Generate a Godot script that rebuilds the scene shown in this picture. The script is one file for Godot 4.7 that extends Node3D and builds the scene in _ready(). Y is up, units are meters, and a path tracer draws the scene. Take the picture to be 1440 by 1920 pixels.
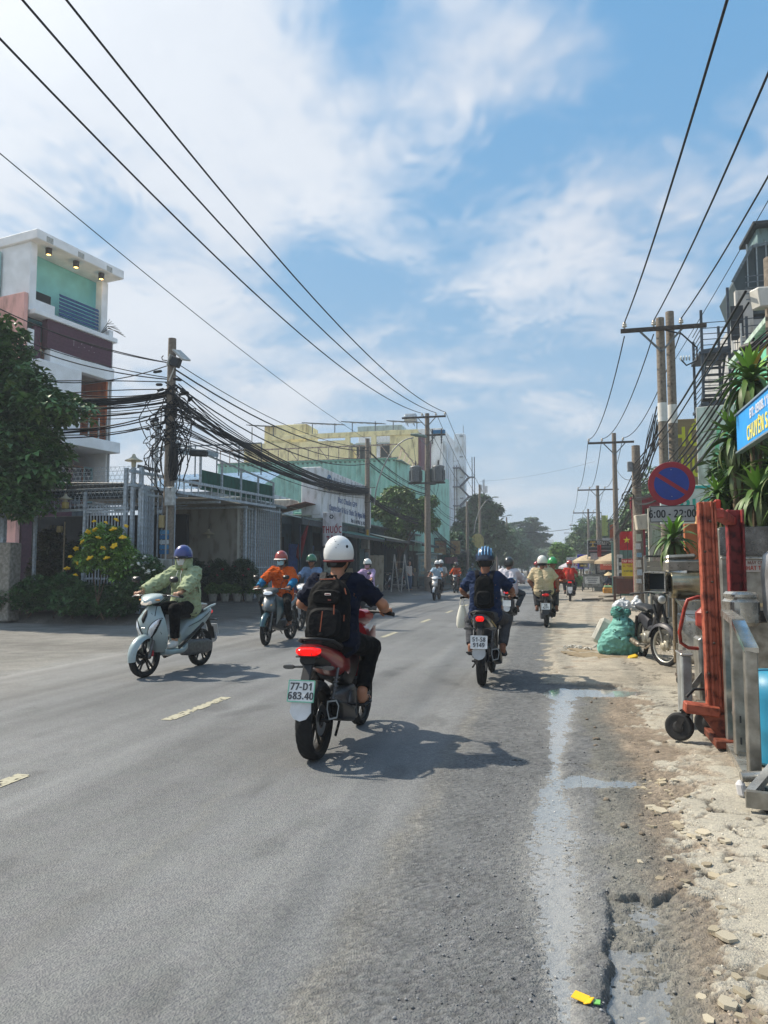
extends Node3D
# ---------------------------------------------------------------- geometry collector
class Geo:
	var v := PackedVector3Array()
	var n := PackedVector3Array()
	var uv := PackedVector2Array()
	var c := PackedColorArray()
	var idx := PackedInt32Array()
	var tint := Color(1, 1, 1)
	var xf := Transform3D()
	func tri(a: Vector3, b: Vector3, d: Vector3) -> void:
		var k := v.size()
		a = xf * a
		b = xf * b
		d = xf * d
		var nn := (d - a).cross(b - a).normalized()
		v.append(a); v.append(b); v.append(d)
		for i in 3:
			n.append(nn); c.append(tint); idx.append(k + i)
		uv.append(Vector2(0, 1)); uv.append(Vector2(0, 0)); uv.append(Vector2(1, 0))
	# corners clockwise as seen from the front, starting at the lower left
	func quad(a: Vector3, b: Vector3, d: Vector3, e: Vector3) -> void:
		var k := v.size()
		a = xf * a
		b = xf * b
		d = xf * d
		e = xf * e
		var nn := (d - a).cross(b - a).normalized()
		if nn == Vector3.ZERO:
			nn = (e - a).cross(d - a).normalized()
		for p in [a, b, d, e]:
			v.append(p); n.append(nn); c.append(tint)
		uv.append(Vector2(0, 1)); uv.append(Vector2(0, 0)); uv.append(Vector2(1, 0)); uv.append(Vector2(1, 1))
		for i in [0, 1, 2, 0, 2, 3]:
			idx.append(k + i)
	func box(ce: Vector3, s: Vector3, b := Basis(), bev := 0.0) -> void:
		var h := s * 0.5
		var old := xf
		xf = xf * Transform3D(b, ce)
		if bev <= 0.0:
			for ax in 3:
				for sg in [-1.0, 1.0]:
					var w := Vector3.ZERO
					w[ax] = sg
					var p := Vector3.ZERO
					p[(ax + 1) % 3] = 1.0
					var q := w.cross(p)
					var o := w * h
					quad(o + (-p - q) * h, o + (p - q) * h, o + (p + q) * h, o + (-p + q) * h)
		else:
			bev = minf(bev, minf(h.x, minf(h.y, h.z)) * 0.9)
			var g := h - Vector3(bev, bev, bev)
			for ax in 3:
				for sg in [-1.0, 1.0]:
					var w := Vector3.ZERO
					w[ax] = sg
					var p := Vector3.ZERO
					p[(ax + 1) % 3] = 1.0
					var q := w.cross(p)
					var o := w * h
					quad(o + (-p - q) * g, o + (p - q) * g, o + (p + q) * g, o + (-p + q) * g)
			for ax in 3:
				var p2 := (ax + 1) % 3
				var q2 := (ax + 2) % 3
				for s1 in [-1.0, 1.0]:
					for s2 in [-1.0, 1.0]:
						var a1 := Vector3.ZERO
						var a2 := Vector3.ZERO
						a1[p2] = s1 * h[p2]; a1[q2] = s2 * g[q2]
						a2[p2] = s1 * g[p2]; a2[q2] = s2 * h[q2]
						var e := Vector3.ZERO
						e[ax] = g[ax]
						if s1 * s2 > 0:
							quad(a1 - e, a2 - e, a2 + e, a1 + e)
						else:
							quad(a2 - e, a1 - e, a1 + e, a2 + e)
			for sx in [-1.0, 1.0]:
				for sy in [-1.0, 1.0]:
					for sz in [-1.0, 1.0]:
						var sv := Vector3(sx, sy, sz)
						var a := Vector3(h.x, g.y, g.z) * sv
						var bb := Vector3(g.x, h.y, g.z) * sv
						var cc := Vector3(g.x, g.y, h.z) * sv
						if sx * sy * sz > 0:
							tri(a, cc, bb)
						else:
							tri(a, bb, cc)
		xf = old
	# bar from a to b with a rectangular section (w across, h along "up")
	func bar(a: Vector3, b: Vector3, w: float, h: float, up := Vector3.UP, bev := 0.0) -> void:
		var d := b - a
		if d.length() < 1e-6:
			return
		var z := d.normalized()
		if absf(z.dot(up)) > 0.98:
			up = Vector3(0, 0, 1) if absf(z.z) < 0.9 else Vector3(1, 0, 0)
		var x := up.cross(z).normalized()
		var y := z.cross(x)
		box((a + b) * 0.5, Vector3(w, h, d.length()), Basis(x, y, z), bev)
	# rows of points, smooth normals
	func grid(rows: Array, cu := false, cv := false, flip := 0) -> void:
		var nu: int = rows.size()
		var nv: int = rows[0].size()
		var k := v.size()
		var nn := PackedVector3Array()
		nn.resize(nu * nv)
		var sgn := 1.0
		if flip == -1:
			sgn = -1.0
		var vote := 0.0
		for i in nu:
			var r: PackedVector3Array = rows[i]
			var ra: PackedVector3Array = rows[(i + 1) % nu if cu else mini(i + 1, nu - 1)]
			var rb: PackedVector3Array = rows[(i - 1 + nu) % nu if cu else maxi(i - 1, 0)]
			var ce := Vector3.ZERO
			if flip == 0:
				for p in r:
					ce += p
				ce /= nv
			for j in nv:
				var ja := (j + 1) % nv if cv else mini(j + 1, nv - 1)
				var jb := (j - 1 + nv) % nv if cv else maxi(j - 1, 0)
				var du := ra[j] - rb[j]
				var dv := r[ja] - r[jb]
				if dv.length_squared() < 1e-12:
					dv = ra[ja] - ra[jb] + rb[ja] - rb[jb]
				var m := du.cross(dv).normalized()
				nn[i * nv + j] = m
				if flip == 0:
					vote += m.dot((r[j] - ce).normalized())
		if flip == 0 and vote < 0.0:
			sgn = -1.0
		for i in nu:
			var r: PackedVector3Array = rows[i]
			for j in nv:
				v.append(xf * r[j])
				n.append((xf.basis * nn[i * nv + j] * sgn).normalized())
				uv.append(Vector2(float(j) / maxi(1, nv - 1), float(i) / maxi(1, nu - 1)))
				c.append(tint)
		for i in (nu if cu else nu - 1):
			var i2 := (i + 1) % nu
			for j in (nv if cv else nv - 1):
				var j2 := (j + 1) % nv
				var a := k + i * nv + j
				var b := k + i * nv + j2
				var d := k + i2 * nv + j2
				var e := k + i2 * nv + j
				if sgn > 0:
					idx.append(a); idx.append(b); idx.append(e)
					idx.append(b); idx.append(d); idx.append(e)
				else:
					idx.append(a); idx.append(e); idx.append(b)
					idx.append(b); idx.append(e); idx.append(d)
	func fan(ring: PackedVector3Array, toward: Vector3) -> void:
		var ce := Vector3.ZERO
		for p in ring:
			ce += p
		ce /= ring.size()
		var m := ring.size()
		var nn := (ring[0] - ce).cross(ring[m / 3] - ce)
		for i in m:
			var a := ring[i]
			var b := ring[(i + 1) % m]
			if nn.dot(toward) > 0:
				tri(ce, b, a)
			else:
				tri(ce, a, b)
	func tube(pts: Array, rad, sides := 8, caps := true) -> void:
		var rows := []
		var m: int = pts.size()
		var x := Vector3.ZERO
		for i in m:
			var t: Vector3 = (pts[mini(i + 1, m - 1)] - pts[maxi(i - 1, 0)]).normalized()
			if x == Vector3.ZERO:
				x = t.cross(Vector3.UP if absf(t.y) < 0.9 else Vector3.RIGHT).normalized()
			x = (x - t * x.dot(t)).normalized()
			var y := x.cross(t)
			var r: float = rad[i] if rad is Array or rad is PackedFloat32Array else rad
			var ring := PackedVector3Array()
			for j in sides:
				var a := TAU * j / sides
				ring.append(pts[i] + (x * cos(a) + y * sin(a)) * r)
			rows.append(ring)
		grid(rows, false, true, 1)
		if caps:
			fan(rows[0], pts[0] - pts[1])
			fan(rows[m - 1], pts[m - 1] - pts[m - 2])
	# profile of (radius, height), from the bottom upwards, turned about the y axis at "at"
	func lathe(prof: Array, sides := 20, at := Vector3.ZERO, b := Basis(), arc := TAU) -> void:
		var rows := []
		for q in prof:
			var ring := PackedVector3Array()
			for j in sides + (0 if arc >= TAU else 1):
				var a := arc * j / sides
				ring.append(at + b * Vector3(cos(a) * q.x, q.y, sin(a) * q.x))
			rows.append(ring)
		grid(rows, false, arc >= TAU, 1)
	func ball(ce: Vector3, r: Vector3, rings := 10, sides := 14, b := Basis()) -> void:
		var rows := []
		for i in rings + 1:
			var p := PI * i / rings
			var ring := PackedVector3Array()
			for j in sides:
				var a := TAU * j / sides
				ring.append(ce + b * (Vector3(sin(p) * cos(a), -cos(p), sin(p) * sin(a)) * r))
			rows.append(ring)
		grid(rows, false, true, 1)
	# sections [z, y, half width, half height, tilt, power, x] in order
	func loft(secs: Array, seg := 16, caps := true) -> void:
		var rows := []
		for s in secs:
			var ring := PackedVector3Array()
			var tl: float = s[4] if s.size() > 4 else 0.0
			var pw: float = s[5] if s.size() > 5 else 2.0
			var ox: float = s[6] if s.size() > 6 else 0.0
			for j in seg:
				var a := TAU * j / seg
				var ca := cos(a)
				var sa := sin(a)
				var x: float = signf(ca) * pow(absf(ca), 2.0 / pw) * s[2]
				var y: float = signf(sa) * pow(absf(sa), 2.0 / pw) * s[3]
				ring.append(Vector3(ox + x, s[1] + y * cos(tl), s[0] + y * sin(tl)))
			rows.append(ring)
		grid(rows, false, true, 0)
		if caps:
			var m := rows.size()
			var c0 := Vector3(0, secs[0][1], secs[0][0])
			var c1 := Vector3(0, secs[m - 1][1], secs[m - 1][0])
			var c0b := Vector3(0, secs[1][1], secs[1][0])
			var c1b := Vector3(0, secs[m - 2][1], secs[m - 2][0])
			fan(rows[0], c0 - c0b)
			fan(rows[m - 1], c1 - c1b)
	# flat outline (x, y) with thickness d along z, centred on z = 0
	func plate(poly: PackedVector2Array, d: float) -> void:
		var t := Geometry2D.triangulate_polygon(poly)
		var cw := Geometry2D.is_polygon_clockwise(poly)
		for i in range(0, t.size(), 3):
			var a := poly[t[i]]
			var b := poly[t[i + 1]]
			var e := poly[t[i + 2]]
			var q := (b - a).cross(e - a)
			if q > 0:
				var w := b
				b = e
				e = w
			tri(Vector3(a.x, a.y, d / 2), Vector3(b.x, b.y, d / 2), Vector3(e.x, e.y, d / 2))
			tri(Vector3(a.x, a.y, -d / 2), Vector3(e.x, e.y, -d / 2), Vector3(b.x, b.y, -d / 2))
		for i in poly.size():
			var a := poly[i]
			var b := poly[(i + 1) % poly.size()]
			if cw:
				var w := a
				a = b
				b = w
			quad(Vector3(a.x, a.y, d / 2), Vector3(b.x, b.y, d / 2), Vector3(b.x, b.y, -d / 2), Vector3(a.x, a.y, -d / 2))
	func add(o: Geo, t := Transform3D()) -> void:
		var k := v.size()
		v.append_array(t * o.v)
		for q in o.n:
			n.append((t.basis * q).normalized())
		uv.append_array(o.uv)
		c.append_array(o.c)
		for i in o.idx:
			idx.append(k + i)
	func mesh() -> ArrayMesh:
		var a := []
		a.resize(Mesh.ARRAY_MAX)
		a[Mesh.ARRAY_VERTEX] = v
		a[Mesh.ARRAY_NORMAL] = n
		a[Mesh.ARRAY_TEX_UV] = uv
		a[Mesh.ARRAY_COLOR] = c
		a[Mesh.ARRAY_INDEX] = idx
		var m := ArrayMesh.new()
		m.add_surface_from_arrays(Mesh.PRIMITIVE_TRIANGLES, a)
		return m
# ---------------------------------------------------------------- naming
var used := {}
var rng := RandomNumberGenerator.new()
func numbered(s: String) -> String:
	var k: int = used.get(s, 0)
	used[s] = k + 1
	return s if k == 0 else "%s_%03d" % [s, k]
func meta(o: Node, label: String, category := "", group := "") -> void:
	o.set_meta("label", label)
	if category:
		o.set_meta("category", category)
	if group:
		o.set_meta("group", group)
func thing(called: String, label: String, category: String, at := Vector3.ZERO, turn := 0.0, group := "") -> Node3D:
	var o := Node3D.new()
	o.name = numbered(called)
	add_child(o)
	o.position = at
	o.rotation.y = turn
	meta(o, label, category, group)
	return o
func part(called: String, g, m: Material, parent: Node, at = null, label := "") -> MeshInstance3D:
	var o := MeshInstance3D.new()
	var k := 0
	var nm := called
	while parent.has_node(nm):
		k += 1
		nm = "%s_%03d" % [called, k]
	o.name = nm
	o.mesh = g.mesh() if g is Geo else g
	o.material_override = m
	if at is Transform3D:
		o.transform = at
	elif at is Vector3:
		o.position = at
	parent.add_child(o, true)
	if label:
		o.set_meta("label", label)
	return o
func solo(called: String, g, m: Material, label: String, category: String, at = null, group := "") -> MeshInstance3D:
	var o := part(numbered(called), g, m, self, at)
	meta(o, label, category, group)
	return o
func setting(called: String, g, m: Material) -> MeshInstance3D:
	var o := part(numbered(called), g, m, self)
	o.set_meta("kind", "structure")
	return o
func copy_of(o: Node3D, label: String, at: Vector3, turn := 0.0) -> Node3D:
	var r: Node3D = o.duplicate()
	var b := String(o.name)
	var re := RegEx.create_from_string("_\\d{3}$")
	r.name = numbered(re.sub(b, ""))
	add_child(r)
	r.position = at
	r.rotation.y = turn
	r.set_meta("label", label)
	return r
# ---------------------------------------------------------------- materials
var mats := {}
var tex := {}
func noise_tex(key: String, kind: int, freq: float, lo: Color, hi: Color, oct := 4, size := 512, normal := false, bump := 4.0, mid = null) -> NoiseTexture2D:
	if tex.has(key):
		return tex[key]
	var f := FastNoiseLite.new()
	f.seed = key.hash() % 10000
	f.noise_type = kind
	f.frequency = freq
	f.fractal_octaves = oct
	if kind == FastNoiseLite.TYPE_CELLULAR:
		f.cellular_return_type = FastNoiseLite.RETURN_CELL_VALUE if not normal else FastNoiseLite.RETURN_DISTANCE
		f.fractal_type = FastNoiseLite.FRACTAL_NONE
	var t := NoiseTexture2D.new()
	t.width = size
	t.height = size
	t.seamless = true
	t.seamless_blend_skirt = 0.12
	t.noise = f
	if normal:
		t.as_normal_map = true
		t.bump_strength = bump
	else:
		var g := Gradient.new()
		g.set_color(0, lo)
		g.set_color(1, hi)
		if mid != null:
			g.add_point(0.5, mid)
		t.color_ramp = g
	tex[key] = t
	return t
# look: "" plain, "grime", "fine", "streak"
func mat(hex, rough := 0.6, metal := 0.0, look := "grime", scale := 1.0) -> StandardMaterial3D:
	var col: Color = hex if hex is Color else Color(hex)
	var key := "%s|%.2f|%.2f|%s|%.2f" % [col.to_html(), rough, metal, look, scale]
	if mats.has(key):
		return mats[key]
	var m := StandardMaterial3D.new()
	m.albedo_color = col
	m.roughness = rough
	m.metallic = metal
	m.resource_name = "surface"
	if look != "":
		m.uv1_triplanar = true
		m.uv1_scale = Vector3.ONE * scale
		match look:
			"grime":
				m.albedo_texture = noise_tex("grime", FastNoiseLite.TYPE_SIMPLEX_SMOOTH, 0.011, Color(0.72, 0.71, 0.69), Color(1, 1, 1), 6)
			"soft":
				m.albedo_texture = noise_tex("soft", FastNoiseLite.TYPE_SIMPLEX_SMOOTH, 0.006, Color(0.88, 0.88, 0.87), Color(1, 1, 1), 5)
			"stain":
				m.albedo_texture = noise_tex("stain", FastNoiseLite.TYPE_SIMPLEX_SMOOTH, 0.008, Color(0.66, 0.64, 0.61), Color(1, 1, 1), 7, 512, false, 1.0, Color(0.94, 0.94, 0.93))
				m.uv1_scale = Vector3(scale, scale * 0.35, scale)
			"rust":
				m.albedo_texture = noise_tex("rust", FastNoiseLite.TYPE_SIMPLEX_SMOOTH, 0.012, Color(0.35, 0.22, 0.16), Color(1, 1, 1), 7, 512, false, 1.0, Color(0.92, 0.88, 0.84))
			"concrete":
				m.albedo_texture = noise_tex("concrete", FastNoiseLite.TYPE_SIMPLEX_SMOOTH, 0.02, Color(0.66, 0.65, 0.63), Color(1, 1, 1), 7)
				m.normal_enabled = true
				m.normal_texture = noise_tex("concrete_n", FastNoiseLite.TYPE_SIMPLEX_SMOOTH, 0.03, Color.BLACK, Color.WHITE, 6, 512, true, 3.0)
				m.normal_scale = 0.7
			"cloth":
				m.albedo_texture = noise_tex("cloth", FastNoiseLite.TYPE_SIMPLEX_SMOOTH, 0.02, Color(0.84, 0.84, 0.84), Color(1, 1, 1), 5)
				m.normal_enabled = true
				m.normal_texture = noise_tex("cloth_n", FastNoiseLite.TYPE_SIMPLEX_SMOOTH, 0.012, Color.BLACK, Color.WHITE, 4, 512, true, 8.0)
				m.normal_scale = 1.3
				m.rim_enabled = true
				m.rim = 0.08
				m.metallic_specular = 0.25
			"steel":
				m.albedo_texture = noise_tex("steel", FastNoiseLite.TYPE_SIMPLEX_SMOOTH, 0.008, Color(0.62, 0.61, 0.59), Color(1, 1, 1), 6)
				m.roughness_texture = noise_tex("steel_r", FastNoiseLite.TYPE_SIMPLEX_SMOOTH, 0.02, Color(0.6, 0.6, 0.6), Color(1, 1, 1), 5)
	mats[key] = m
	return m
func coat(hex, rough := 0.35) -> StandardMaterial3D:
	var key := "coat" + str(hex) + str(rough)
	if mats.has(key):
		return mats[key]
	var m := StandardMaterial3D.new()
	m.albedo_color = Color(hex)
	m.roughness = rough
	m.clearcoat_enabled = true
	m.clearcoat = 0.8
	m.clearcoat_roughness = 0.12
	m.uv1_triplanar = true
	m.uv1_scale = Vector3.ONE * 1.7
	m.albedo_texture = noise_tex("soft", FastNoiseLite.TYPE_SIMPLEX_SMOOTH, 0.006, Color(0.88, 0.88, 0.87), Color(1, 1, 1), 5)
	mats[key] = m
	return m
func pane_glass() -> StandardMaterial3D:
	if not mats.has("pane"):
		var m := StandardMaterial3D.new()
		m.transparency = BaseMaterial3D.TRANSPARENCY_ALPHA
		m.albedo_color = Color(0.8, 0.9, 0.9, 0.18)
		m.roughness = 0.04
		mats["pane"] = m
	return mats["pane"]
func leafmat(hex: String, back := 0.35) -> StandardMaterial3D:
	var key := "leaf" + hex + str(back)
	if not mats.has(key):
		var m := StandardMaterial3D.new()
		m.albedo_color = Color(hex)
		m.roughness = 0.5
		m.vertex_color_use_as_albedo = true
		m.cull_mode = BaseMaterial3D.CULL_DISABLED
		m.backlight_enabled = true
		m.backlight = Color(0.55, 0.9, 0.2) * back
		mats[key] = m
	return mats[key]
const PLAIN := {"À": "A`", "Á": "A'", "Â": "A^", "Ả": "A?", "Ạ": "A.", "Ấ": "A^'", "È": "E`", "Ê": "E^", "Ễ": "E^~", "Ì": "I`", "Í": "I'", "Ò": "O`", "Ó": "O'", "Õ": "O~", "Ô": "O^", "Ố": "O^'", "Ồ": "O^`", "Ơ": "O+", "Ư": "U+", "Ũ": "U~", "Ừ": "U+`", "Ử": "U+?", "Ữ": "U+~", "Ướ": "U+", "ạ": "a.", "ẩ": "a^?", "ê": "e^", "á": "a'", "ỉ": "i?", "à": "a`", "ẻ": "e?", "ố": "o^'", "ậ": "a^.", "Ớ": "O+'", "ư": "u+", "ú": "u'", "ấ": "a^'", "ó": "o'"}
# lettering; the accents are built on top of the plain letters
func words(called: String, text: String, size: float, m: Material, parent: Node, t: Transform3D, bold := true, stretch := 1.0, serif := false) -> MeshInstance3D:
	var tm := TextMesh.new()
	var f := SystemFont.new()
	f.font_names = PackedStringArray(["Droid Serif" if serif else "Droid Sans"])
	f.font_weight = 700 if bold else 400
	var plain := ""
	var marks := []
	for ch in text:
		var e: String = PLAIN.get(ch, ch)
		if PLAIN.has(ch):
			marks.append([plain, e])
			e = e[0]
		plain += e
	tm.font = f
	tm.font_size = 32
	tm.pixel_size = size / 32.0
	tm.depth = 0.006
	tm.curve_step = 3.0
	tm.text = plain
	var sc := Basis.from_scale(Vector3(stretch, 1, 1))
	var o := part(called, tm, m, parent, t * Transform3D(sc, Vector3.ZERO))
	var px := size / 32.0
	var whole := f.get_string_size(plain, HORIZONTAL_ALIGNMENT_LEFT, -1, 32).x
	var base := (f.get_descent(32) - f.get_ascent(32)) * 0.5 * px
	for q in marks:
		var pre: String = q[0]
		var e: String = q[1]
		var x0 := f.get_string_size(pre, HORIZONTAL_ALIGNMENT_LEFT, -1, 32).x
		var x1 := f.get_string_size(pre + e[0], HORIZONTAL_ALIGNMENT_LEFT, -1, 32).x
		var x := ((x0 + x1) * 0.5 - whole * 0.5) * px
		var half := (x1 - x0) * 0.5 * px
		var y := base + (0.79 if e[0] == e[0].to_upper() else 0.62) * size
		for k in e.substr(1):
			var g := Geo.new()
			var w := 0.07 * size
			match k:
				"^":
					g.bar(Vector3(x - w * 1.9, y - w * 0.7, 0), Vector3(x, y + w * 0.7, 0), w * 0.9, 0.006, Vector3(0, 0, 1))
					g.bar(Vector3(x, y + w * 0.7, 0), Vector3(x + w * 1.9, y - w * 0.7, 0), w * 0.9, 0.006, Vector3(0, 0, 1))
				"'":
					g.bar(Vector3(x - w * 0.5, y + w * 0.3, 0), Vector3(x + w * 1.4, y + w * 2.2, 0), w, 0.006, Vector3(0, 0, 1))
				"`":
					g.bar(Vector3(x + w * 0.5, y + w * 0.3, 0), Vector3(x - w * 1.4, y + w * 2.2, 0), w, 0.006, Vector3(0, 0, 1))
				"~", "?":
					g.bar(Vector3(x - w * 1.8, y + w, 0), Vector3(x + w * 1.8, y + w * 1.5, 0), w * 0.9, 0.006, Vector3(0, 0, 1))
				".":
					g.box(Vector3(x, base - w * 1.8, 0), Vector3(w * 1.3, w * 1.3, 0.006))
				"+":
					g.bar(Vector3(x + half * 0.75, y - w * 1.6, 0), Vector3(x + half * 1.15, y, 0), w, 0.006, Vector3(0, 0, 1))
			part("accent", g, m, o)
			if k == "^" and e.length() > 2:
				x += w * 1.6
				y += w * 0.5
	return o
func yrot(a: float) -> Basis:
	return Basis(Vector3.UP, a)
func sag(a: Vector3, b: Vector3, s: float, m := 14) -> Array:
	var out := []
	for i in m + 1:
		var t := float(i) / m
		out.append(a.lerp(b, t) - Vector3(0, s * 4.0 * t * (1.0 - t), 0))
	return out
func V(x: float, y: float, z: float) -> Vector3:
	return Vector3(x, y, z)
const TURN_X := Basis(Vector3(0, -1, 0), Vector3(1, 0, 0), Vector3(0, 0, 1))   # turns a lathe's axis to x
func W(x: float, y: float) -> Vector2:
	return Vector2(x, y)
# ---------------------------------------------------------------- camera, sky, sun
func sky_image() -> Image:
	var w := 2048
	var h := 1024
	var im := Image.create_empty(w, h, false, Image.FORMAT_RGBF)
	var f := FastNoiseLite.new()
	f.seed = 11
	f.noise_type = FastNoiseLite.TYPE_SIMPLEX_SMOOTH
	f.frequency = 1.15
	f.fractal_octaves = 6
	f.fractal_gain = 0.52
	f.domain_warp_enabled = true
	f.domain_warp_type = FastNoiseLite.DOMAIN_WARP_SIMPLEX
	f.domain_warp_amplitude = 0.55
	f.domain_warp_frequency = 0.5
	f.domain_warp_fractal_octaves = 3
	var f2 := FastNoiseLite.new()
	f2.seed = 5
	f2.frequency = 3.1
	f2.fractal_octaves = 5
	f2.fractal_gain = 0.6
	# banks of thicker and thinner cloud: azimuth from the road's end (degrees, + to the right), elevation, widths, strength
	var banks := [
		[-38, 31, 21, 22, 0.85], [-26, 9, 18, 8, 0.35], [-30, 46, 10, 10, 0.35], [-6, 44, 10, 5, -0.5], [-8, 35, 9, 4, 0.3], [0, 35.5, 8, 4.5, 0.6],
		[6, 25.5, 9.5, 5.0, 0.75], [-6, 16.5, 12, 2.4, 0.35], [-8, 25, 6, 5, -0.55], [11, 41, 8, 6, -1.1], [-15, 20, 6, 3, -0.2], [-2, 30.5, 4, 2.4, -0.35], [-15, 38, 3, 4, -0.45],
		[-80, 40, 30, 30, 0.35], [60, 35, 35, 25, 0.2], [120, 30, 40, 25, 0.35], [180, 40, 50, 30, 0.5], [-130, 30, 40, 25, 0.45], [13, 33, 5, 4, -0.4]]  # all but the last lie out of view, added to lift ambient light
	for y in h:
		var el := 90.0 - (y + 0.5) / h * 180.0
		if el < -1.0:
			break
		var e := deg_to_rad(el)
		for x in w:
			var az := wrapf((x + 0.5) / w * 360.0, -180.0, 180.0)
			var a := deg_to_rad(az)
			var dy := sin(e)
			var k := 1.0 / (maxf(dy, 0.0) + 0.22)
			var px := sin(a) * cos(e) * k
			var pz := cos(a) * cos(e) * k
			var q := f.get_noise_3d(px, pz, 0.0)
			var q2 := f2.get_noise_3d(px, pz * 1.6, 3.0)
			var bias := 0.0
			for b in banks:
				var da: float = wrapf(az - b[0], -180.0, 180.0) / b[2]
				var de: float = (el - b[1]) / b[3]
				var g: float = da * da + de * de
				if g < 6.0:
					bias += b[4] * exp(-g)
			var cover := smoothstep(-0.28, 0.95, bias + q * 1.35 + q2 * 0.55)
			var t := clampf(1.0 - dy, 0.0, 1.0)
			var sky := Vector3(0.080, 0.265, 0.520).lerp(Vector3(0.235, 0.41, 0.585), pow(t, 1.5)).lerp(Vector3(0.45, 0.53, 0.605), pow(t, 5.0))
			# wide glow towards the unseen sun on the left, strengthened to lift ambient light
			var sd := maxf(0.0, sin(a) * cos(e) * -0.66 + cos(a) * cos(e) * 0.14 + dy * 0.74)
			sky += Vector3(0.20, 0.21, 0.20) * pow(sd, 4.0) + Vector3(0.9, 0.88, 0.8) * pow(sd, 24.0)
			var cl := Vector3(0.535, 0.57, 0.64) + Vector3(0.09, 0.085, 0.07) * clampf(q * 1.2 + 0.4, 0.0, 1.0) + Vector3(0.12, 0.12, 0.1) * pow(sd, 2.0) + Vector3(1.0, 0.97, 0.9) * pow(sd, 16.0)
			cl = cl.lerp(Vector3(0.50, 0.555, 0.615), pow(t, 6.0) * 0.9)
			var r := sky.lerp(cl, cover * 0.9)
			im.set_pixel(x, y, Color(r.x, r.y, r.z))
	im.fill_rect(Rect2i(0, h / 2, w, h / 2), Color(0.2, 0.2, 0.19))
	return im
func stage() -> void:
	var cam := Camera3D.new()
	cam.name = "camera"
	add_child(cam)
	cam.position = Vector3(0, 1.4, 0)
	cam.rotation_order = EULER_ORDER_YXZ
	cam.rotation_degrees = Vector3(4.33, 13.6, 0)
	cam.fov = 69.38
	cam.near = 0.05
	cam.far = 3000.0
	cam.current = true
	var sky_mat := PanoramaSkyMaterial.new()
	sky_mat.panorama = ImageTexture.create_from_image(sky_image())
	var sky := Sky.new()
	sky.sky_material = sky_mat
	var env := Environment.new()
	env.background_mode = Environment.BG_SKY
	env.sky = sky
	env.tonemap_mode = Environment.TONE_MAPPER_LINEAR
	env.tonemap_exposure = 1.3
	env.sdfgi_enabled = true
	env.ssao_enabled = true
	env.ssil_enabled = true
	env.fog_enabled = true
	env.fog_density = 0.0017
	env.fog_light_color = Color(0.90, 0.94, 0.98)
	var we := WorldEnvironment.new()
	we.name = "world_environment"
	we.environment = env
	add_child(we)
	var sun := DirectionalLight3D.new()
	sun.name = "sun"
	add_child(sun)
	# the sun stands to the left of the road, about fifty degrees high
	sun.look_at_from_position(Vector3(-0.66, 0.74, -0.14), Vector3.ZERO)
	sun.light_energy = 1.6
	sun.light_color = Color(1.0, 0.955, 0.88)
	sun.light_angular_distance = 0.9
	sun.shadow_enabled = true
# ---------------------------------------------------------------- ground
var gn := {}
func fnl(key: String, freq: float, oct := 4, kind := FastNoiseLite.TYPE_SIMPLEX_SMOOTH) -> FastNoiseLite:
	if not gn.has(key):
		var f := FastNoiseLite.new()
		f.seed = key.hash() % 9999
		f.noise_type = kind
		f.frequency = freq
		f.fractal_octaves = oct
		gn[key] = f
	return gn[key]
func ledge_x(z: float) -> float:
	return 0.14 + 0.03 * sin(z * 3.1) + fnl("ledge", 3.0).get_noise_1d(z) * 0.05 + 0.02 * (z + 2.5)
func ledge_z(x: float) -> float:
	return -3.44 - 0.12 * smoothstep(0.3, 0.5, x) + fnl("ledge2", 7.0).get_noise_1d(x) * 0.09
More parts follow.
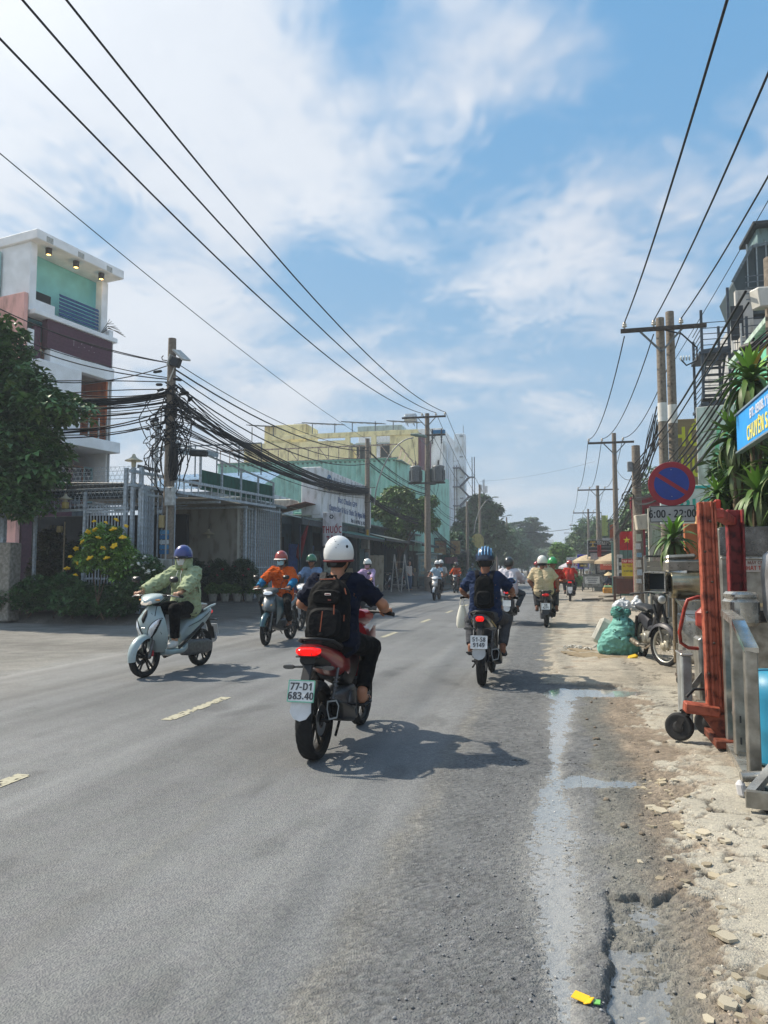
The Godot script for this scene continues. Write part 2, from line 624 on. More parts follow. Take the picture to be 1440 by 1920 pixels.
# height and colour of the ground near the right edge of the road
func shoulder(x: float, z: float) -> Array:
	var big: float = fnl("g_big", 0.55, 4).get_noise_2d(x, z)
	var mid: float = fnl("g_mid", 2.6, 4).get_noise_2d(x, z)
	var fine: float = fnl("g_fine", 22.0, 3).get_noise_2d(x, z)
	var stone: float = fnl("g_stone", 55.0, 2).get_noise_2d(x, z)
	var d := -z
	# --- where the asphalt gives way to dirt and then to old concrete
	var e_dirt := 0.16 + mid * 0.10 + big * 0.08
	if d > 9.3:
		e_dirt = -0.30 + mid * 0.12 - smoothstep(9.3, 16.0, d) * 0.12
	var e_conc := 0.62 + mid * 0.28 + big * 0.30
	if d < 3.5:
		e_conc = 0.46 + mid * 0.16 + (d - 2.3) * 0.09
	elif d < 4.3:
		e_conc = 0.52 + mid * 0.22
	elif d > 6.0 and d < 9.3:
		e_conc = 0.75 + mid * 0.45 + big * 0.25
	elif d > 9.3:
		e_conc = -0.28 + mid * 0.35 + big * 0.25
	var asph := Color(0.135, 0.140, 0.146) * (1.0 + mid * 0.2 + fine * 0.2 + stone * 0.5)
	var dirt := Color(0.235, 0.192, 0.148) * (1.0 + mid * 0.35 + fine * 0.3 + stone * 0.45)
	var mud := Color(0.175, 0.172, 0.156) * (1.0 + mid * 0.2 + stone * 0.35)
	var conc := Color(0.44, 0.41, 0.345) * (1.0 + big * 0.2 + mid * 0.16 + fine * 0.05 + stone * 0.03)
	if d > 9.3:
		conc = Color(0.41, 0.37, 0.305) * (1.0 + big * 0.35 + mid * 0.25 + fine * 0.12 + stone * 0.15)
	var h := stone * 0.0055 + fine * 0.004
	var col := asph
	# dirt
	var td := smoothstep(-0.05, 0.06, x - e_dirt)
	col = col.lerp(mud.lerp(dirt, smoothstep(0.1, 0.35, x - e_dirt + mid * 0.2)), td)
	h += td * (fine * 0.006 + mid * 0.012)
	# concrete, a crust that breaks up into lumps towards its edge
	var tc := smoothstep(-0.012, 0.02, x - e_conc + fine * 0.05)
	if tc > 0.0:
		var into := x - e_conc
		var cell: float = fnl_cells(5.5).get_noise_2d(x + mid * 0.05, z + fine * 0.03)
		var lump := smoothstep(-0.98, -0.86, cell)
		var near_edge := 1.0 - smoothstep(0.05, 0.26, into)
		var crack_w: float = fnl_cells(0.9).get_noise_2d(x + mid * 0.35 + fine * 0.03, z + big * 0.4 + mid * 0.1)
		var crack := 1.0 - smoothstep(-0.992, -0.962, crack_w)
		var c2 := conc
		c2 = c2.lerp(dirt * 0.9, near_edge * (1.0 - lump) * 0.9)
		var hair: float = fnl_cells(2.6).get_noise_2d(x + mid * 0.2 + fine * 0.02, z + big * 0.3)
		crack = maxf(crack, (1.0 - smoothstep(-0.985, -0.935, hair)) * 0.5 * smoothstep(-0.1, 0.25, big + mid))
		c2 = c2.lerp(Color(0.07, 0.058, 0.045), crack * 0.85)
		c2 = c2.lerp(dirt * 1.25, smoothstep(0.12, 0.45, big * 0.9 + mid * 0.5 - 0.1) * 0.75)
		col = col.lerp(c2, tc)
		h = lerpf(h, h * 0.10, tc * (1.0 - near_edge * 0.6))
		h += tc * (0.012 + near_edge * (lump - 1.0) * 0.011 - crack * 0.012 + mid * 0.004 + clampf(into, 0.0, 0.8) * 0.03)
	# gutter that holds the water
	var gx := -0.06 + 0.03 * sin(d * 0.9) + mid * 0.05
	var gw := 0.12 + 0.06 * sin(d * 1.7 + 1.0) + big * 0.06
	if d < 9.9:
		var gg := exp(-pow((x - gx) / gw, 2.0)) * smoothstep(9.6, 8.4, d)
		h -= gg * (0.021 + 0.008 * fnl("gut", 2.2, 3).get_noise_2d(x, z)) - gg * fine * 0.007
		col = col.lerp(Color(0.33, 0.33, 0.32), clampf(gg * 0.75, 0.0, 1.0) * (1.0 - tc))  # pale silt, its tone lifted to stand in for reflected sky
	# puddle across at the far end, and a small one half way
	var p1 := exp(-pow((d - 8.75 - x * 0.25 + mid * 0.2) / 0.26, 2.0)) * smoothstep(-0.35, -0.1, x) * smoothstep(1.35, 0.6, x + mid * 0.3)
	var p2 := exp(-pow((d - 5.2 + mid * 0.15) / 0.13, 2.0)) * smoothstep(-0.05, 0.05, x) * smoothstep(0.65, 0.25, x)
	var p3 := exp(-pow((d - 18.6 + mid * 0.2) / 0.7, 2.0)) * exp(-pow((x - 0.25) / 0.45, 2.0))
	h -= p1 * 0.034 + p2 * 0.03 + p3 * 0.04
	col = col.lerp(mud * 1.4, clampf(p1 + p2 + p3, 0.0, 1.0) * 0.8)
	# broken-out bed of the near corner: a step down behind the crack
	var lx := ledge_x(z)
	var lz := ledge_z(x)
	if x > lx and z > lz and x < e_conc + 0.1:
		var t := smoothstep(0.0, 0.018, x - lx) * smoothstep(0.0, 0.018, z - lz) * smoothstep(0.02, -0.25, x - e_conc)
		h -= t * (0.030 + 0.012 * smoothstep(-3.0, -2.5, z))
		h += t * (mid * 0.022 + fine * 0.012)
		col = col.lerp(mud * (0.95 + fine * 0.4), t * 0.8)
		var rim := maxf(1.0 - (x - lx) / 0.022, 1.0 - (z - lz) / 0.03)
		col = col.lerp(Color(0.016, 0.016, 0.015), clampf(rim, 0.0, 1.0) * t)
	elif x > lx - 0.12 and x < lx and z > lz - 0.1:
		h += 0.003 * smoothstep(lx - 0.12, lx - 0.03, x)
	elif z < lz and z > lz - 0.12 and x > lx and x < e_conc:
		h += 0.003
	# sandy line along the older asphalt
	var sx := -0.80 + mid * 0.08 - 0.012 * d
	var sand := exp(-pow((x - sx) / 0.10, 2.0)) * (0.5 + 0.5 * fnl("g_sand", 1.3).get_noise_2d(x * 3.0, z * 0.6)) * smoothstep(16.0, 10.0, d)
	col = col.lerp(Color(0.29, 0.275, 0.24) * (1.0 + stone * 0.5), clampf(sand, 0.0, 0.8) * 0.6)
	if x < sx + 0.05:
		var tt := smoothstep(sx + 0.05, sx - 0.12, x)
		col = col.lerp(road_color(x, z) * (1.0 + stone * 0.16), tt)
		h = lerpf(h, stone * 0.0016, tt)
	return [h, col]
func fnl_cells(freq: float) -> FastNoiseLite:
	var key := "cells%f" % freq
	if not gn.has(key):
		var f := FastNoiseLite.new()
		f.seed = 77
		f.noise_type = FastNoiseLite.TYPE_CELLULAR
		f.cellular_return_type = FastNoiseLite.RETURN_DISTANCE2_SUB
		f.cellular_jitter = 1.0
		f.frequency = freq
		f.fractal_type = FastNoiseLite.FRACTAL_NONE
		gn[key] = f
	return gn[key]
func road_color(x: float, z: float) -> Color:
	var streak: float = fnl("r_streak", 1.0, 4).get_noise_2d(x * 2.4, z * 0.07)
	var blotch: float = fnl("r_blotch", 0.22, 4).get_noise_2d(x, z)
	var fine: float = fnl("r_fine", 4.0, 3).get_noise_2d(x, z * 0.5)
	var k := 1.0 + streak * 0.26 + blotch * 0.22 + fine * 0.10
	var col := Color(0.180, 0.186, 0.192) * k
	for tx in [-1.55, -2.35, -4.9, -5.75]:
		col *= 1.0 - 0.09 * exp(-pow((x - tx + blotch * 0.15) / 0.2, 2.0))
	var oil: float = fnl("r_oil", 1.1, 3).get_noise_2d(x * 1.3, z * 0.55)
	col *= 1.0 - 0.22 * smoothstep(0.34, 0.52, oil)
	# paler, dustier outside lanes
	var dust := smoothstep(-5.2, -7.4, x + blotch * 0.8)
	col = col.lerp(Color(0.30, 0.292, 0.275) * k, dust * 0.6)
	# hairline crack down the lane
	var cx := -2.05 + fnl("r_crack", 0.6, 3).get_noise_1d(z) * 0.22
	col = col.lerp(Color(0.20, 0.195, 0.18), exp(-pow((x - cx) / 0.03, 2.0)) * 0.35 * clampf(0.5 + blotch, 0.0, 1.0))
	col.a = 1.0
	return col
func field(x0: float, x1: float, z0: float, z1: float, step: float, f: Callable) -> Geo:
	var g := Geo.new()
	var nx := int(ceil((x1 - x0) / step)) + 1
	var nz := int(ceil((z1 - z0) / step)) + 1
	var hs := PackedFloat32Array()
	hs.resize(nx * nz)
	for j in nz:
		var z := lerpf(z0, z1, float(j) / (nz - 1))
		for i in nx:
			var x := lerpf(x0, x1, float(i) / (nx - 1))
			var r: Array = f.call(x, z)
			var cc: Color = r[1]
			hs[j * nx + i] = r[0]
			g.v.append(Vector3(x, r[0], z))
			g.c.append(Color(clampf(cc.r, 0.004, 0.9), clampf(cc.g, 0.004, 0.9), clampf(cc.b, 0.004, 0.9), 1.0))
			g.uv.append(Vector2(x, z))
	var sx := (x1 - x0) / (nx - 1)
	var sz := (z1 - z0) / (nz - 1)
	for j in nz:
		for i in nx:
			var k := j * nx + i
			var dx := (hs[j * nx + mini(i + 1, nx - 1)] - hs[j * nx + maxi(i - 1, 0)]) / (2.0 * sx)
			var dz := (hs[mini(j + 1, nz - 1) * nx + i] - hs[maxi(j - 1, 0) * nx + i]) / (2.0 * sz)
			g.n.append(Vector3(-dx, 1, -dz).normalized())
			if i < nx - 1 and j < nz - 1:
				for q in [k, k + nx, k + 1, k + 1, k + nx, k + nx + 1]:
					g.idx.append(q)
	# clockwise seen from above
	if sz * sx > 0:
		for t in range(0, g.idx.size(), 3):
			var w := g.idx[t + 1]
			g.idx[t + 1] = g.idx[t + 2]
			g.idx[t + 2] = w
	return g
# water lies level wherever the ground dips under it
func water(x0: float, x1: float, z0: float, z1: float, step: float, level: float) -> Geo:
	var g := Geo.new()
	var nx := int((x1 - x0) / step)
	var nz := int((z1 - z0) / step)
	for j in nz:
		for i in nx:
			var x := x0 + i * step
			var z := z0 + j * step
			var r: Array = shoulder(x + step / 2, z + step / 2)
			if r[0] < level:
				g.quad(Vector3(x, level, z + step), Vector3(x, level, z), Vector3(x + step, level, z), Vector3(x + step, level, z + step))
	return g
func ground_material(fine_scale: float, rough: float, bump: float) -> StandardMaterial3D:
	var m := StandardMaterial3D.new()
	m.vertex_color_use_as_albedo = true
	m.roughness = rough
	m.metallic_specular = 0.35
	m.uv1_scale = Vector3.ONE * fine_scale
	m.albedo_texture = noise_tex("grain", FastNoiseLite.TYPE_CELLULAR, 0.13, Color(0.84, 0.84, 0.85), Color(1.0, 0.995, 0.98), 1, 1024, false, 1.0, Color(0.93, 0.93, 0.92))
	m.normal_enabled = true
	m.normal_texture = noise_tex("grain_n", FastNoiseLite.TYPE_SIMPLEX_SMOOTH, 0.11, Color.BLACK, Color.WHITE, 4, 1024, true, 6.0)
	m.normal_scale = bump
	return m
func build_ground() -> void:
	var far_ground := Geo.new()
	far_ground.quad(Vector3(-400, -0.05, 100), Vector3(-400, -0.05, -700), Vector3(400, -0.05, -700), Vector3(400, -0.05, 100))
	setting("ground", far_ground, mat("a89c88", 0.95, 0.0, "stain", 0.2))
	var gm := ground_material(0.75, 0.7, 0.6)
	var road_far := field(-7.1, -0.2, -240, -20, 1.0, func(x, z): return [0.0, road_color(x, z)])
	setting("road", road_far, gm)
	setting("road", field(-7.1, -1.3, -20, -7, 0.09, func(x, z): return [0.0, road_color(x, z)]), gm)
	setting("road", field(-9.0, -1.3, -7, 6, 0.06, func(x, z): return [0.0, road_color(x, z)]), gm)
	var gs := ground_material(0.75, 0.8, 0.6)
	var near_verge := setting("road_shoulder", field(-1.3, 2.1, -5.6, -1.5, 0.0145, shoulder), gs)
	broken_crust(near_verge)
	setting("road_shoulder", field(-1.3, 2.9, -13.5, -5.6, 0.026, shoulder), gs)
	setting("road_shoulder", field(-1.3, 4.6, -30.0, -13.5, 0.075, shoulder), gs)
	setting("pavement", field(-0.3, 6.0, -240.0, -30.0, 0.6, func(x, z): return [0.004, shoulder(x, -9.5 - fposmod(-z, 20.0))[1]]), gs)
	setting("pavement", field(2.1, 6.0, -5.6, 3.0, 0.05, func(x, z): return [0.07, shoulder(x, z)[1]]), gs)
	setting("pavement", field(2.9, 9.0, -13.5, -5.6, 0.06, func(x, z): return [0.07, shoulder(x, z)[1]]), gs)
	setting("road", field(-1.3, 2.1, -1.5, 6.0, 0.05, func(x, z): return [0.0, road_color(x, z)]), gm)
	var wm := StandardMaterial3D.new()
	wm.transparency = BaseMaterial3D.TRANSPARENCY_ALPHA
	wm.albedo_color = Color(0.70, 0.71, 0.71, 0.25)  # silty water, whitened to paint in the pale sky it would mirror
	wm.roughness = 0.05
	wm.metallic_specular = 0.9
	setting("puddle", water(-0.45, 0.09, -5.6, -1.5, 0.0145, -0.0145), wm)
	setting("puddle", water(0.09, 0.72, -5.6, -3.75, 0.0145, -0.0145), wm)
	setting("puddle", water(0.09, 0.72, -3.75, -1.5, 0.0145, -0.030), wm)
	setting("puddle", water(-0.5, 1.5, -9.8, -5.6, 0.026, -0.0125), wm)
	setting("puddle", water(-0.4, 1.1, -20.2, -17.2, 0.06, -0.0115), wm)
	# the dusty mouth of the side lane and the raised pavement along the left
	setting("side_lane", field(-40.0, -7.1, -16.2, 6.0, 0.18, func(x, z): return side_lane(x, z)), ground_material(0.5, 0.85, 1.0))
	setting("pavement", field(-40.0, -7.1, -46.0, -16.2, 0.22, func(x, z): return left_walk(x, z)), ground_material(0.5, 0.85, 1.0))
	setting("pavement", field(-16.0, -7.1, -240.0, -46.0, 0.9, func(x, z): return [0.06, Color(0.13, 0.125, 0.115) * (1.0 + 0.3 * fnl("lw", 0.5).get_noise_2d(x, z))]), ground_material(0.5, 0.85, 1.0))
	# painted dashes down the middle
	var ym := mat("aaa692", 0.8, 0.0, "stain", 4.0)
	for k in 26:
		var zc := 1.4 - k * 3.6
		if k > 2:
			zc = -6.9 - (k - 3) * 4.2
		elif k == 0:
			zc = 0.2
		elif k == 1:
			zc = -3.8
		else:
			continue
		var d := Geo.new()
		for a in 50:
			for b in 6:
				var wx := -0.06 + b * 0.02
				var wz := -0.625 + a * 0.025
				var wear: float = fnl("paint", 9.0, 3).get_noise_2d(wx * 1.6, wz + zc)
				if wear < 0.40 - (0.22 if b == 0 or b == 5 else 0.0):
					d.quad(Vector3(wx, 0.004, wz + 0.025), Vector3(wx, 0.004, wz), Vector3(wx + 0.02, 0.004, wz), Vector3(wx + 0.02, 0.004, wz + 0.025))
		var o := part("road_marking", d, ym, self, Vector3(-3.58, 0, zc))
		o.name = numbered("road_marking")
		o.set_meta("kind", "structure")
func side_lane(x: float, z: float) -> Array:
	var b: float = fnl("sl_b", 0.3, 4).get_noise_2d(x, z)
	var m: float = fnl("sl_m", 1.7, 4).get_noise_2d(x, z)
	var s: float = fnl("sl_s", 14.0, 2).get_noise_2d(x, z)
	var col := Color(0.235, 0.228, 0.212) * (1.0 + b * 0.4 + m * 0.25 + s * 0.25)
	var edge := smoothstep(0.0, 0.5, -7.1 - x + m * 0.5)
	col = road_color(x, z).lerp(col, edge)
	return [0.0 + edge * (0.01 + m * 0.012), col]
func left_walk(x: float, z: float) -> Array:
	var b: float = fnl("sl_b", 0.3, 4).get_noise_2d(x, z)
	var m: float = fnl("sl_m", 1.7, 4).get_noise_2d(x, z)
	var s: float = fnl("sl_s", 14.0, 2).get_noise_2d(x, z)
	var front := -16.6 - smoothstep(-11.0, -8.0, x) * 0.6 + m * 0.12
	var t := smoothstep(front + 0.12, front - 0.12, z) * smoothstep(-7.6, -8.1, x + m * 0.3)
	var h := t * (0.10 + clampf((-8.0 - x) * 0.055, 0.0, 0.17)) + m * 0.01
	var col := Color(0.235, 0.228, 0.212) * (1.0 + b * 0.4 + m * 0.25 + s * 0.25)
	col = col.lerp(Color(0.115, 0.105, 0.092) * (1.0 + m * 0.4 + s * 0.3), t)
	return [h, col]
# lumps of old concrete lying loose along the broken edge, and grit everywhere between
func broken_crust(verge: Node3D) -> void:
	var r := RandomNumberGenerator.new()
	r.seed = 31
	var shapes := []
	for k in 9:
		var poly := PackedVector2Array()
		var n := r.randi_range(5, 8)
		for i in n:
			var a := TAU * (i + r.randf_range(-0.3, 0.3)) / n
			poly.append(Vector2(cos(a), sin(a) * r.randf_range(0.6, 0.95)) * r.randf_range(0.75, 1.1))
		var g := Geo.new()
		g.xf = Transform3D(Basis(Vector3.RIGHT, -PI / 2), Vector3.ZERO)
		g.plate(poly, 0.5)
		shapes.append(g.mesh())
	var tones := [mat("d2c8b2", 0.95, 0.0, "concrete", 3.0), mat("c4b89f", 0.95, 0.0, "concrete", 3.0), mat("ab9f89", 0.95, 0.0, "concrete", 3.0)]
	for k in 90:
		var z := -2.0 - pow(r.randf(), 1.2) * 3.4
		var d := -z
		var ec := 0.46 + (d - 2.3) * 0.09 if d < 3.5 else 0.56
		var x := ec + r.randfn() * 0.09 + 0.02
		var s := r.randf_range(0.012, 0.045) * (1.35 if k % 6 == 0 else 1.0)
		var h: float = shoulder(x, z)[0]
		part("concrete_chunk", shapes[k % 9], tones[k % 3], verge, Transform3D(Basis(Vector3.UP, r.randf() * TAU) * Basis(Vector3.RIGHT, r.randfn() * 0.12) * Basis.from_scale(Vector3(s, s * r.randf_range(0.45, 0.8), s)), Vector3(x, h + s * 0.1, z)))
	var pebble := Geo.new()
	pebble.ball(Vector3.ZERO, Vector3(1.0, 0.6, 0.8), 4, 5)
	var mm := MultiMesh.new()
	mm.transform_format = MultiMesh.TRANSFORM_3D
	mm.use_colors = true
	mm.mesh = pebble.mesh()
	mm.instance_count = 9000
	for i in 9000:
		var z := -1.9 - pow(r.randf(), 1.5) * 7.0
		var x := r.randf_range(-0.55, 0.95)
		var q := shoulder(x, z)
		var s := 0.0016 + 0.005 * pow(r.randf(), 4.0)
		mm.set_instance_transform(i, Transform3D(Basis(Vector3.UP, r.randf() * TAU) * Basis.from_scale(Vector3.ONE * s * r.randf_range(0.7, 1.4)), Vector3(x, q[0] + s * 0.25, z)))
		var c: Color = q[1]
		mm.set_instance_color(i, c * r.randf_range(0.6, 1.7))
	var o := MultiMeshInstance3D.new()
	o.name = "grit"
	o.multimesh = mm
	var m := StandardMaterial3D.new()
	m.vertex_color_use_as_albedo = true
	m.roughness = 0.9
	o.material_override = m
	o.set_meta("kind", "stuff")
	verge.add_child(o, true)
func tyre_geo(R: float,w: float,tread: bool,sides := 40) -> Geo:
	var g := Geo.new()
	var prof := [W(R - 0.062,-w * 0.55),W(R - 0.05,-w * 0.86),W(R - 0.034,-w),W(R - 0.018,-w * 0.93),W(R - 0.009,-w * 0.76),W(R - 0.004,-w * 0.5),W(R - 0.001,-w * 0.25),W(R,0),W(R - 0.001,w * 0.25),W(R - 0.004,w * 0.5),W(R - 0.009,w * 0.76),W(R - 0.018,w * 0.93),W(R - 0.034,w),W(R - 0.05,w * 0.86),W(R - 0.062,w * 0.55)]
	var rows := []
	for i in prof.size():
		var ring := PackedVector3Array()
		var off := absi(i - 7)
		for j in sides:
			var a := TAU * j / sides
			var r: float = prof[i].x
			if tread and off <= 5:
				var ph := (j + off * 2 + (2 if i > 7 else 0)) % 6
				if ph == 0 or (off == 0 and j % 3 == 0):
					r -= 0.007
			ring.append(TURN_X * V(cos(a) * r,prof[i].y,sin(a) * r))
		rows.append(ring)
	g.grid(rows,false,true,1)
	return g
func make_wheel(parent: Node3D,at: Vector3,R: float,w: float,rimcol: String,style: String,lod: int,steer := 0.0,tread := false) -> Node3D:
	var o := Node3D.new()
	var nm := "wheel"
	if parent.has_node("wheel"):
		nm = "wheel_001"
	o.name = nm
	parent.add_child(o)
	o.transform = Transform3D(Basis(Vector3.UP,steer),at)
	part("tyre",tyre_geo(R,w,tread,(96 if tread else 44) if lod == 0 else 24),mat("0d0e10",0.85,0.0,"grime",6.0),o)
	var rm := mat(rimcol,0.4,0.6,"soft",4.0)
	var g := Geo.new()
	var ri := R - 0.058
	var sd := 36 if lod == 0 else 20
	g.lathe([W(ri - 0.014,-w * 0.5),W(ri + 0.004,-w * 0.62),W(ri + 0.008,-w * 0.5),W(ri - 0.006,-w * 0.2),W(ri - 0.006,w * 0.2),W(ri + 0.008,w * 0.5),W(ri + 0.004,w * 0.62),W(ri - 0.014,w * 0.5),W(ri - 0.018,0),W(ri - 0.014,-w * 0.5)],sd,Vector3.ZERO,TURN_X)
	part("rim",g,rm,o)
	var h := Geo.new()
	h.lathe([W(0.0,-0.05),W(0.035,-0.05),W(0.045,-0.03),W(0.045,0.03),W(0.035,0.05),W(0.0,0.05)],18,Vector3.ZERO,TURN_X)
	if style == "wire":
		h.lathe([W(0.0,-0.035),W(0.075,-0.035),W(0.078,0.0),W(0.07,0.03),W(0.0,0.035)],22,Vector3.ZERO,TURN_X)
		var sp := Geo.new()
		for k in 32:
			var a := TAU * k / 32.0
			var s := 1.0 if k % 2 else -1.0
			var a2 := a + (0.55 if (k / 2) % 2 else -0.55)
			sp.tube([V(s * 0.03,cos(a) * 0.065,sin(a) * 0.065),V(s * 0.004,cos(a2) * ri,sin(a2) * ri)],0.0016,4,false)
		part("spokes",sp,mat("b9b6ae",0.35,0.8,""),o).set_meta("kind","stuff")
	else:
		for k in 5:
			var a := TAU * k / 5.0
			for s in [-1.0,1.0]:
				var sp := Geo.new()
				var a2: float = a + s * 0.16
				sp.bar(V(0,cos(a + s * 0.25) * 0.035,sin(a + s * 0.25) * 0.035),V(0,cos(a2) * (ri - 0.008),sin(a2) * (ri - 0.008)),0.03,0.016,V(1,0,0),0.004)
				if lod == 0:
					part("spoke",sp,rm,o)
				else:
					h.add(sp)
	part("hub",h,rm if style != "wire" else mat("c9c2ae",0.5,0.5),o)
	if lod == 0 and style != "wire":
		var d := Geo.new()
		d.lathe([W(0.06,0.046),W(0.112,0.046),W(0.112,0.05),W(0.06,0.05)],30,Vector3.ZERO,TURN_X)
		part("brake_disc",d,mat("8d8f92",0.3,0.9,""),o)
	return o
func fender_geo(R: float,w: float,a0: float,a1: float) -> Geo:
	var g := Geo.new()
	var rows := []
	for i in 15:
		var a := deg_to_rad(lerpf(a0,a1,i / 14.0))
		var ring := PackedVector3Array()
		var ww := w * (0.75 + 0.25 * sin(PI * i / 14.0))
		for j in 9:
			var t := (j / 8.0 - 0.5) * 2.0
			var r := R + 0.022 - 0.05 * pow(absf(t),3.0)
			ring.append(V(t * ww,sin(a) * r,cos(a) * r))
		rows.append(ring)
	g.grid(rows,false,false,-1)
	var rows2 := []
	for r0 in rows:
		var ring := PackedVector3Array()
		for p in r0:
			ring.append(p * 0.985)
		rows2.append(ring)
	g.grid(rows2,false,false,1)
	return g
func mirror_part(parent: Node3D,s: float,base: Vector3,col := "1a1b1d") -> void:
	var g := Geo.new()
	var top := base + V(s * 0.075,0.17,0.0)
	g.tube([base,base + V(s * 0.02,0.09,0.0),top],0.005,6)
	g.loft([[top.z - 0.03,top.y + 0.03,0.03,0.018,0,2.4,top.x + s * 0.03],[top.z - 0.01,top.y + 0.03,0.062,0.038,0,2.6,top.x + s * 0.03],[top.z + 0.012,top.y + 0.03,0.066,0.042,0,2.6,top.x + s * 0.03]],16)
	var o := part("mirror",g,mat(col,0.35,0.0,""),parent)
	var m := Geo.new()
	m.loft([[top.z + 0.0122,top.y + 0.03,0.058,0.036,0,2.6,top.x + s * 0.03],[top.z + 0.0145,top.y + 0.03,0.057,0.035,0,2.6,top.x + s * 0.03]],16)
	part("mirror_glass",m,mat("c8d4dc",0.05,1.0,""),o)
func plate_part(parent: Node3D,l1: String,l2: String,at: Vector3,tilt: float,frame := "d8dadb",yaw := 0.0) -> void:
	var p := Geo.new()
	p.box(Vector3.ZERO,V(0.19,0.14,0.004),Basis(),0.0015)
	var t := Transform3D(Basis(Vector3.UP,yaw) * Basis(Vector3.RIGHT,tilt),at)
	var o := part("number_plate",p,mat("e6e7e6",0.45,0.0,"soft",3.0),parent,t)
	var e := Geo.new()
	for s in [-1.0,1.0]:
		e.box(V(s * 0.095,0,0.001),V(0.006,0.148,0.008))
		e.box(V(0,s * 0.0735,0.001),V(0.183,0.006,0.008))
	part("plate_frame",e,mat(frame,0.4,0.3,""),o)
	var ink := mat("3a3d42",0.6,0.0,"")
	if l1 != "":
		words("lettering",l1,0.07,ink,o,Transform3D(Basis(),V(0.0,0.031,0.003)),true,0.9)
		words("lettering",l2,0.07,ink,o,Transform3D(Basis(),V(0.0,-0.033,0.003)),true,0.9)
func lamp_mat(hex: String,e: float) -> StandardMaterial3D:
	var key := "lamp" + hex + str(e)
	if not mats.has(key):
		var m := StandardMaterial3D.new()
		m.albedo_color = Color(hex)
		m.roughness = 0.15
		if e > 0.0:
			m.emission_enabled = true
			m.emission = Color(hex)
			m.emission_energy_multiplier = e
		mats[key] = m
	return mats[key]
func make_bike(label: String,at: Vector3,turn: float,s: Dictionary) -> Node3D:
	var lod: int = s.get("lod",0)
	var o := thing(s.get("called","motorbike"),label,s.get("category","motorbike"),at,turn,s.get("group",""))
	var body: Material = coat(s.body)
	var side: Material = coat(s.get("side",s.body))
	var dark := mat("101113",0.55,0.0,"soft",3.0)
	var metal := mat("6f7073",0.45,0.6,"grime",3.0)
	var chrome := mat("b9bbbd",0.25,0.9,"soft",3.0)
	var black := mat("090a0b",0.7,0.0,"soft",3.0)
	var sc: bool = s.get("scooter",false)
	var R := 0.285
	if sc:
		R = 0.265
	var zf := -0.63
	var zr := 0.62
	var tread: bool = s.get("tread",false)
	var steer: float = s.get("steer",0.0)
	make_wheel(o,V(0,R,zr),R,s.get("wr",0.05),s.get("rim","2a2b2e"),s.get("wheel","alloy"),lod,0.0,tread)
	make_wheel(o,V(0,R,zf),R,s.get("wf",0.042),s.get("rim","2a2b2e"),s.get("wheel","alloy"),lod,steer,lod == 0 and tread)
	var fk := Node3D.new()
	fk.name = "front_fork"
	o.add_child(fk)
	for q in [-1.0,1.0]:
		var t := Geo.new()
		t.tube([V(q * 0.07,R,zf),V(q * 0.075,R + 0.28,zf + 0.11)],0.022,10)
		t.tube([V(q * 0.075,R + 0.26,zf + 0.10),V(q * 0.075,0.80,-0.42)],0.016,8)
		t.ball(V(q * 0.075,R,zf),V(0.02,0.032,0.032),6,8)
		part("fork_leg",t,dark if lod else metal,fk)
	part("front_mudguard",fender_geo(R,0.075 if sc else 0.062,20.0 if sc else 35.0,190.0 if sc else 165.0),side if s.get("fender_side",false) else body,o,Transform3D(Basis(Vector3.UP,steer),V(0,R,zf)))
	var en := Geo.new()
	if sc:
		en.loft([[0.10,0.30,0.07,0.08,0,3],[0.30,0.30,0.10,0.10,0,3],[0.60,0.30,0.09,0.09,0,3],[0.74,0.29,0.05,0.06,0,3]],16)
		en.xf = Transform3D(Basis(),V(-0.09,0,0))
		en.loft([[0.05,0.30,0.035,0.09,0,3],[0.2,0.30,0.055,0.11,0,3],[0.62,0.29,0.055,0.105,0,3],[0.76,0.28,0.03,0.07,0,3]],16)
	else:
		en.loft([[-0.26,0.36,0.07,0.07,0.3,3],[-0.14,0.35,0.10,0.10,0,3.5],[0.06,0.33,0.12,0.12,0,4],[0.22,0.34,0.10,0.11,0,3.5],[0.30,0.36,0.05,0.07,0,3]],18)
		for k in 7:
			en.box(V(0,0.40,-0.20 - k * 0.022),V(0.17,0.15,0.008),Basis(Vector3.RIGHT,0.25))
		for q in [-1.0,1.0]:
			en.lathe([W(0.0,-0.02),W(0.085,-0.02),W(0.09,0.0),W(0.075,0.025),W(0.0,0.03)],20,V(q * 0.115,0.33,0.06),TURN_X if q < 0 else Basis(V(0,1,0),V(-1,0,0),V(0,0,1)))
	part("engine",en,metal if lod < 2 else dark,o)
	var sw := Geo.new()
	for q in [-1.0,1.0]:
		sw.bar(V(q * 0.085,0.34,0.12),V(q * 0.085,R,zr),0.026,0.045,Vector3.UP,0.005)
	sw.tube([V(-0.12,R,zr),V(0.12,R,zr)],0.013,8)
	part("swing_arm",sw,dark,o)
	for q in [-1.0,1.0]:
		var sh := Geo.new()
		sh.tube([V(q * 0.105,R + 0.04,zr - 0.03),V(q * 0.115,0.64,0.42)],0.012,8)
		if lod == 0:
			for k in 9:
				var c0 := V(q * 0.105,R + 0.06,zr - 0.04).lerp(V(q * 0.115,0.60,0.44),k / 9.0)
				sh.lathe([W(0.018,-0.006),W(0.026,0.0),W(0.018,0.006)],12,c0)
		else:
			sh.tube([V(q * 0.106,R + 0.1,zr - 0.06),V(q * 0.114,0.58,0.45)],0.024,8)
		part("shock_absorber",sh,metal,o)
	var ex := Geo.new()
	ex.tube([V(0.05,0.30,-0.25),V(0.12,0.19,-0.05),V(0.14,0.22,0.22)],0.018,10)
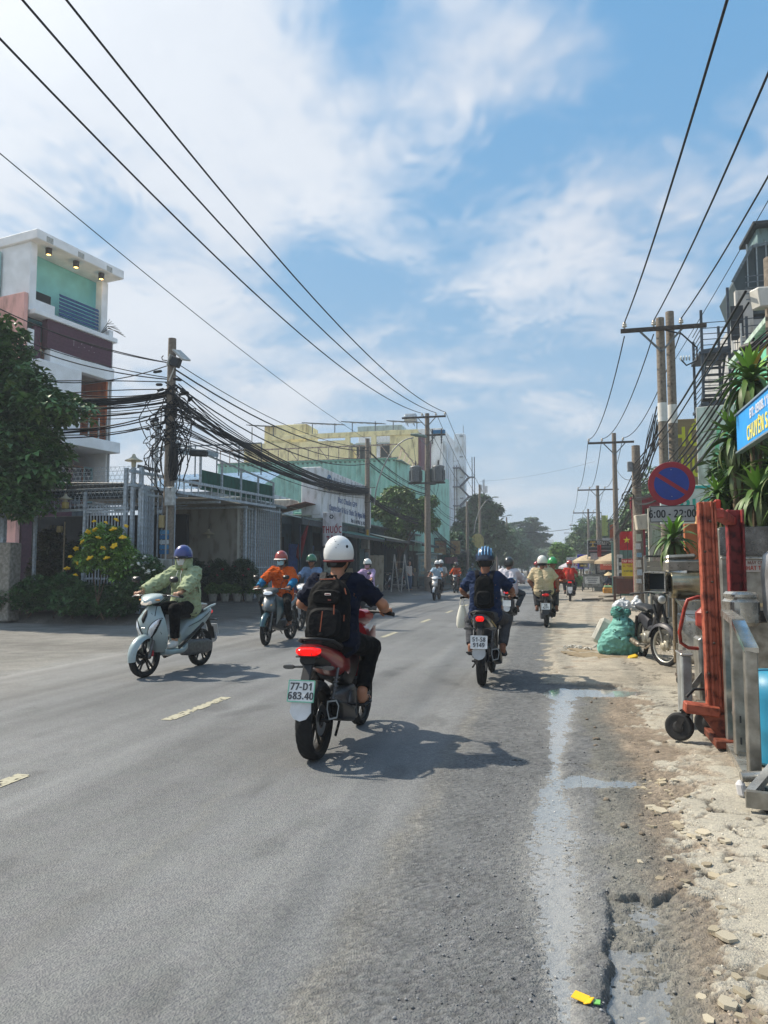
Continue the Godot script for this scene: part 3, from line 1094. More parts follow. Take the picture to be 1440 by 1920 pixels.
	ex.loft([[0.18,0.25,0.03,0.03,0.2,2.5,0.15],[0.30,0.28,0.055,0.065,0.2,3,0.165],[0.66,0.37,0.06,0.082,0.2,3,0.175],[0.72,0.385,0.05,0.07,0.2,3,0.175],[0.725,0.386,0.030,0.048,0.2,3,0.175],[0.68,0.376,0.028,0.045,0.2,3,0.175]],18,false)
	var exo := part("exhaust",ex,mat("1c1d1f",0.45,0.5,"grime",4.0),o)
	if lod == 0:
		var tr := Geo.new()
		var row := []
		for q in [1.0,0.82]:
			var ring := PackedVector3Array()
			for p in [W(-0.032,-0.075),W(0.03,-0.06),W(0.045,0.03),W(0.025,0.072),W(-0.045,0.06),W(-0.05,0.0)]:
				ring.append(V(0.175 + p.x * q,0.386 + p.y * q,0.735))
			row.append(ring)
		tr.grid(row,false,true,-1)
		part("exhaust_tip",tr,mat("8f979c",0.35,0.7,""),exo)
	if sc:
		scooter_body(o,s,body,side,dark,black,chrome,lod)
	else:
		underbone_body(o,s,body,side,dark,black,chrome,lod)
	return o
func front_end(o: Node3D,s: Dictionary,hy: float,hz: float,body: Material,dark: Material,black: Material,lod: int) -> void:
	var hb := Geo.new()
	for q in [-1.0,1.0]:
		hb.tube([V(0,hy,hz),V(q * 0.14,hy + 0.02,hz + 0.01),V(q * 0.25,hy + 0.02,hz + 0.06),V(q * 0.37,hy + 0.005,hz + 0.11)],0.012,8)
	var ho := part("handlebar",hb,dark,o)
	for q in [-1.0,1.0]:
		var gp := Geo.new()
		gp.tube([V(q * 0.25,hy + 0.02,hz + 0.06),V(q * 0.37,hy + 0.005,hz + 0.11)],0.017,10)
		gp.ball(V(q * 0.375,hy + 0.004,hz + 0.112),V(0.014,0.02,0.02),6,8)
		part("grip",gp,black,ho)
		var lv := Geo.new()
		lv.tube([V(q * 0.21,hy + 0.02,hz + 0.01),V(q * 0.28,hy + 0.02,hz + 0.0),V(q * 0.37,hy + 0.0,hz + 0.045)],0.006,6)
		part("brake_lever",lv,mat("9a9c9e",0.35,0.8,""),ho)
		if s.get("mirrors",true):
			mirror_part(o,q,V(q * 0.19,hy + 0.03,hz + 0.02),s.get("mirror","1a1b1d"))
func indicators(o: Node3D,at: Vector3,dx: float,col := "e08a2a") -> void:
	for q in [-1.0,1.0]:
		var g := Geo.new()
		g.tube([V(q * 0.04,at.y,at.z - 0.03),V(q * dx,at.y,at.z - 0.005)],0.009,6)
		g.loft([[at.z - 0.03,at.y,0.02,0.012,0,2.4,q * (dx + 0.03)],[at.z,at.y,0.046,0.018,0,2.6,q * (dx + 0.03)],[at.z + 0.012,at.y,0.04,0.014,0,2.6,q * (dx + 0.03)]],12)
		part("indicator",g,mat("5b5a58",0.2,0.3,""),o)
func underbone_body(o: Node3D,s: Dictionary,body: Material,side: Material,dark: Material,black: Material,chrome: Material,lod: int) -> void:
	var seg := 20 if lod == 0 else 12
	var fc := Geo.new()
	fc.loft([[-0.66,0.68,0.02,0.02,0,2.2],[-0.62,0.70,0.07,0.07,0,2.4],[-0.54,0.72,0.125,0.13,0,2.6],[-0.42,0.74,0.155,0.19,0,2.8],[-0.34,0.74,0.14,0.20,0,2.8]],seg)
	part("front_cowl",fc,body,o)
	for q in [-1.0,1.0]:
		var w := Geo.new()
		var rows := []
		for i in 7:
			var t := i / 6.0
			var ring := PackedVector3Array()
			for j in 5:
				var u := j / 4.0
				var y := lerpf(0.90 - 0.05 * u,0.36 + 0.12 * u,t)
				var z := lerpf(-0.56 + 0.10 * t,-0.30 + 0.14 * t - 0.10 * t * t,u)
				var x := 0.13 + 0.075 * sin(PI * clampf(0.25 + 0.6 * t,0,1)) * (0.55 + 0.45 * u) - 0.02 * t
				ring.append(V(q * x,y,z))
			rows.append(ring)
		w.grid(rows,false,false,int(q) if q > 0 else -1)
		var rows2 := []
		for r in rows:
			var ring := PackedVector3Array()
			for p in r:
				ring.append(p - V(q * 0.012,0,-0.003))
			rows2.append(ring)
		w.grid(rows2,false,false,-1 if q > 0 else 1)
		part("leg_shield",w,side,o)
	var sp := Geo.new()
	sp.loft([[-0.40,0.70,0.07,0.12,0,2.8],[-0.25,0.58,0.075,0.12,0,3],[-0.08,0.54,0.09,0.13,0,3],[0.10,0.60,0.11,0.13,0,3],[0.25,0.64,0.12,0.12,0,3]],seg)
	part("frame_cover",sp,dark,o)
	var tl := Geo.new()
	tl.loft([[-0.02,0.60,0.085,0.06,0,2.6],[0.12,0.62,0.125,0.11,0,2.6],[0.35,0.68,0.13,0.10,0,2.6],[0.58,0.755,0.115,0.075,0,2.6],[0.74,0.80,0.095,0.05,0,2.6],[0.80,0.815,0.07,0.03,0,2.4]],seg)
	part("tail_panel",tl,side,o)
	var st := Geo.new()
	st.loft([[-0.12,0.70,0.05,0.02,0,2.5],[-0.05,0.735,0.10,0.035,0,2.7],[0.15,0.755,0.135,0.04,0,2.8],[0.30,0.79,0.13,0.04,0,2.8],[0.55,0.835,0.115,0.035,0,2.8],[0.68,0.855,0.07,0.02,0,2.5]],seg)
	part("seat",st,black,o)
	var gr := Geo.new()
	gr.tube([V(-0.13,0.80,0.40),V(-0.135,0.86,0.60),V(-0.06,0.885,0.75),V(0.06,0.885,0.75),V(0.135,0.86,0.60),V(0.13,0.80,0.40)],0.012,8)
	part("grab_rail",gr,dark,o)
	tail_lights(o,s,0.80,0.775,dark,chrome,lod)
	var hc := Geo.new()
	hc.loft([[-0.56,0.93,0.05,0.03,0.2,2.4],[-0.52,0.95,0.12,0.06,0.2,2.6],[-0.44,0.985,0.17,0.06,0.2,2.6],[-0.36,1.0,0.12,0.04,0.2,2.6]],seg)
	part("handlebar_cover",hc,s.get("cover_mat",body),o)
	var hl := Geo.new()
	hl.loft([[-0.56,0.94,0.09,0.035,0.3,2.6],[-0.575,0.935,0.085,0.03,0.3,2.6],[-0.583,0.93,0.06,0.02,0.3,2.6]],seg)
	part("headlight",hl,mat("d9dde0",0.08,0.2,""),o)
	for q in [-1.0,1.0]:
		var dl := Geo.new()
		dl.loft([[-0.60,0.73,0.03,0.016,0.5,2.4,q * 0.075],[-0.612,0.725,0.03,0.016,0.5,2.4,q * 0.07]],12)
		part("indicator",dl,mat("d9a060",0.15,0.0,""),o)
	front_end(o,s,1.0,-0.44,body,dark,black,lod)
	tube_part(o,"peg_bar",[V(-0.24,0.29,-0.02),V(0.24,0.29,-0.02)],0.012,dark)
	for q in [-1.0,1.0]:
		box_part(o,"footpeg",V(q * 0.21,0.3,-0.02),V(0.09,0.02,0.04),dark,0.004)
		box_part(o,"footpeg",V(q * 0.19,0.35,0.30),V(0.08,0.018,0.035),dark,0.004)
	var sd := Geo.new()
	sd.tube([V(-0.10,0.26,0.04),V(-0.15,0.17,0.30)],0.011,8)
	sd.tube([V(0.05,0.26,0.10),V(0.09,0.13,0.40)],0.011,6)
	part("stand",sd,dark,o)
func tail_lights(o: Node3D,s: Dictionary,ty: float,tz: float,dark: Material,chrome: Material,lod: int) -> void:
	var seg := 18 if lod == 0 else 10
	var lit: float = s.get("tail_glow",0.6)
	var g := Geo.new()
	var wd: float = s.get("tail_w",0.085)
	g.loft([[tz - 0.05,ty + 0.005,wd,0.034,0.1,2.8],[tz + 0.03,ty,wd * 0.98,0.033,0.1,2.8],[tz + 0.05,ty - 0.004,wd * 0.75,0.022,0.1,2.6]],seg)
	var tlo := part("tail_light",g,lamp_mat("c8100c",lit),o)
	for q in [-0.45,0.45]:
		box_part(tlo,"lens_rib",V(q * wd,ty,tz + 0.04),V(0.004,0.05,0.02),dark,0.001)
	box_part(tlo,"light_bezel",V(0,ty - 0.036,tz + 0.01),V(wd * 1.9,0.012,0.07),dark,0.004)
	var f := Geo.new()
	f.loft([[tz - 0.25,ty - 0.09,0.10,0.06,0,3],[tz - 0.06,ty - 0.07,0.085,0.05,0,3],[tz + 0.02,ty - 0.06,0.06,0.03,0,3]],seg)
	f.bar(V(0,ty - 0.07,tz - 0.02),V(0,ty - 0.24,tz + 0.09),0.07,0.03,V(0,0,1),0.006)
	f.bar(V(0,ty - 0.22,tz + 0.10),V(0,ty - 0.40,tz + 0.15),0.10,0.012,V(0,0,1),0.004)
	part("rear_mudguard",f,dark,o)
	var fl := Geo.new()
	fl.plate(PackedVector2Array([W(-0.07,0.08),W(0.07,0.08),W(0.078,-0.02),W(0.045,-0.065),W(0.0,-0.08),W(-0.045,-0.065),W(-0.078,-0.02)]),0.01)
	part("mud_flap",fl,mat(s.get("flap","c9ccd0"),0.4,0.1,"soft",3.0),o,Transform3D(Basis(Vector3.RIGHT,-0.25),V(0,ty - 0.385,tz + 0.16)))
	indicators(o,V(0,ty - 0.115,tz + 0.0),0.12)
	plate_part(o,s.get("plate1",""),s.get("plate2",""),V(0,ty - 0.26,tz + 0.15),-0.28,s.get("plate_frame","d8dadb"))
func scooter_body(o: Node3D,s: Dictionary,body: Material,side: Material,dark: Material,black: Material,chrome: Material,lod: int) -> void:
	var seg := 22 if lod == 0 else 12
	var ap := Geo.new()
	var rows := []
	var secs := APRON
	for q in secs:
		var ring := PackedVector3Array()
		for j in 24:
			var a := TAU * j / 24
			var cx := cos(a)
			var sx := sin(a)
			var z: float = q[1] - sx * q[3] if sx > 0 else q[1] - sx * q[3] * 0.35
			ring.append(V(signf(cx) * pow(absf(cx),0.75) * q[2],q[0],z - 0.06 * (1.0 - absf(cx)) * maxf(sx,0.0)))
		rows.append(ring)
	ap.grid(rows,false,true,0)
	ap.fan(rows[6],Vector3.UP)
	ap.fan(rows[0],Vector3.DOWN)
	part("front_apron",ap,body,o)
	var ns := Geo.new()
	ns.loft([[-0.63,0.745,0.015,0.01,0.5,2.4],[-0.615,0.77,0.035,0.04,0.6,2.6],[-0.57,0.83,0.05,0.05,0.6,2.6]],14)
	ns = Geo.new()
	ns.grid(apron_patch(0.0,0.69,0.0,0.86,0.035,0.0),false,false,1)
	part("nose_inlay",ns,black,o)
	for q in [-1.0,1.0]:
		var lt := Geo.new()
		lt.grid(apron_patch(q * 0.05,0.50,q * 0.172,0.74,0.034,0.008),false,false,1)
		var lo := part("headlight",lt,mat("dfe4e8",0.06,0.5,""),o)
		var le := Geo.new()
		le.grid(apron_patch(q * 0.045,0.485,q * 0.182,0.755,0.048,0.003),false,false,1)
		part("headlight_surround",le,black,lo)
	var fl := Geo.new()
	fl.loft([[-0.36,0.30,0.12,0.05,0,3],[-0.26,0.285,0.17,0.045,0,3.5],[0.0,0.285,0.17,0.045,0,3.5],[0.12,0.33,0.14,0.07,0,3]],seg)
	part("floorboard",fl,side,o)
	var tl := Geo.new()
	tl.loft([[0.02,0.42,0.10,0.12,0,2.8],[0.14,0.52,0.155,0.18,0,2.8],[0.35,0.62,0.165,0.14,0,2.8],[0.56,0.70,0.145,0.11,0,2.8],[0.72,0.76,0.11,0.075,0,2.6],[0.80,0.785,0.07,0.04,0,2.4]],seg)
	part("tail_panel",tl,side,o)
	var sk := Geo.new()
	for q in [-1.0,1.0]:
		sk.bar(V(q * 0.155,0.33,-0.12),V(q * 0.165,0.62,0.45),0.02,0.05,Vector3.UP,0.006)
	part("side_trim",sk,dark,o)
	var st := Geo.new()
	st.loft([[0.0,0.715,0.06,0.02,0,2.5],[0.06,0.735,0.125,0.04,0,2.8],[0.22,0.745,0.155,0.045,0,2.8],[0.42,0.785,0.15,0.045,0,2.8],[0.62,0.825,0.12,0.035,0,2.8],[0.72,0.83,0.07,0.02,0,2.5]],seg)
	part("seat",st,black,o)
	var gr := Geo.new()
	for q in [-1.0,1.0]:
		gr.tube([V(q * 0.13,0.80,0.48),V(q * 0.15,0.85,0.64),V(q * 0.11,0.87,0.82),V(q * 0.05,0.86,0.86)],[0.013,0.018,0.017,0.012],8)
	part("grab_rail",gr,body,o)
	for q in [-1.0,1.0]:
		tube_part(o,"panel_gap",[apron_point(q * 0.19,0.42,0.001),apron_point(q * 0.185,0.56,0.001),apron_point(q * 0.14,0.70,0.001),apron_point(q * 0.07,0.82,0.001)],0.0035,black,5)
		tube_part(o,"panel_gap",[V(q * 0.158,0.60,0.10),V(q * 0.167,0.66,0.35),V(q * 0.146,0.74,0.58),V(q * 0.10,0.79,0.72)],0.004,black,5)
		box_part(o,"indicator",V(q * 0.13,0.985,-0.565),V(0.07,0.022,0.02),mat("c98a4a",0.15,0.0,""),0.008,Basis(Vector3.UP,-q * 0.5))
	box_part(o,"brake_caliper",V(-0.06,0.30,-0.56),V(0.04,0.08,0.05),mat("a81c2c",0.4,0.2,""),0.012)
	box_part(o,"front_badge",apron_point(0.0,0.63,0.006),V(0.05,0.012,0.006),chrome,0.002)
	tube_part(o,"brake_hose",[V(-0.2,1.0,-0.45),V(-0.13,0.9,-0.58),V(-0.09,0.6,-0.6),V(-0.07,0.34,-0.58)],0.005,black,5)
	tail_lights(o,s,0.765,0.775,dark,chrome,lod)
	var hc := Geo.new()
	hc.loft([[-0.64,0.965,0.03,0.02,0.2,2.4],[-0.60,0.975,0.10,0.05,0.2,2.6],[-0.52,1.0,0.165,0.065,0.2,2.6],[-0.44,1.02,0.15,0.05,0.2,2.6],[-0.38,1.03,0.08,0.03,0.2,2.6]],seg)
	part("handlebar_cover",hc,body,o)
	var hl := Geo.new()
	hl.loft([[-0.605,0.955,0.085,0.04,0.35,2.6],[-0.632,0.95,0.078,0.036,0.35,2.6],[-0.645,0.945,0.05,0.022,0.35,2.6]],seg)
	part("headlight",hl,mat("e8d9c4",0.06,0.25,""),o)
	front_end(o,s,1.02,-0.48,body,dark,black,lod)
func make_cub(label: String,at: Vector3,turn: float) -> void:
	var o := thing("motorbike",label,"motorbike",at,turn)
	var grey := mat("3d3c43",0.45,0.1,"grime",3.0)
	var black := mat("1a1a1c",0.6,0.0,"grime",3.0)
	var alu := mat("a8a59c",0.45,0.6,"grime",3.0)
	var R := 0.29
	make_wheel(o,V(0,R,0.58),R,0.032,"c7c4b8","wire",0)
	make_wheel(o,V(0,R,-0.60),R,0.03,"d2cfc4","wire",0,0.42)
	var fr := Transform3D(Basis(Vector3.UP,0.42),V(0,0,-0.5))
	for q in [-1.0,1.0]:
		var t := Geo.new()
		t.tube([V(q * 0.07,R,-0.10),V(q * 0.075,0.62,0.0)],0.017,10)
		part("fork_leg",t,alu,o,fr)
		var t2 := Geo.new()
		t2.tube([V(q * 0.075,0.58,-0.01),V(q * 0.07,0.86,0.09)],0.024,10)
		t2.ball(V(q * 0.10,0.66,0.0),V(0.016,0.016,0.01),6,8)
		part("fork_cover",t2,black,o,fr)
	part("front_mudguard",fender_geo(R,0.06,15.0,170.0),grey,o,Transform3D(Basis(Vector3.UP,0.42),V(0.02,R + 0.012,-0.60)))
	var hd := Geo.new()
	hd.loft([[-0.52,0.93,0.06,0.06,0,2.2],[-0.47,0.94,0.085,0.085,0,2.2],[-0.36,0.95,0.09,0.06,0,2.4]],16)
	part("headlamp_shell",hd,black,o)
	var hl := Geo.new()
	hl.ball(V(0,0.93,-0.515),V(0.06,0.06,0.03),8,16)
	part("headlight",hl,mat("cfd2d2",0.1,0.3,""),o)
	var hb := Geo.new()
	for q in [-1.0,1.0]:
		hb.tube([V(0,0.99,-0.38),V(q * 0.15,1.03,-0.38),V(q * 0.36,1.0,-0.24)],0.012,8)
		hb.tube([V(q * 0.24,1.02,-0.32),V(q * 0.37,1.0,-0.235)],0.018,8)
		hb.tube([V(q * 0.2,1.02,-0.37),V(q * 0.36,0.99,-0.30)],0.006,6)
	part("handlebar",hb,black,o)
	var lg := Geo.new()
	lg.tube([V(0,0.93,-0.40),V(0,0.72,-0.33),V(0,0.50,-0.12),V(0,0.47,0.08)],[0.05,0.05,0.045,0.06],12)
	lg.loft([[0.05,0.52,0.06,0.10,0,2.6],[0.25,0.58,0.07,0.12,0,2.6],[0.5,0.62,0.07,0.08,0,2.6],[0.72,0.56,0.07,0.05,0,2.6]],14)
	part("frame",lg,grey,o)
	var st := Geo.new()
	st.loft([[-0.02,0.74,0.08,0.03,0,2.8],[0.06,0.765,0.12,0.05,0,2.8],[0.30,0.77,0.13,0.05,0,2.8],[0.52,0.79,0.12,0.045,0,2.8],[0.58,0.79,0.09,0.02,0,2.6]],16)
	part("seat",st,black,o)
	var rk := Geo.new()
	for x in [-0.1,-0.05,0.0,0.05,0.1]:
		rk.tube([V(x,0.70,0.5),V(x,0.71,0.86)],0.006,6)
	rk.tube([V(-0.11,0.71,0.86),V(0.11,0.71,0.86)],0.007,6)
	part("luggage_rack",rk,alu,o)
	var en := Geo.new()
	en.loft([[-0.30,0.37,0.07,0.07,0,3],[-0.12,0.36,0.09,0.09,0,3],[0.06,0.34,0.12,0.11,0,3],[0.20,0.35,0.09,0.09,0,3]],16)
	for k in 7:
		en.box(V(0,0.38,-0.18 - k * 0.02),V(0.15,0.14,0.007))
	for q in [-1.0,1.0]:
		en.lathe([W(0.0,-0.03),W(0.08,-0.03),W(0.09,0.0),W(0.06,0.02),W(0,0.02)],18,V(q * 0.11,0.34,0.06),TURN_X)
	en.tube([V(-0.23,0.25,-0.02),V(0.23,0.25,-0.02)],0.012,8)
	part("engine",en,alu,o)
	var ex := Geo.new()
	ex.tube([V(0.05,0.31,-0.28),V(0.12,0.20,-0.05),V(0.15,0.22,0.2)],0.016,10)
	ex.tube([V(0.15,0.22,0.18),V(0.16,0.23,0.26),V(0.17,0.28,0.72),V(0.17,0.285,0.78)],[0.018,0.042,0.042,0.02],14)
	part("exhaust",ex,mat("b5b0a6",0.4,0.7,"rust",3.0),o)
	for q in [-1.0,1.0]:
		var sh := Geo.new()
		sh.tube([V(q * 0.10,R + 0.03,0.57),V(q * 0.11,0.64,0.45)],0.022,8)
		part("shock_absorber",sh,black,o)
	var sw := Geo.new()
	for q in [-1.0,1.0]:
		sw.bar(V(q * 0.07,0.32,0.15),V(q * 0.07,R,0.58),0.03,0.05,Vector3.UP,0.005)
	part("swing_arm",sw,black,o)
	part("rear_mudguard",fender_geo(R,0.075,-25.0,110.0),grey,o,V(0,R + 0.02,0.58))
const APRON := [[0.30,-0.36,0.10,0.04],[0.38,-0.40,0.18,0.07],[0.50,-0.45,0.225,0.10],[0.62,-0.48,0.225,0.125],[0.74,-0.49,0.195,0.125],[0.83,-0.475,0.14,0.09],[0.90,-0.45,0.09,0.05]]
func apron_point(x: float,y: float,off: float) -> Vector3:
	var i := 0
	while i < 5 and APRON[i + 1][0] < y:
		i += 1
	var t: float = clampf((y - APRON[i][0]) / (APRON[i + 1][0] - APRON[i][0]),0.0,1.0)
	var zc: float = lerpf(APRON[i][1],APRON[i + 1][1],t)
	var hw: float = lerpf(APRON[i][2],APRON[i + 1][2],t)
	var hz: float = lerpf(APRON[i][3],APRON[i + 1][3],t)
	var c := pow(minf(absf(x) / hw,0.99),1.0 / 0.75)
	var s := sqrt(1.0 - c * c)
	return V(x,y,zc - s * hz - 0.06 * (1.0 - c) * s - off)
func apron_patch(x0: float,y0: float,x1: float,y1: float,hw: float,off: float) -> Array:
	var rows := []
	for i in 11:
		var t := i / 10.0
		var w := hw * pow(sin(PI * clampf(t,0.02,0.98)),0.7)
		var ring := PackedVector3Array()
		for j in 7:
			var u := (j - 3) / 3.0
			var d := W(y1 - y0,x0 - x1).normalized() * (u * w)
			ring.append(apron_point(lerpf(x0,x1,t) + d.x,lerpf(y0,y1,t) + d.y,off + 0.004 + 0.012 * (1.0 - u * u) * sin(PI * t)))
		rows.append(ring)
	return rows
func nets(bones: Array,cell: float,k := 0.03,wrinkle := 0.0,wf := 7.0) -> Geo:
	var lo := Vector3.ONE * 1e9
	var hi := -lo
	for b in bones:
		var r: float = maxf(b[2],b[3]) + cell * 2.5 + wrinkle
		for p in [b[0],b[1]]:
			lo = lo.min(p - Vector3.ONE * r)
			hi = hi.max(p + Vector3.ONE * r)
	var nx := int((hi.x - lo.x) / cell) + 2
	var ny := int((hi.y - lo.y) / cell) + 2
	var nz := int((hi.z - lo.z) / cell) + 2
	var f := PackedFloat32Array()
	f.resize(nx * ny * nz)
	f.fill(1.0)
	var band := k + cell * 2.2
	var ns: FastNoiseLite = fnl("wrinkle",1.0,2)
	for bn in bones:
		var a: Vector3 = bn[0]
		var b: Vector3 = bn[1]
		var ra: float = bn[2]
		var rb: float = bn[3]
		var cut: bool = bn.size() > 4
		var ba := b - a
		var inv := 1.0 / maxf(ba.length_squared(),1e-8)
		var dir := ba.normalized()
		var ex := Vector3.ONE * (maxf(ra,rb) + band)
		var bl := (a.min(b) - ex - lo) / cell
		var bh := (a.max(b) + ex - lo) / cell
		var i0 := maxi(0,int(bl.x)); var i1 := mini(nx - 1,int(bh.x) + 1)
		var j0 := maxi(0,int(bl.y)); var j1 := mini(ny - 1,int(bh.y) + 1)
		var k0 := maxi(0,int(bl.z)); var k1 := mini(nz - 1,int(bh.z) + 1)
		var dr := rb - ra
		for kk in range(k0,k1 + 1):
			for jj in range(j0,j1 + 1):
				var at := (kk * ny + jj) * nx
				var p := Vector3(lo.x + i0 * cell,lo.y + jj * cell,lo.z + kk * cell) - a
				for ii in range(i0,i1 + 1):
					var h := clampf(p.dot(ba) * inv,0.0,1.0)
					var d := (p - ba * h).length() - ra - dr * h
					if d < band:
						if cut:
							d = maxf(d,(p - ba).dot(dir))
						var o := f[at + ii]
						var e := maxf(k - absf(o - d),0.0) / k
						f[at + ii] = minf(o,d) - e * e * k * 0.25
					p.x += cell
	if wrinkle > 0.0:
		for kk in nz:
			for jj in ny:
				var at := (kk * ny + jj) * nx
				for ii in nx:
					if absf(f[at + ii]) < wrinkle + cell * 2.0:
						f[at + ii] += wrinkle * minf(0.5,absf(ns.get_noise_3d((lo.x + ii * cell) * wf,(lo.y + jj * cell) * wf * 1.6,(lo.z + kk * cell) * wf)) * 2.6 - 0.75)
	var g := Geo.new()
	var id := PackedInt32Array()
	id.resize(nx * ny * nz)
	id.fill(-1)
	var lim := cell * 1.9
	var sy := nx
	var sz := nx * ny
	for kk in nz - 1:
		for jj in ny - 1:
			var at := (kk * ny + jj) * nx
			for ii in nx - 1:
				var q := at + ii
				var f0 := f[q]
				if absf(f0) > lim:
					continue
				var f1 := f[q + 1]
				var f2 := f[q + sy]
				var f3 := f[q + sy + 1]
				var f4 := f[q + sz]
				var f5 := f[q + sz + 1]
				var f6 := f[q + sz + sy]
				var f7 := f[q + sz + sy + 1]
				var m := int(f0 < 0) + int(f1 < 0) + int(f2 < 0) + int(f3 < 0) + int(f4 < 0) + int(f5 < 0) + int(f6 < 0) + int(f7 < 0)
				if m == 0 or m == 8:
					continue
				var s := Vector3.ZERO
				var c := 0
				if (f0 < 0) != (f1 < 0): s += Vector3(f0 / (f0 - f1),0,0); c += 1
				if (f2 < 0) != (f3 < 0): s += Vector3(f2 / (f2 - f3),1,0); c += 1
				if (f4 < 0) != (f5 < 0): s += Vector3(f4 / (f4 - f5),0,1); c += 1
				if (f6 < 0) != (f7 < 0): s += Vector3(f6 / (f6 - f7),1,1); c += 1
				if (f0 < 0) != (f2 < 0): s += Vector3(0,f0 / (f0 - f2),0); c += 1
				if (f1 < 0) != (f3 < 0): s += Vector3(1,f1 / (f1 - f3),0); c += 1
				if (f4 < 0) != (f6 < 0): s += Vector3(0,f4 / (f4 - f6),1); c += 1
				if (f5 < 0) != (f7 < 0): s += Vector3(1,f5 / (f5 - f7),1); c += 1
				if (f0 < 0) != (f4 < 0): s += Vector3(0,0,f0 / (f0 - f4)); c += 1
				if (f1 < 0) != (f5 < 0): s += Vector3(1,0,f1 / (f1 - f5)); c += 1
				if (f2 < 0) != (f6 < 0): s += Vector3(0,1,f2 / (f2 - f6)); c += 1
				if (f3 < 0) != (f7 < 0): s += Vector3(1,1,f3 / (f3 - f7)); c += 1
				id[q] = g.v.size()
				g.v.append(lo + (Vector3(ii,jj,kk) + s / c) * cell)
				g.n.append(Vector3((f1 + f3 + f5 + f7) - (f0 + f2 + f4 + f6),(f2 + f3 + f6 + f7) - (f0 + f1 + f4 + f5),(f4 + f5 + f6 + f7) - (f0 + f1 + f2 + f3)).normalized())
				g.uv.append(Vector2.ZERO)
				g.c.append(Color.WHITE)
	for kk in range(1,nz - 1):
		for jj in range(1,ny - 1):
			var at := (kk * ny + jj) * nx
			for ii in range(1,nx - 1):
				var q := at + ii
				if id[q] < 0:
					continue
				var s0 := f[q] < 0
				if s0 != (f[q + 1] < 0):
					quad_ids(g,id[q],id[q - sy],id[q - sy - sz],id[q - sz],s0)
				if s0 != (f[q + sy] < 0):
					quad_ids(g,id[q],id[q - sz],id[q - sz - 1],id[q - 1],s0)
				if s0 != (f[q + sz] < 0):
					quad_ids(g,id[q],id[q - 1],id[q - 1 - sy],id[q - sy],s0)
	return g
func quad_ids(g: Geo,a: int,b: int,c: int,d: int,s: bool) -> void:
	if a < 0 or b < 0 or c < 0 or d < 0:
		return
	if s:
		g.idx.append(a); g.idx.append(c); g.idx.append(b)
		g.idx.append(a); g.idx.append(d); g.idx.append(c)
	else:
		g.idx.append(a); g.idx.append(b); g.idx.append(c)
		g.idx.append(a); g.idx.append(c); g.idx.append(d)
func bend(a: Vector3,b: Vector3,l1: float,l2: float,pole: Vector3) -> Vector3:
	var d := b - a
	var L := minf(d.length(),(l1 + l2) * 0.999)
	var u := d.normalized()
	var x := (l1 * l1 - l2 * l2 + L * L) / (2.0 * L)
	var h := sqrt(maxf(l1 * l1 - x * x,0.0))
	var w := (pole - u * pole.dot(u)).normalized()
	return a + u * x + w * h
func head_bones() -> Array:
	return [
		[Vector3(0,0.035,0.022),Vector3(0,0.035,-0.022),0.083,0.08],[Vector3(0,-0.02,-0.035),Vector3(0,-0.075,-0.058),0.062,0.036],
		[Vector3(0.03,-0.02,-0.052),Vector3(0.022,-0.06,-0.05),0.038,0.034],[Vector3(-0.03,-0.02,-0.052),Vector3(-0.022,-0.06,-0.05),0.038,0.034],
		[Vector3(0,0.012,-0.096),Vector3(0,-0.022,-0.111),0.009,0.015],[Vector3(-0.03,0.026,-0.083),Vector3(0.03,0.026,-0.083),0.018,0.018],
		[Vector3(-0.018,-0.056,-0.094),Vector3(0.018,-0.056,-0.094),0.0085,0.0085],[Vector3(0.08,0.015,0.008),Vector3(0.078,-0.02,0.0),0.014,0.009],[Vector3(-0.08,0.015,0.008),Vector3(-0.078,-0.02,0.0),0.014,0.009],
		[Vector3(0,-0.03,0.025),Vector3(0,-0.15,0.035),0.056,0.056]]
func hand_bones(at: Vector3,wrist: Vector3,s: float) -> Array:
	var out := []
	var back := (wrist - at).normalized()
	var knuck := at + Vector3(0,0.028,-0.012)
	out.append([wrist,at + Vector3(0,0.026,0.03),0.026,0.024])
	for q in [-0.03,-0.01,0.012,0.032]:
		var o := Vector3(q,0,0)
		out.append([wrist.lerp(at + Vector3(0,0.02,0.03),0.6) + o * 0.7,knuck + o,0.016,0.0115])
		var ln: float = [0.026,0.031,0.029,0.023][int((q + 0.03) / 0.0205)]
		var p1: Vector3 = knuck + o + Vector3(0,-0.006,-ln * 0.75)
		var p2: Vector3 = p1 + Vector3(0,-ln,-0.002)
		var p3: Vector3 = p2 + Vector3(0,-0.012,ln * 0.8)
		out.append([knuck + o,p1,0.0105,0.0095])
		out.append([p1,p2,0.0095,0.009])
		out.append([p2,p3,0.009,0.008])
	var tb := at + Vector3(-s * 0.04,0.012,0.04)
	out.append([wrist.lerp(at,0.4),tb,0.02,0.014])
	out.append([tb,tb + Vector3(-s * 0.006,-0.018,-0.025),0.012,0.010])
	out.append([tb + Vector3(-s * 0.006,-0.018,-0.025),at + Vector3(-s * 0.03,-0.026,-0.006),0.010,0.008])
	return out
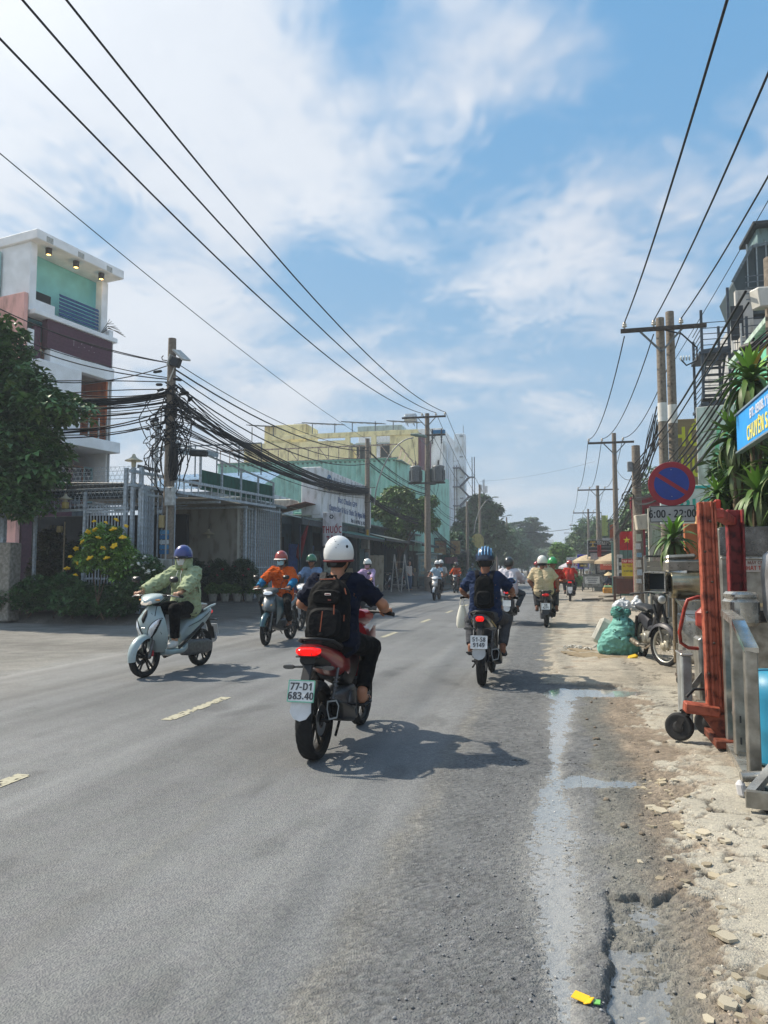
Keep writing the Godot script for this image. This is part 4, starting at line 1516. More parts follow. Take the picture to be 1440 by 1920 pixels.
func helmet_part(o: Node3D,t: Transform3D,s: Dictionary,lod: int) -> void:
	var kind: String = s.get("helmet_kind","half")
	var g := Geo.new()
	var prof := []
	var low := -0.035
	if kind == "deep":
		low = -0.06
	for i in 13:
		var a := lerpf(asin(low / 0.15),PI / 2,i / 12.0)
		prof.append(Vector2(maxf(cos(a),0.0) * 0.124 + 0.0,sin(a) * 0.15))
	prof[12] = Vector2(0.0,0.15)
	prof.insert(0,Vector2(prof[0].x - 0.012,prof[0].y + 0.004))
	var sides := 32 if lod == 0 else 18
	g.lathe(prof,sides)
	for i in g.v.size():
		g.v[i].z *= 1.14
		if kind == "vent" and g.v[i].y > 0.0:
			var rib := cos(g.v[i].x * 95.0)
			g.v[i] *= 1.0 + 0.05 * signf(rib) * smoothstep(0.0,0.03,g.v[i].y)
	var hm := part("helmet",g,coat(s.helmet,0.3),o,t * Transform3D(Basis(),Vector3(0,0.035,0.0)))
	if kind != "vent":
		var r := Geo.new()
		r.lathe([Vector2(0.112,low - 0.004),Vector2(0.124,low - 0.006),Vector2(0.127,low + 0.004),Vector2(0.122,low + 0.012)],sides)
		for i in r.v.size():
			r.v[i].z *= 1.14
		part("helmet_rim",r,mat(s.get("helmet_rim","1d1e20"),0.5,0.0,""),hm)
	if s.get("brim",true):
		var b := Geo.new()
		var rows := []
		for j in 3:
			var ring := PackedVector3Array()
			for i in 13:
				var a := lerpf(-1.15,1.15,i / 12.0)
				var rr := 0.122 + j * 0.024 * cos(a * 1.1)
				ring.append(Vector3(sin(a) * rr,low + 0.03 - j * 0.010 + 0.004,-cos(a) * rr * 1.16))
			rows.append(ring)
		b.grid(rows,false,false,1)
		var rows2 := []
		for q in rows:
			var ring := PackedVector3Array()
			for p in q:
				ring.append(p - Vector3(0,0.004,0))
			rows2.append(ring)
		b.grid(rows2,false,false,-1)
		part("helmet_brim",b,mat(s.get("brim_col","16181c"),0.25,0.0,""),hm)
	if s.get("stripe","") != "":
		var st := Geo.new()
		var rows := []
		for i in 15:
			var a := lerpf(0.1,PI - 0.1,i / 14.0)
			var ring := PackedVector3Array()
			for q in [-1.0,1.0]:
				ring.append(Vector3(q * 0.016,sin(a) * 0.152,cos(a) * 0.124 * 1.16))
			rows.append(ring)
		st.grid(rows,false,false,-1)
		part("helmet_stripe",st,mat(s.stripe,0.4,0.0,""),hm)
	if lod == 0 and s.get("scuffs",false):
		for q in [[0.35,0.55],[0.12,0.75],[-0.1,0.9],[-0.3,0.65],[0.2,0.35]]:
			var sc := Geo.new()
			var a: float = q[0]
			var e: float = q[1]
			sc.ball(Vector3(sin(a) * cos(e) * 0.1245,sin(e) * 0.1505,cos(a) * cos(e) * 0.142),Vector3(0.006,0.0025,0.002),4,6,Basis(Vector3.UP,a) * Basis(Vector3.RIGHT,-e))
			part("scuff",sc,mat("30312f",0.7,0.0,""),hm)
		for q in [1.0,-1.0]:
			var v := Geo.new()
			v.ball(Vector3(q * 0.098,0.06,0.072),Vector3(0.011,0.013,0.006),6,10,Basis(Vector3.UP,q * 0.95))
			part("vent_hole",v,mat("0c0d0e",0.7,0.0,""),hm)
		var ck := Geo.new()
		ck.loft([[0.125,low - 0.012,0.03,0.02,0,2.4],[0.137,low - 0.014,0.03,0.022,0,2.4]],14)
		part("strap_holder",ck,mat("1b1c1e",0.6,0.0,""),hm)
	if kind == "vent":
		for off in [-0.075,-0.038,0.0,0.038,0.075]:
			var pts := []
			var kk := sqrt(1.0 - pow(off / 0.124,2.0))
			for i in 13:
				var a := lerpf(0.25,PI - 0.12,i / 12.0)
				pts.append(Vector3(off,sin(a) * 0.156 * kk,cos(a) * 0.129 * 1.14 * kk))
			var rb := Geo.new()
			rb.tube(pts,0.009,6)
			part("helmet_rib",rb,mat("5f93bd",0.35,0.0,""),hm)
	var sp := Geo.new()
	for q in [-1.0,1.0]:
		sp.tube([Vector3(q * 0.108,low + 0.0,0.02),Vector3(q * 0.085,-0.09,-0.02),Vector3(q * 0.035,-0.148,-0.05),Vector3(0,-0.158,-0.055)],0.006,5)
	part("helmet_strap",sp,mat("141517",0.7,0.0,""),hm)
func make_rider(label: String,at: Vector3,turn: float,s: Dictionary) -> Node3D:
	var lod: int = s.get("lod",0)
	var o := thing("person",label,"person",at,turn,s.get("group",""))
	var skin := mat(s.get("skin","9c6a4c"),0.55,0.0,"soft",4.0)
	if not skin.subsurf_scatter_enabled:
		skin.subsurf_scatter_enabled = true
		skin.subsurf_scatter_strength = 0.08
	var k: float = s.get("size",1.0)
	var hip: Vector3 = s.get("hip",Vector3(0,0.89,0.18))
	var lean: float = s.get("lean",0.12)
	var up := Vector3(0,cos(lean),-sin(lean))
	var roundb: float = s.get("round",0.03)
	var mid := hip + up * 0.24 * k + Vector3(0,0,roundb)
	var neck := hip + up * 0.50 * k + Vector3(s.get("sway",0.0),0,-roundb * 0.3)
	var hd := neck + Vector3(0,0.165,-0.035 - 0.02 * sin(lean)) * k
	var hb := Basis(Vector3.UP,s.get("look",0.0)) * Basis(Vector3.RIGHT,s.get("nod",-0.05))
	var bld: float = s.get("build",1.0)
	var shw := 0.168 * k * bld
	var skinb := []
	var shirt := []
	var pants := []
	var th: float = s.get("loose",0.014)
	for q in [-1.0,1.0]:
		var h1 := hip + Vector3(q * 0.085,0,0)
		var m1 := mid + Vector3(q * 0.075 * bld,0,0)
		var c1 := neck + Vector3(q * 0.095 * bld,-0.10,0.005)
		var s1 := neck + Vector3(q * shw,-0.045,0)
		skinb.append([h1,m1,0.092,0.08])
		skinb.append([m1,c1,0.08,0.085])
		skinb.append([c1,s1,0.068,0.044])
		shirt.append([h1 + Vector3(0,-0.03,0.0),m1,0.112 * bld + th,0.094 * bld + th])
		shirt.append([m1,c1,0.094 * bld + th,0.100 * bld + th * 0.6])
		shirt.append([c1,s1,0.086 * bld + th * 0.6,0.060 + th * 0.4])
		shirt.append([neck + Vector3(q * 0.03,-0.03,0.0),s1,0.058,0.056 + th * 0.3])
		pants.append([h1,h1 + Vector3(0,-0.04,0.02),0.105,0.115])
	skinb.append([neck - Vector3(0,0.05,-0.01),neck + Vector3(0,0.05,-0.012),0.066,0.056])
	var grips: Array = s.get("grips",[Vector3(-0.31,1.015,-0.36),Vector3(0.31,1.015,-0.36)])
	var tool := []
	for i in 2:
		var q: float = -1.0 if i == 0 else 1.0
		var sh := neck + Vector3(q * shw,-0.05,0)
		var gr: Vector3 = grips[i]
		var wr: Vector3 = gr + (Vector3(0,0.03,0.085) if not s.has("wrist%d" % i) else s["wrist%d" % i])
		var el := bend(sh,wr,0.285 * k,0.255 * k,Vector3(q * 0.9,-0.55,0.25))
		skinb.append([sh,el,0.044,0.040])
		skinb.append([el,el.lerp(wr,0.35),0.041,0.042])
		skinb.append([el.lerp(wr,0.35),wr,0.042,0.028])
		tool.append_array(hand_bones(gr,wr,q))
		var sl: float = s.get("sleeve",0.8)
		var ar: float = s.get("arm",1.0)
		if sl <= 1.0:
			var e := sh.lerp(el,sl)
			shirt.append([sh,e,(0.060 + th) * ar,(0.056 + th) * ar,true])
		else:
			shirt.append([sh,el,(0.060 + th) * ar,(0.050 + th) * ar])
			shirt.append([el,el.lerp(wr,sl - 1.0),(0.051 + th) * ar,(0.040 + th * 0.8) * ar,true])
	var feet: Array = s.get("feet",[Vector3(-0.20,0.315,-0.02),Vector3(0.20,0.315,-0.02)])
	var shoes := []
	for i in 2:
		var q: float = -1.0 if i == 0 else 1.0
		var h1 := hip + Vector3(q * 0.095,-0.02,0)
		var ft: Vector3 = feet[i]
		var an := ft + Vector3(0,0.085,0.06)
		var kn := bend(h1,an,0.43 * k,0.42 * k,Vector3(q * s.get("spread",0.15),0.7,-0.8))
		skinb.append([h1,kn,0.078,0.052])
		skinb.append([kn,kn.lerp(an,0.35),0.055,0.055])
		skinb.append([kn.lerp(an,0.35),an,0.055,0.036])
		skinb.append([an,ft + Vector3(0,0.03,0.07),0.036,0.032])
		skinb.append([ft + Vector3(0,0.035,0.05),ft + Vector3(q * 0.012,0.022,-0.085),0.034,0.026])
		var pl: float = s.get("pant",0.92)
		pants.append([h1,kn,0.100,0.080])
		pants.append([kn,kn.lerp(an,pl),0.080,s.get("cuff",0.060),true])
		shoes.append([ft + Vector3(0,0.028,0.065),ft + Vector3(q * 0.01,0.024,-0.10),0.043,0.038])
		if s.get("shoe_kind","shoe") == "shoe":
			shoes.append([an + Vector3(0,-0.03,0),ft + Vector3(0,0.035,-0.02),0.046,0.042])
	var cell: float = [0.016,0.022,0.032][lod]
	var body := nets(skinb,cell,0.03)
	var hg := nets(head_bones(),[0.0055,0.008,0.013][lod],0.018)
	body.add(hg,Transform3D(hb,hd))
	if s.has("hand_rest"):
		pass
	body.add(nets(tool,[0.0045,0.007,0.012][lod],0.007))
	part("body",body,skin,o)
	var cm: Material = mat(s.shirt,0.85,0.0,"cloth",2.2)
	part("shirt",nets(shirt,[0.0125,0.018,0.028][lod],0.035,s.get("wrinkle",0.012),5.5),cm,o)
	part("trousers",nets(pants,[0.0135,0.018,0.028][lod],0.03,0.005,8.0),mat(s.pants,0.85,0.0,"cloth",2.2),o)
	if s.get("shoe_kind","shoe") != "bare":
		if s.get("shoe_kind","shoe") == "shoe":
			part("shoes",nets(shoes,[0.011,0.016,0.028][lod],0.02),mat(s.get("shoes","202124"),0.6,0.0,"soft",4.0),o)
		else:
			for i in 2:
				var ft: Vector3 = feet[i]
				var sg := Geo.new()
				sg.loft([[0.115,0.0,0.034,0.010,0,2.6],[0.05,0.0,0.040,0.011,0,2.8],[-0.06,0.0,0.046,0.011,0,2.8],[-0.13,0.0,0.03,0.009,0,2.4]],14)
				var q: float = -1.0 if i == 0 else 1.0
				for e in [-1.0,1.0]:
					sg.tube([Vector3(0,0.05,-0.075),Vector3(e * 0.025,0.05,-0.04),Vector3(e * 0.043,0.01,0.0)],0.006,6)
				part("sandal",sg,mat("141414",0.6,0.0,"soft"),o,ft + Vector3(q * 0.005,-0.008,0.0))
	var ht := Transform3D(hb,hd)
	if s.get("hair","") != "":
		var hr := Geo.new()
		hr.lathe([Vector2(0.060,-0.075),Vector2(0.082,-0.055),Vector2(0.0905,0.0),Vector2(0.091,0.04),Vector2(0.07,0.095),Vector2(0.0,0.122)],20,Vector3(0,0.0,0.016))
		for i in hr.v.size():
			hr.v[i].z = maxf(hr.v[i].z * 1.12,-0.045 + maxf(0.0,0.04 - hr.v[i].y) * 1.2) if hr.v[i].y < 0.06 else hr.v[i].z * 1.12
		part("hair",hr,mat("15120f",0.75,0.0,"soft",6.0),o,ht)
	if s.get("helmet","") != "":
		helmet_part(o,ht,s,lod)
	if s.get("face",false):
		for q in [-1.0,1.0]:
			var e := Geo.new()
			e.ball(Vector3(q * 0.031,0.006,-0.089),Vector3(0.013,0.006,0.006),6,8)
			part("eye",e,mat("1a1512",0.2,0.0,""),o,ht)
		if s.get("glasses",false):
			var gl := Geo.new()
			for q in [-1.0,1.0]:
				gl.ball(Vector3(q * 0.034,0.006,-0.100),Vector3(0.029,0.018,0.012),6,12)
				gl.tube([Vector3(q * 0.06,0.01,-0.092),Vector3(q * 0.085,0.012,0.0)],0.003,5)
			part("sunglasses",gl,mat("0b0c0e",0.1,0.0,""),o,ht)
	if s.get("mask","") != "":
		var mk := Geo.new()
		var rows := []
		for i in 7:
			var t := i / 6.0
			var ring := PackedVector3Array()
			for j in 11:
				var a := lerpf(-1.25,1.25,j / 10.0)
				var bul := 0.03 * sin(PI * (0.15 + 0.75 * t)) * cos(a)
				var rr := lerpf(0.082,0.066,t)
				ring.append(Vector3(sin(a) * rr * 0.98,lerpf(-0.008 + 0.018 * cos(a),-0.098 + 0.02 * (1.0 - cos(a)),t),-0.022 - cos(a) * (rr + bul - 0.006)))
			rows.append(ring)
		mk.grid(rows,false,false,-1)
		part("face_mask",mk,mat(s.mask,0.8,0.0,"soft",6.0),o,ht)
	if s.get("hood","") != "":
		var hn := nets([[hd + Vector3(0,0.02,0.03),hd + Vector3(0,-0.06,0.035),0.112,0.105],[hd + Vector3(0.05,-0.11,0.02),neck + Vector3(0.07,0.0,0.02),0.055,0.07],[hd + Vector3(-0.05,-0.11,0.02),neck + Vector3(-0.07,0.0,0.02),0.055,0.07],[hd + Vector3(0.085,-0.02,-0.04),hd + Vector3(0.06,-0.13,-0.05),0.022,0.03],[hd + Vector3(-0.085,-0.02,-0.04),hd + Vector3(-0.06,-0.13,-0.05),0.022,0.03]],[0.011,0.016,0.026][lod],0.03,0.005,9.0)
		part("hood",hn,cm,o)
	o.set_meta("neck",neck)
	return o
func corrugated(w: float,h: float,amp := 0.012,pitch := 0.09) -> Geo:
	var g := Geo.new()
	var n := clampi(int(w / pitch) * 4,8,500)
	var top := PackedVector3Array()
	var bot := PackedVector3Array()
	for i in n + 1:
		var x := -w / 2 + w * i / n
		var z := amp * sin(TAU * (x / pitch))
		bot.append(Vector3(x,-h / 2,z))
		top.append(Vector3(x,h / 2,z))
	g.grid([bot,top],false,false,-1)
	return g
func box_part(o: Node3D,nm: String,c: Vector3,s: Vector3,m: Material,bev := 0.01,b := Basis(),label := "") -> MeshInstance3D:
	var g := Geo.new()
	g.box(Vector3.ZERO,s,Basis(),bev)
	return part(nm,g,m,o,Transform3D(b,c),label)
func bar_part(o: Node3D,nm: String,a: Vector3,b: Vector3,w: float,h: float,m: Material) -> MeshInstance3D:
	var g := Geo.new()
	g.bar(a,b,w,h,Vector3.UP)
	return part(nm,g,m,o)
func tube_part(o: Node3D,nm: String,pts: Array,r,m: Material,sides := 8) -> MeshInstance3D:
	var g := Geo.new()
	g.tube(pts,r,sides)
	return part(nm,g,m,o)
func facing(n: Vector3) -> Basis:
	var z := n.normalized()
	var x := Vector3.UP.cross(z).normalized()
	return Basis(x,z.cross(x),z)
func sprig(ln: float,wd: float,leaves: int,seed_: int,droop := 0.3) -> Geo:
	var g := Geo.new()
	var r := RandomNumberGenerator.new()
	r.seed = seed_
	for k in leaves:
		var a := TAU * k / leaves + r.randf_range(-0.4,0.4)
		var e := r.randf_range(-0.35,0.7)
		var dir := Vector3(cos(a) * cos(e),sin(e),sin(a) * cos(e))
		var side := dir.cross(Vector3.UP).normalized()
		var l := ln * r.randf_range(0.7,1.15)
		var w := wd * r.randf_range(0.8,1.15)
		var nrm := side.cross(dir)
		var p0 := dir * l * 0.12
		var p1 := dir * l * 0.55 + nrm * l * 0.06
		var p2 := dir * l - Vector3(0,droop * l,0)
		g.tint = Color.WHITE * r.randf_range(0.8,1.15)
		g.tint.a = 1.0
		g.tri(p0,p1 - side * w,p1 + nrm * w * -0.25)
		g.tri(p0,p1 + nrm * w * -0.25,p1 + side * w)
		g.tri(p1 - side * w,p2,p1 + nrm * w * -0.25)
		g.tri(p1 + nrm * w * -0.25,p2,p1 + side * w)
	return g
func crown(o: Node3D,nm: String,blobs: Array,count: int,mesh: Geo,m: Material,base: Color,vary: float,seed_: int,size := 1.0) -> MultiMeshInstance3D:
	var r := RandomNumberGenerator.new()
	r.seed = seed_
	var mm := MultiMesh.new()
	mm.transform_format = MultiMesh.TRANSFORM_3D
	mm.use_colors = true
	mm.mesh = mesh.mesh()
	mm.instance_count = count
	var vol := []
	var sum := 0.0
	for b in blobs:
		var rad: Vector3 = b[1]
		sum += pow(rad.x * rad.y * rad.z,0.72)
		vol.append(sum)
	for i in count:
		var q := r.randf() * sum
		var bi := 0
		while vol[bi] < q:
			bi += 1
		var d := Vector3(r.randfn(),r.randfn(),r.randfn()).normalized() * pow(r.randf(),0.42)
		var rr: Vector3 = blobs[bi][1]
		var p: Vector3 = blobs[bi][0] + d * rr
		var bs := Basis(Vector3.UP,r.randf() * TAU) * Basis(Vector3.RIGHT,r.randf_range(-0.7,0.7)) * Basis.from_scale(Vector3.ONE * size * r.randf_range(0.65,1.3))
		mm.set_instance_transform(i,Transform3D(bs,p))
		var t := r.randf_range(-vary,vary)
		var c := base * 1.5 * (1.0 + t)
		if r.randf() < 0.15:
			c = c.lerp(Color(base.r * 1.9,base.g * 1.5,base.b * 0.9),0.6)
		c.a = 1.0
		mm.set_instance_color(i,c)
	var x := MultiMeshInstance3D.new()
	x.name = nm
	x.multimesh = mm
	x.material_override = m
	x.set_meta("kind","stuff")
	o.add_child(x,true)
	return x
var green := {}
func make_tree(label: String,at: Vector3,h: float,blobs: Array,count: int,leaf := 0.14,base := Color(0.05,0.095,0.025),group := "",called := "tree",trunk := 0.14) -> Node3D:
	var o := thing(called,label,"tree" if called.ends_with("tree") else "shrub",at,0.0,group)
	var sd := int(absf(at.x * 131.0 + at.z * 17.0)) + 3
	var r := RandomNumberGenerator.new()
	r.seed = sd
	var bark := mat("6b5a48",0.9,0.0,"concrete",2.0)
	var fork := Vector3(r.randf_range(-0.2,0.2),h * 0.42,r.randf_range(-0.2,0.2))
	tube_part(o,"trunk",[Vector3.ZERO,fork * 0.5 + Vector3(r.randf_range(-0.1,0.1),0,0),fork],[trunk,trunk * 0.8,trunk * 0.62],bark,10)
	for b in blobs:
		var c: Vector3 = b[0]
		tube_part(o,"limb",[fork - Vector3(0,0.15,0),fork.lerp(c,0.5) + Vector3(0,0.2,0),c + Vector3(0,b[1].y * 0.3,0)],[trunk * 0.5,trunk * 0.33,trunk * 0.12],bark,7)
	crown(o,"crown",blobs,count,sprig(leaf * 1.35,leaf * 0.36,7,sd),leafmat("ffffff"),base,0.45,sd)
	return o
var strap_meshes := []
func strap_leaf(k: int) -> ArrayMesh:
	if strap_meshes.is_empty():
		for q in 6:
			var g := Geo.new()
			var rows := []
			var droop: float = [0.15,0.5,0.85,1.2,1.5,1.0][q]
			var a := 0.0
			var p := Vector3.ZERO
			for i in 8:
				var t := i / 7.0
				var w := 0.055 * pow(sin(PI * clampf(0.12 + t * 0.86,0,1)),0.8)
				if i == 7:
					w = 0.002
				var tw := 0.25 * t * (1.0 if q % 2 else -1.0)
				var ring := PackedVector3Array()
				for j in 3:
					var s := j - 1.0
					ring.append(p + Vector3(s * w * cos(tw),absf(s) * w * 0.35 + s * w * sin(tw),0))
				rows.append(ring)
				a = -droop * 1.6 * t
				p += Vector3(0,sin(a),-cos(a)) * (1.0 / 7.0)
			g.grid(rows,false,false,1)
			strap_meshes.append(g.mesh())
	return strap_meshes[k]
func rosette(o: Node3D,at: Vector3,n: int,ln: float,seed_: int) -> void:
	var r := RandomNumberGenerator.new()
	r.seed = seed_
	n = int(n * 1.35)
	for i in n:
		var t := float(i) / n           # 0 = oldest,hanging; 1 = youngest,upright
		var pitch := lerpf(-0.75,1.35,pow(t,0.9)) + r.randf_range(-0.18,0.18)
		var yaw := i * 2.39996 + r.randf_range(-0.3,0.3)
		var m := leafmat("56643c" if t < 0.35 else ("4d6a30" if t < 0.8 else "76a03c"),0.3)
		if i % 31 == 5:
			m = leafmat("a98c3c",0.3)
		var k := clampi(int((1.0 - t) * 5.0) + r.randi_range(-1,1),0,5)
		var l := ln * lerpf(1.0,0.75,t) * r.randf_range(0.85,1.1)
		var b := Basis(Vector3.UP,yaw) * Basis(Vector3.RIGHT,pitch) * Basis.from_scale(Vector3(ln * 1.2,ln * 1.2,l))
		part("leaf",strap_leaf(k),m,o,Transform3D(b,at + Vector3(0,t * 0.12 * ln * 2.0,0)))
func insulator(o: Node3D,at: Vector3) -> void:
	var g := Geo.new()
	g.lathe([Vector2(0,0),Vector2(0.02,0),Vector2(0.025,0.05),Vector2(0.06,0.06),Vector2(0.065,0.08),Vector2(0.04,0.10),Vector2(0.06,0.115),Vector2(0.06,0.135),Vector2(0.035,0.15),Vector2(0.04,0.19),Vector2(0,0.20)],12,at)
	part("insulator",g,mat("b9b4ac",0.3,0.0,"soft"),o)
func power_pole(label: String,at: Vector3,h: float,r0: float,r1: float,arms: Array,holes := false,group := "concrete power poles along the road",lean := 0.0) -> Node3D:
	var o := thing("power_pole",label,"power pole",at,0.0,group)
	var cm := mat("8f857a",0.9,0.0,"concrete",1.2)
	o.rotation.z = lean
	tube_part(o,"pole",[Vector3(0,-0.1,0),Vector3(0,h * 0.5,0),Vector3(0,h,0)],[r0,(r0 + r1) * 0.5,r1],cm,18)
	if holes:
		var n := int(h / 0.45)
		for k in range(2,n):
			var y := k * 0.45
			var r := lerpf(r0,r1,y / h)
			var g := Geo.new()
			g.box(Vector3(-0.015,y,r - 0.004),Vector3(0.045,0.065,0.012),Basis(Vector3.UP,0.0),0.004)
			part("step_hole",g,mat("544d46",0.95,0.0,""),o)
	var dk := mat("4a4440",0.7,0.3,"rust",1.5)
	for a in arms:            # [y,x from,x to,insulator x list]
		var y: float = a[0]
		bar_part(o,"crossarm",Vector3(a[1],y,r1 + 0.06),Vector3(a[2],y,r1 + 0.06),0.09,0.10,dk)
		for q in [-1.0,1.0]:
			bar_part(o,"brace",Vector3(0,y - 0.62,r1 + 0.05),Vector3(q * 0.52,y - 0.05,r1 + 0.05),0.035,0.05,mat("7c8082",0.5,0.6,"grime"))
		for x in a[3]:
			insulator(o,Vector3(x,y + 0.05,r1 + 0.06))
	return o
func cable(label: String,pts: Array,r: float,called := "overhead_cable",group := "overhead cables") -> void:
	var g := Geo.new()
	g.tube(pts,r,6,false)
	solo(called,g,mat("15171a",0.7,0.0,""),label,"cable",null,group)
func bundle(label: String,a: Vector3,b: Vector3,s: float,n: int,spread: float,r: float,seed_: int,called := "cable_bundle",ends := Vector2(1,1)) -> void:
	var q := RandomNumberGenerator.new()
	q.seed = seed_
	var o := thing(called,label,"cables",a,0.0,"slung bundles of cables")
	for k in n:
		var o1 := Vector3(q.randfn() * 0.3,q.randfn(),q.randfn() * 0.3) * spread
		var o2 := o1 * 0.4 + Vector3(q.randfn() * 0.3,q.randfn(),q.randfn() * 0.3) * spread * 0.8
		var sg := s * q.randf_range(0.82,1.22)
		var pts := []
		var m := 18
		var ph := q.randf() * TAU
		for i in m + 1:
			var t := float(i) / m
			var e := 4.0 * t * (1.0 - t)
			var mix := o1 * pow(1.0 - t,ends.y) * ends.x + o2 * t + (o1 + o2) * 0.15
			pts.append((b - a) * t - Vector3(0,sg * e,0) + mix + Vector3(sin(t * 9.0 + ph),cos(t * 7.0 + ph),0) * spread * 0.25)
		var g := Geo.new()
		g.tube(pts,r * q.randf_range(0.6,1.4),5,false)
		part("strand",g,mat("131519",0.75,0.0,""),o)
func backpack(label: String,at: Vector3,turn: float,neck: Vector3,lean: float,big: bool) -> void:
	var o := thing("backpack",label,"backpack",at,turn)
	var k := 1.0 if big else 0.8
	var wide := 1.12 if big else 1.0
	var b := Basis(Vector3.RIGHT,-lean)
	var t := Transform3D(b * Basis.from_scale(V(wide,1.0,1.0)),neck + b * V(0,-0.27 * k - 0.02,0.165 if big else 0.135))
	var cl := mat("0c0d0f",0.8,0.0,"cloth",3.0)
	var g := Geo.new()
	var d := 0.095 * k
	var rows := []
	for i in 13:
		var v := i / 12.0
		var y := lerpf(-0.26,0.25,v) * k
		var hw := 0.155 * k * (1.0 - 0.12 * pow(absf(v - 0.3) / 0.7,2.0)) * sqrt(clampf(1.0 - pow(maxf(0.0,(v - 0.72) / 0.30),2.0),0.02,1.0)) * sqrt(clampf(1.0 - pow(maxf(0.0,(0.08 - v) / 0.1),2.0),0.1,1.0))
		var dd := d * (1.15 - 0.45 * v) * sqrt(clampf(1.0 - pow(maxf(0.0,(v - 0.75) / 0.27),2.0),0.05,1.0))
		var ring := PackedVector3Array()
		for j in 28:
			var a := TAU * j / 28
			var w := 0.004 * sin(a * 9.0 + v * 20.0) + 0.004 * sin(v * 38.0 + a * 3.0)
			var cx := cos(a)
			var sx := sin(a)
			ring.append(V(signf(cx) * pow(absf(cx),0.7) * (hw + w),y,signf(sx) * pow(absf(sx),0.7) * (dd + w)))
		rows.append(ring)
	g.grid(rows,false,true,0)
	g.fan(rows[0],Vector3.DOWN)
	g.fan(rows[12],Vector3.UP)
	part("bag",g,cl,o,t)
	var p := Geo.new()
	p.loft([[d * 0.7,-0.11 * k,0.118 * k,0.12 * k,0,3.2],[d * 1.22,-0.115 * k,0.116 * k,0.115 * k,0,3.2],[d * 1.38,-0.12 * k,0.10 * k,0.10 * k,0,3.0]],26)
	part("front_pocket",p,mat("101114",0.75,0.0,"cloth",3.0),o,t)
	if big:
		var p2 := Geo.new()
		p2.loft([[d * 0.5,0.085,0.108,0.065,0,3.0],[d * 1.0,0.085,0.104,0.06,0,3.0],[d * 1.08,0.085,0.09,0.05,0,3.0]],24)
		part("upper_pocket",p2,cl,o,t)
		var or_m := mat("8f4526",0.6,0.0,"")
		for q in [[V(-0.005,-0.03,0.140),V(-0.012,-0.19,0.142)],[V(0.072,0.022,0.128),V(0.078,-0.055,0.140)],[V(0.125,0.16,0.07),V(0.142,0.11,0.08)],[V(0.138,-0.05,0.09),V(0.14,-0.1,0.095)],[V(-0.07,0.235,0.04),V(0.05,0.238,0.045)]]:
			var z := Geo.new()
			z.bar(q[0],q[1],0.0065,0.006,V(0,0,1),0.002)
			part("zip_pull",z,or_m,o,t)
		var lg := Geo.new()
		lg.box(V(0.015,0.105,0.107),V(0.044,0.017,0.006),Basis(),0.003)
		var lo := part("badge",lg,mat("d8cfc9",0.5,0.0,""),o,t)
		var l2 := Geo.new()
		l2.box(V(0.015,0.105,0.1095),V(0.034,0.009,0.004),Basis(),0.001)
		part("badge_face",l2,mat("7c3a30",0.5,0.0,""),lo)
		var l3 := Geo.new()
		l3.box(V(0.03,0.06,0.108),V(0.024,0.008,0.005),Basis(),0.002)
		part("label_strip",l3,mat("8f4a3c",0.5,0.0,""),o,t)
	var hd := Geo.new()
	hd.tube([V(-0.035,0.23 * k,-0.02),V(-0.03,0.275 * k,-0.02),V(0.03,0.275 * k,-0.02),V(0.035,0.23 * k,-0.02)],0.01,8)
	part("handle",hd,cl,o,t)
	for q in [-1.0,1.0]:
		var s := Geo.new()
		var path := [neck + V(q * 0.07,-0.13,0.125),neck + V(q * 0.09,-0.02,0.115),neck + V(q * 0.105,0.035,0.03),neck + V(q * 0.11,0.02,-0.07),neck + V(q * 0.115,-0.12,-0.135),neck + V(q * 0.125,-0.25,-0.12)]
		for i in path.size() - 1:
			s.bar(path[i],path[i + 1],0.055,0.016,V(0,1,0.3),0.005)
		part("shoulder_strap",s,mat("3c3c3d" if big and q < 0 else "1c1c1f",0.8,0.0,"cloth",3.0),o)
func ride(bl: String,rl: String,x: float,z: float,turn: float,b: Dictionary,r: Dictionary) -> Node3D:
	var at := V(x,0,z)
	if b.get("scooter",false):
		if not r.has("feet"):
			r.feet = [V(-0.105,0.345,-0.2),V(0.105,0.345,-0.2)]
		if not r.has("grips"):
			r.grips = [V(-0.31,1.045,-0.395),V(0.31,1.045,-0.395)]
		if not r.has("hip"):
			r.hip = V(0,0.875,0.24)
	make_bike(bl,at,turn,b)
	return make_rider(rl,at,turn,r)
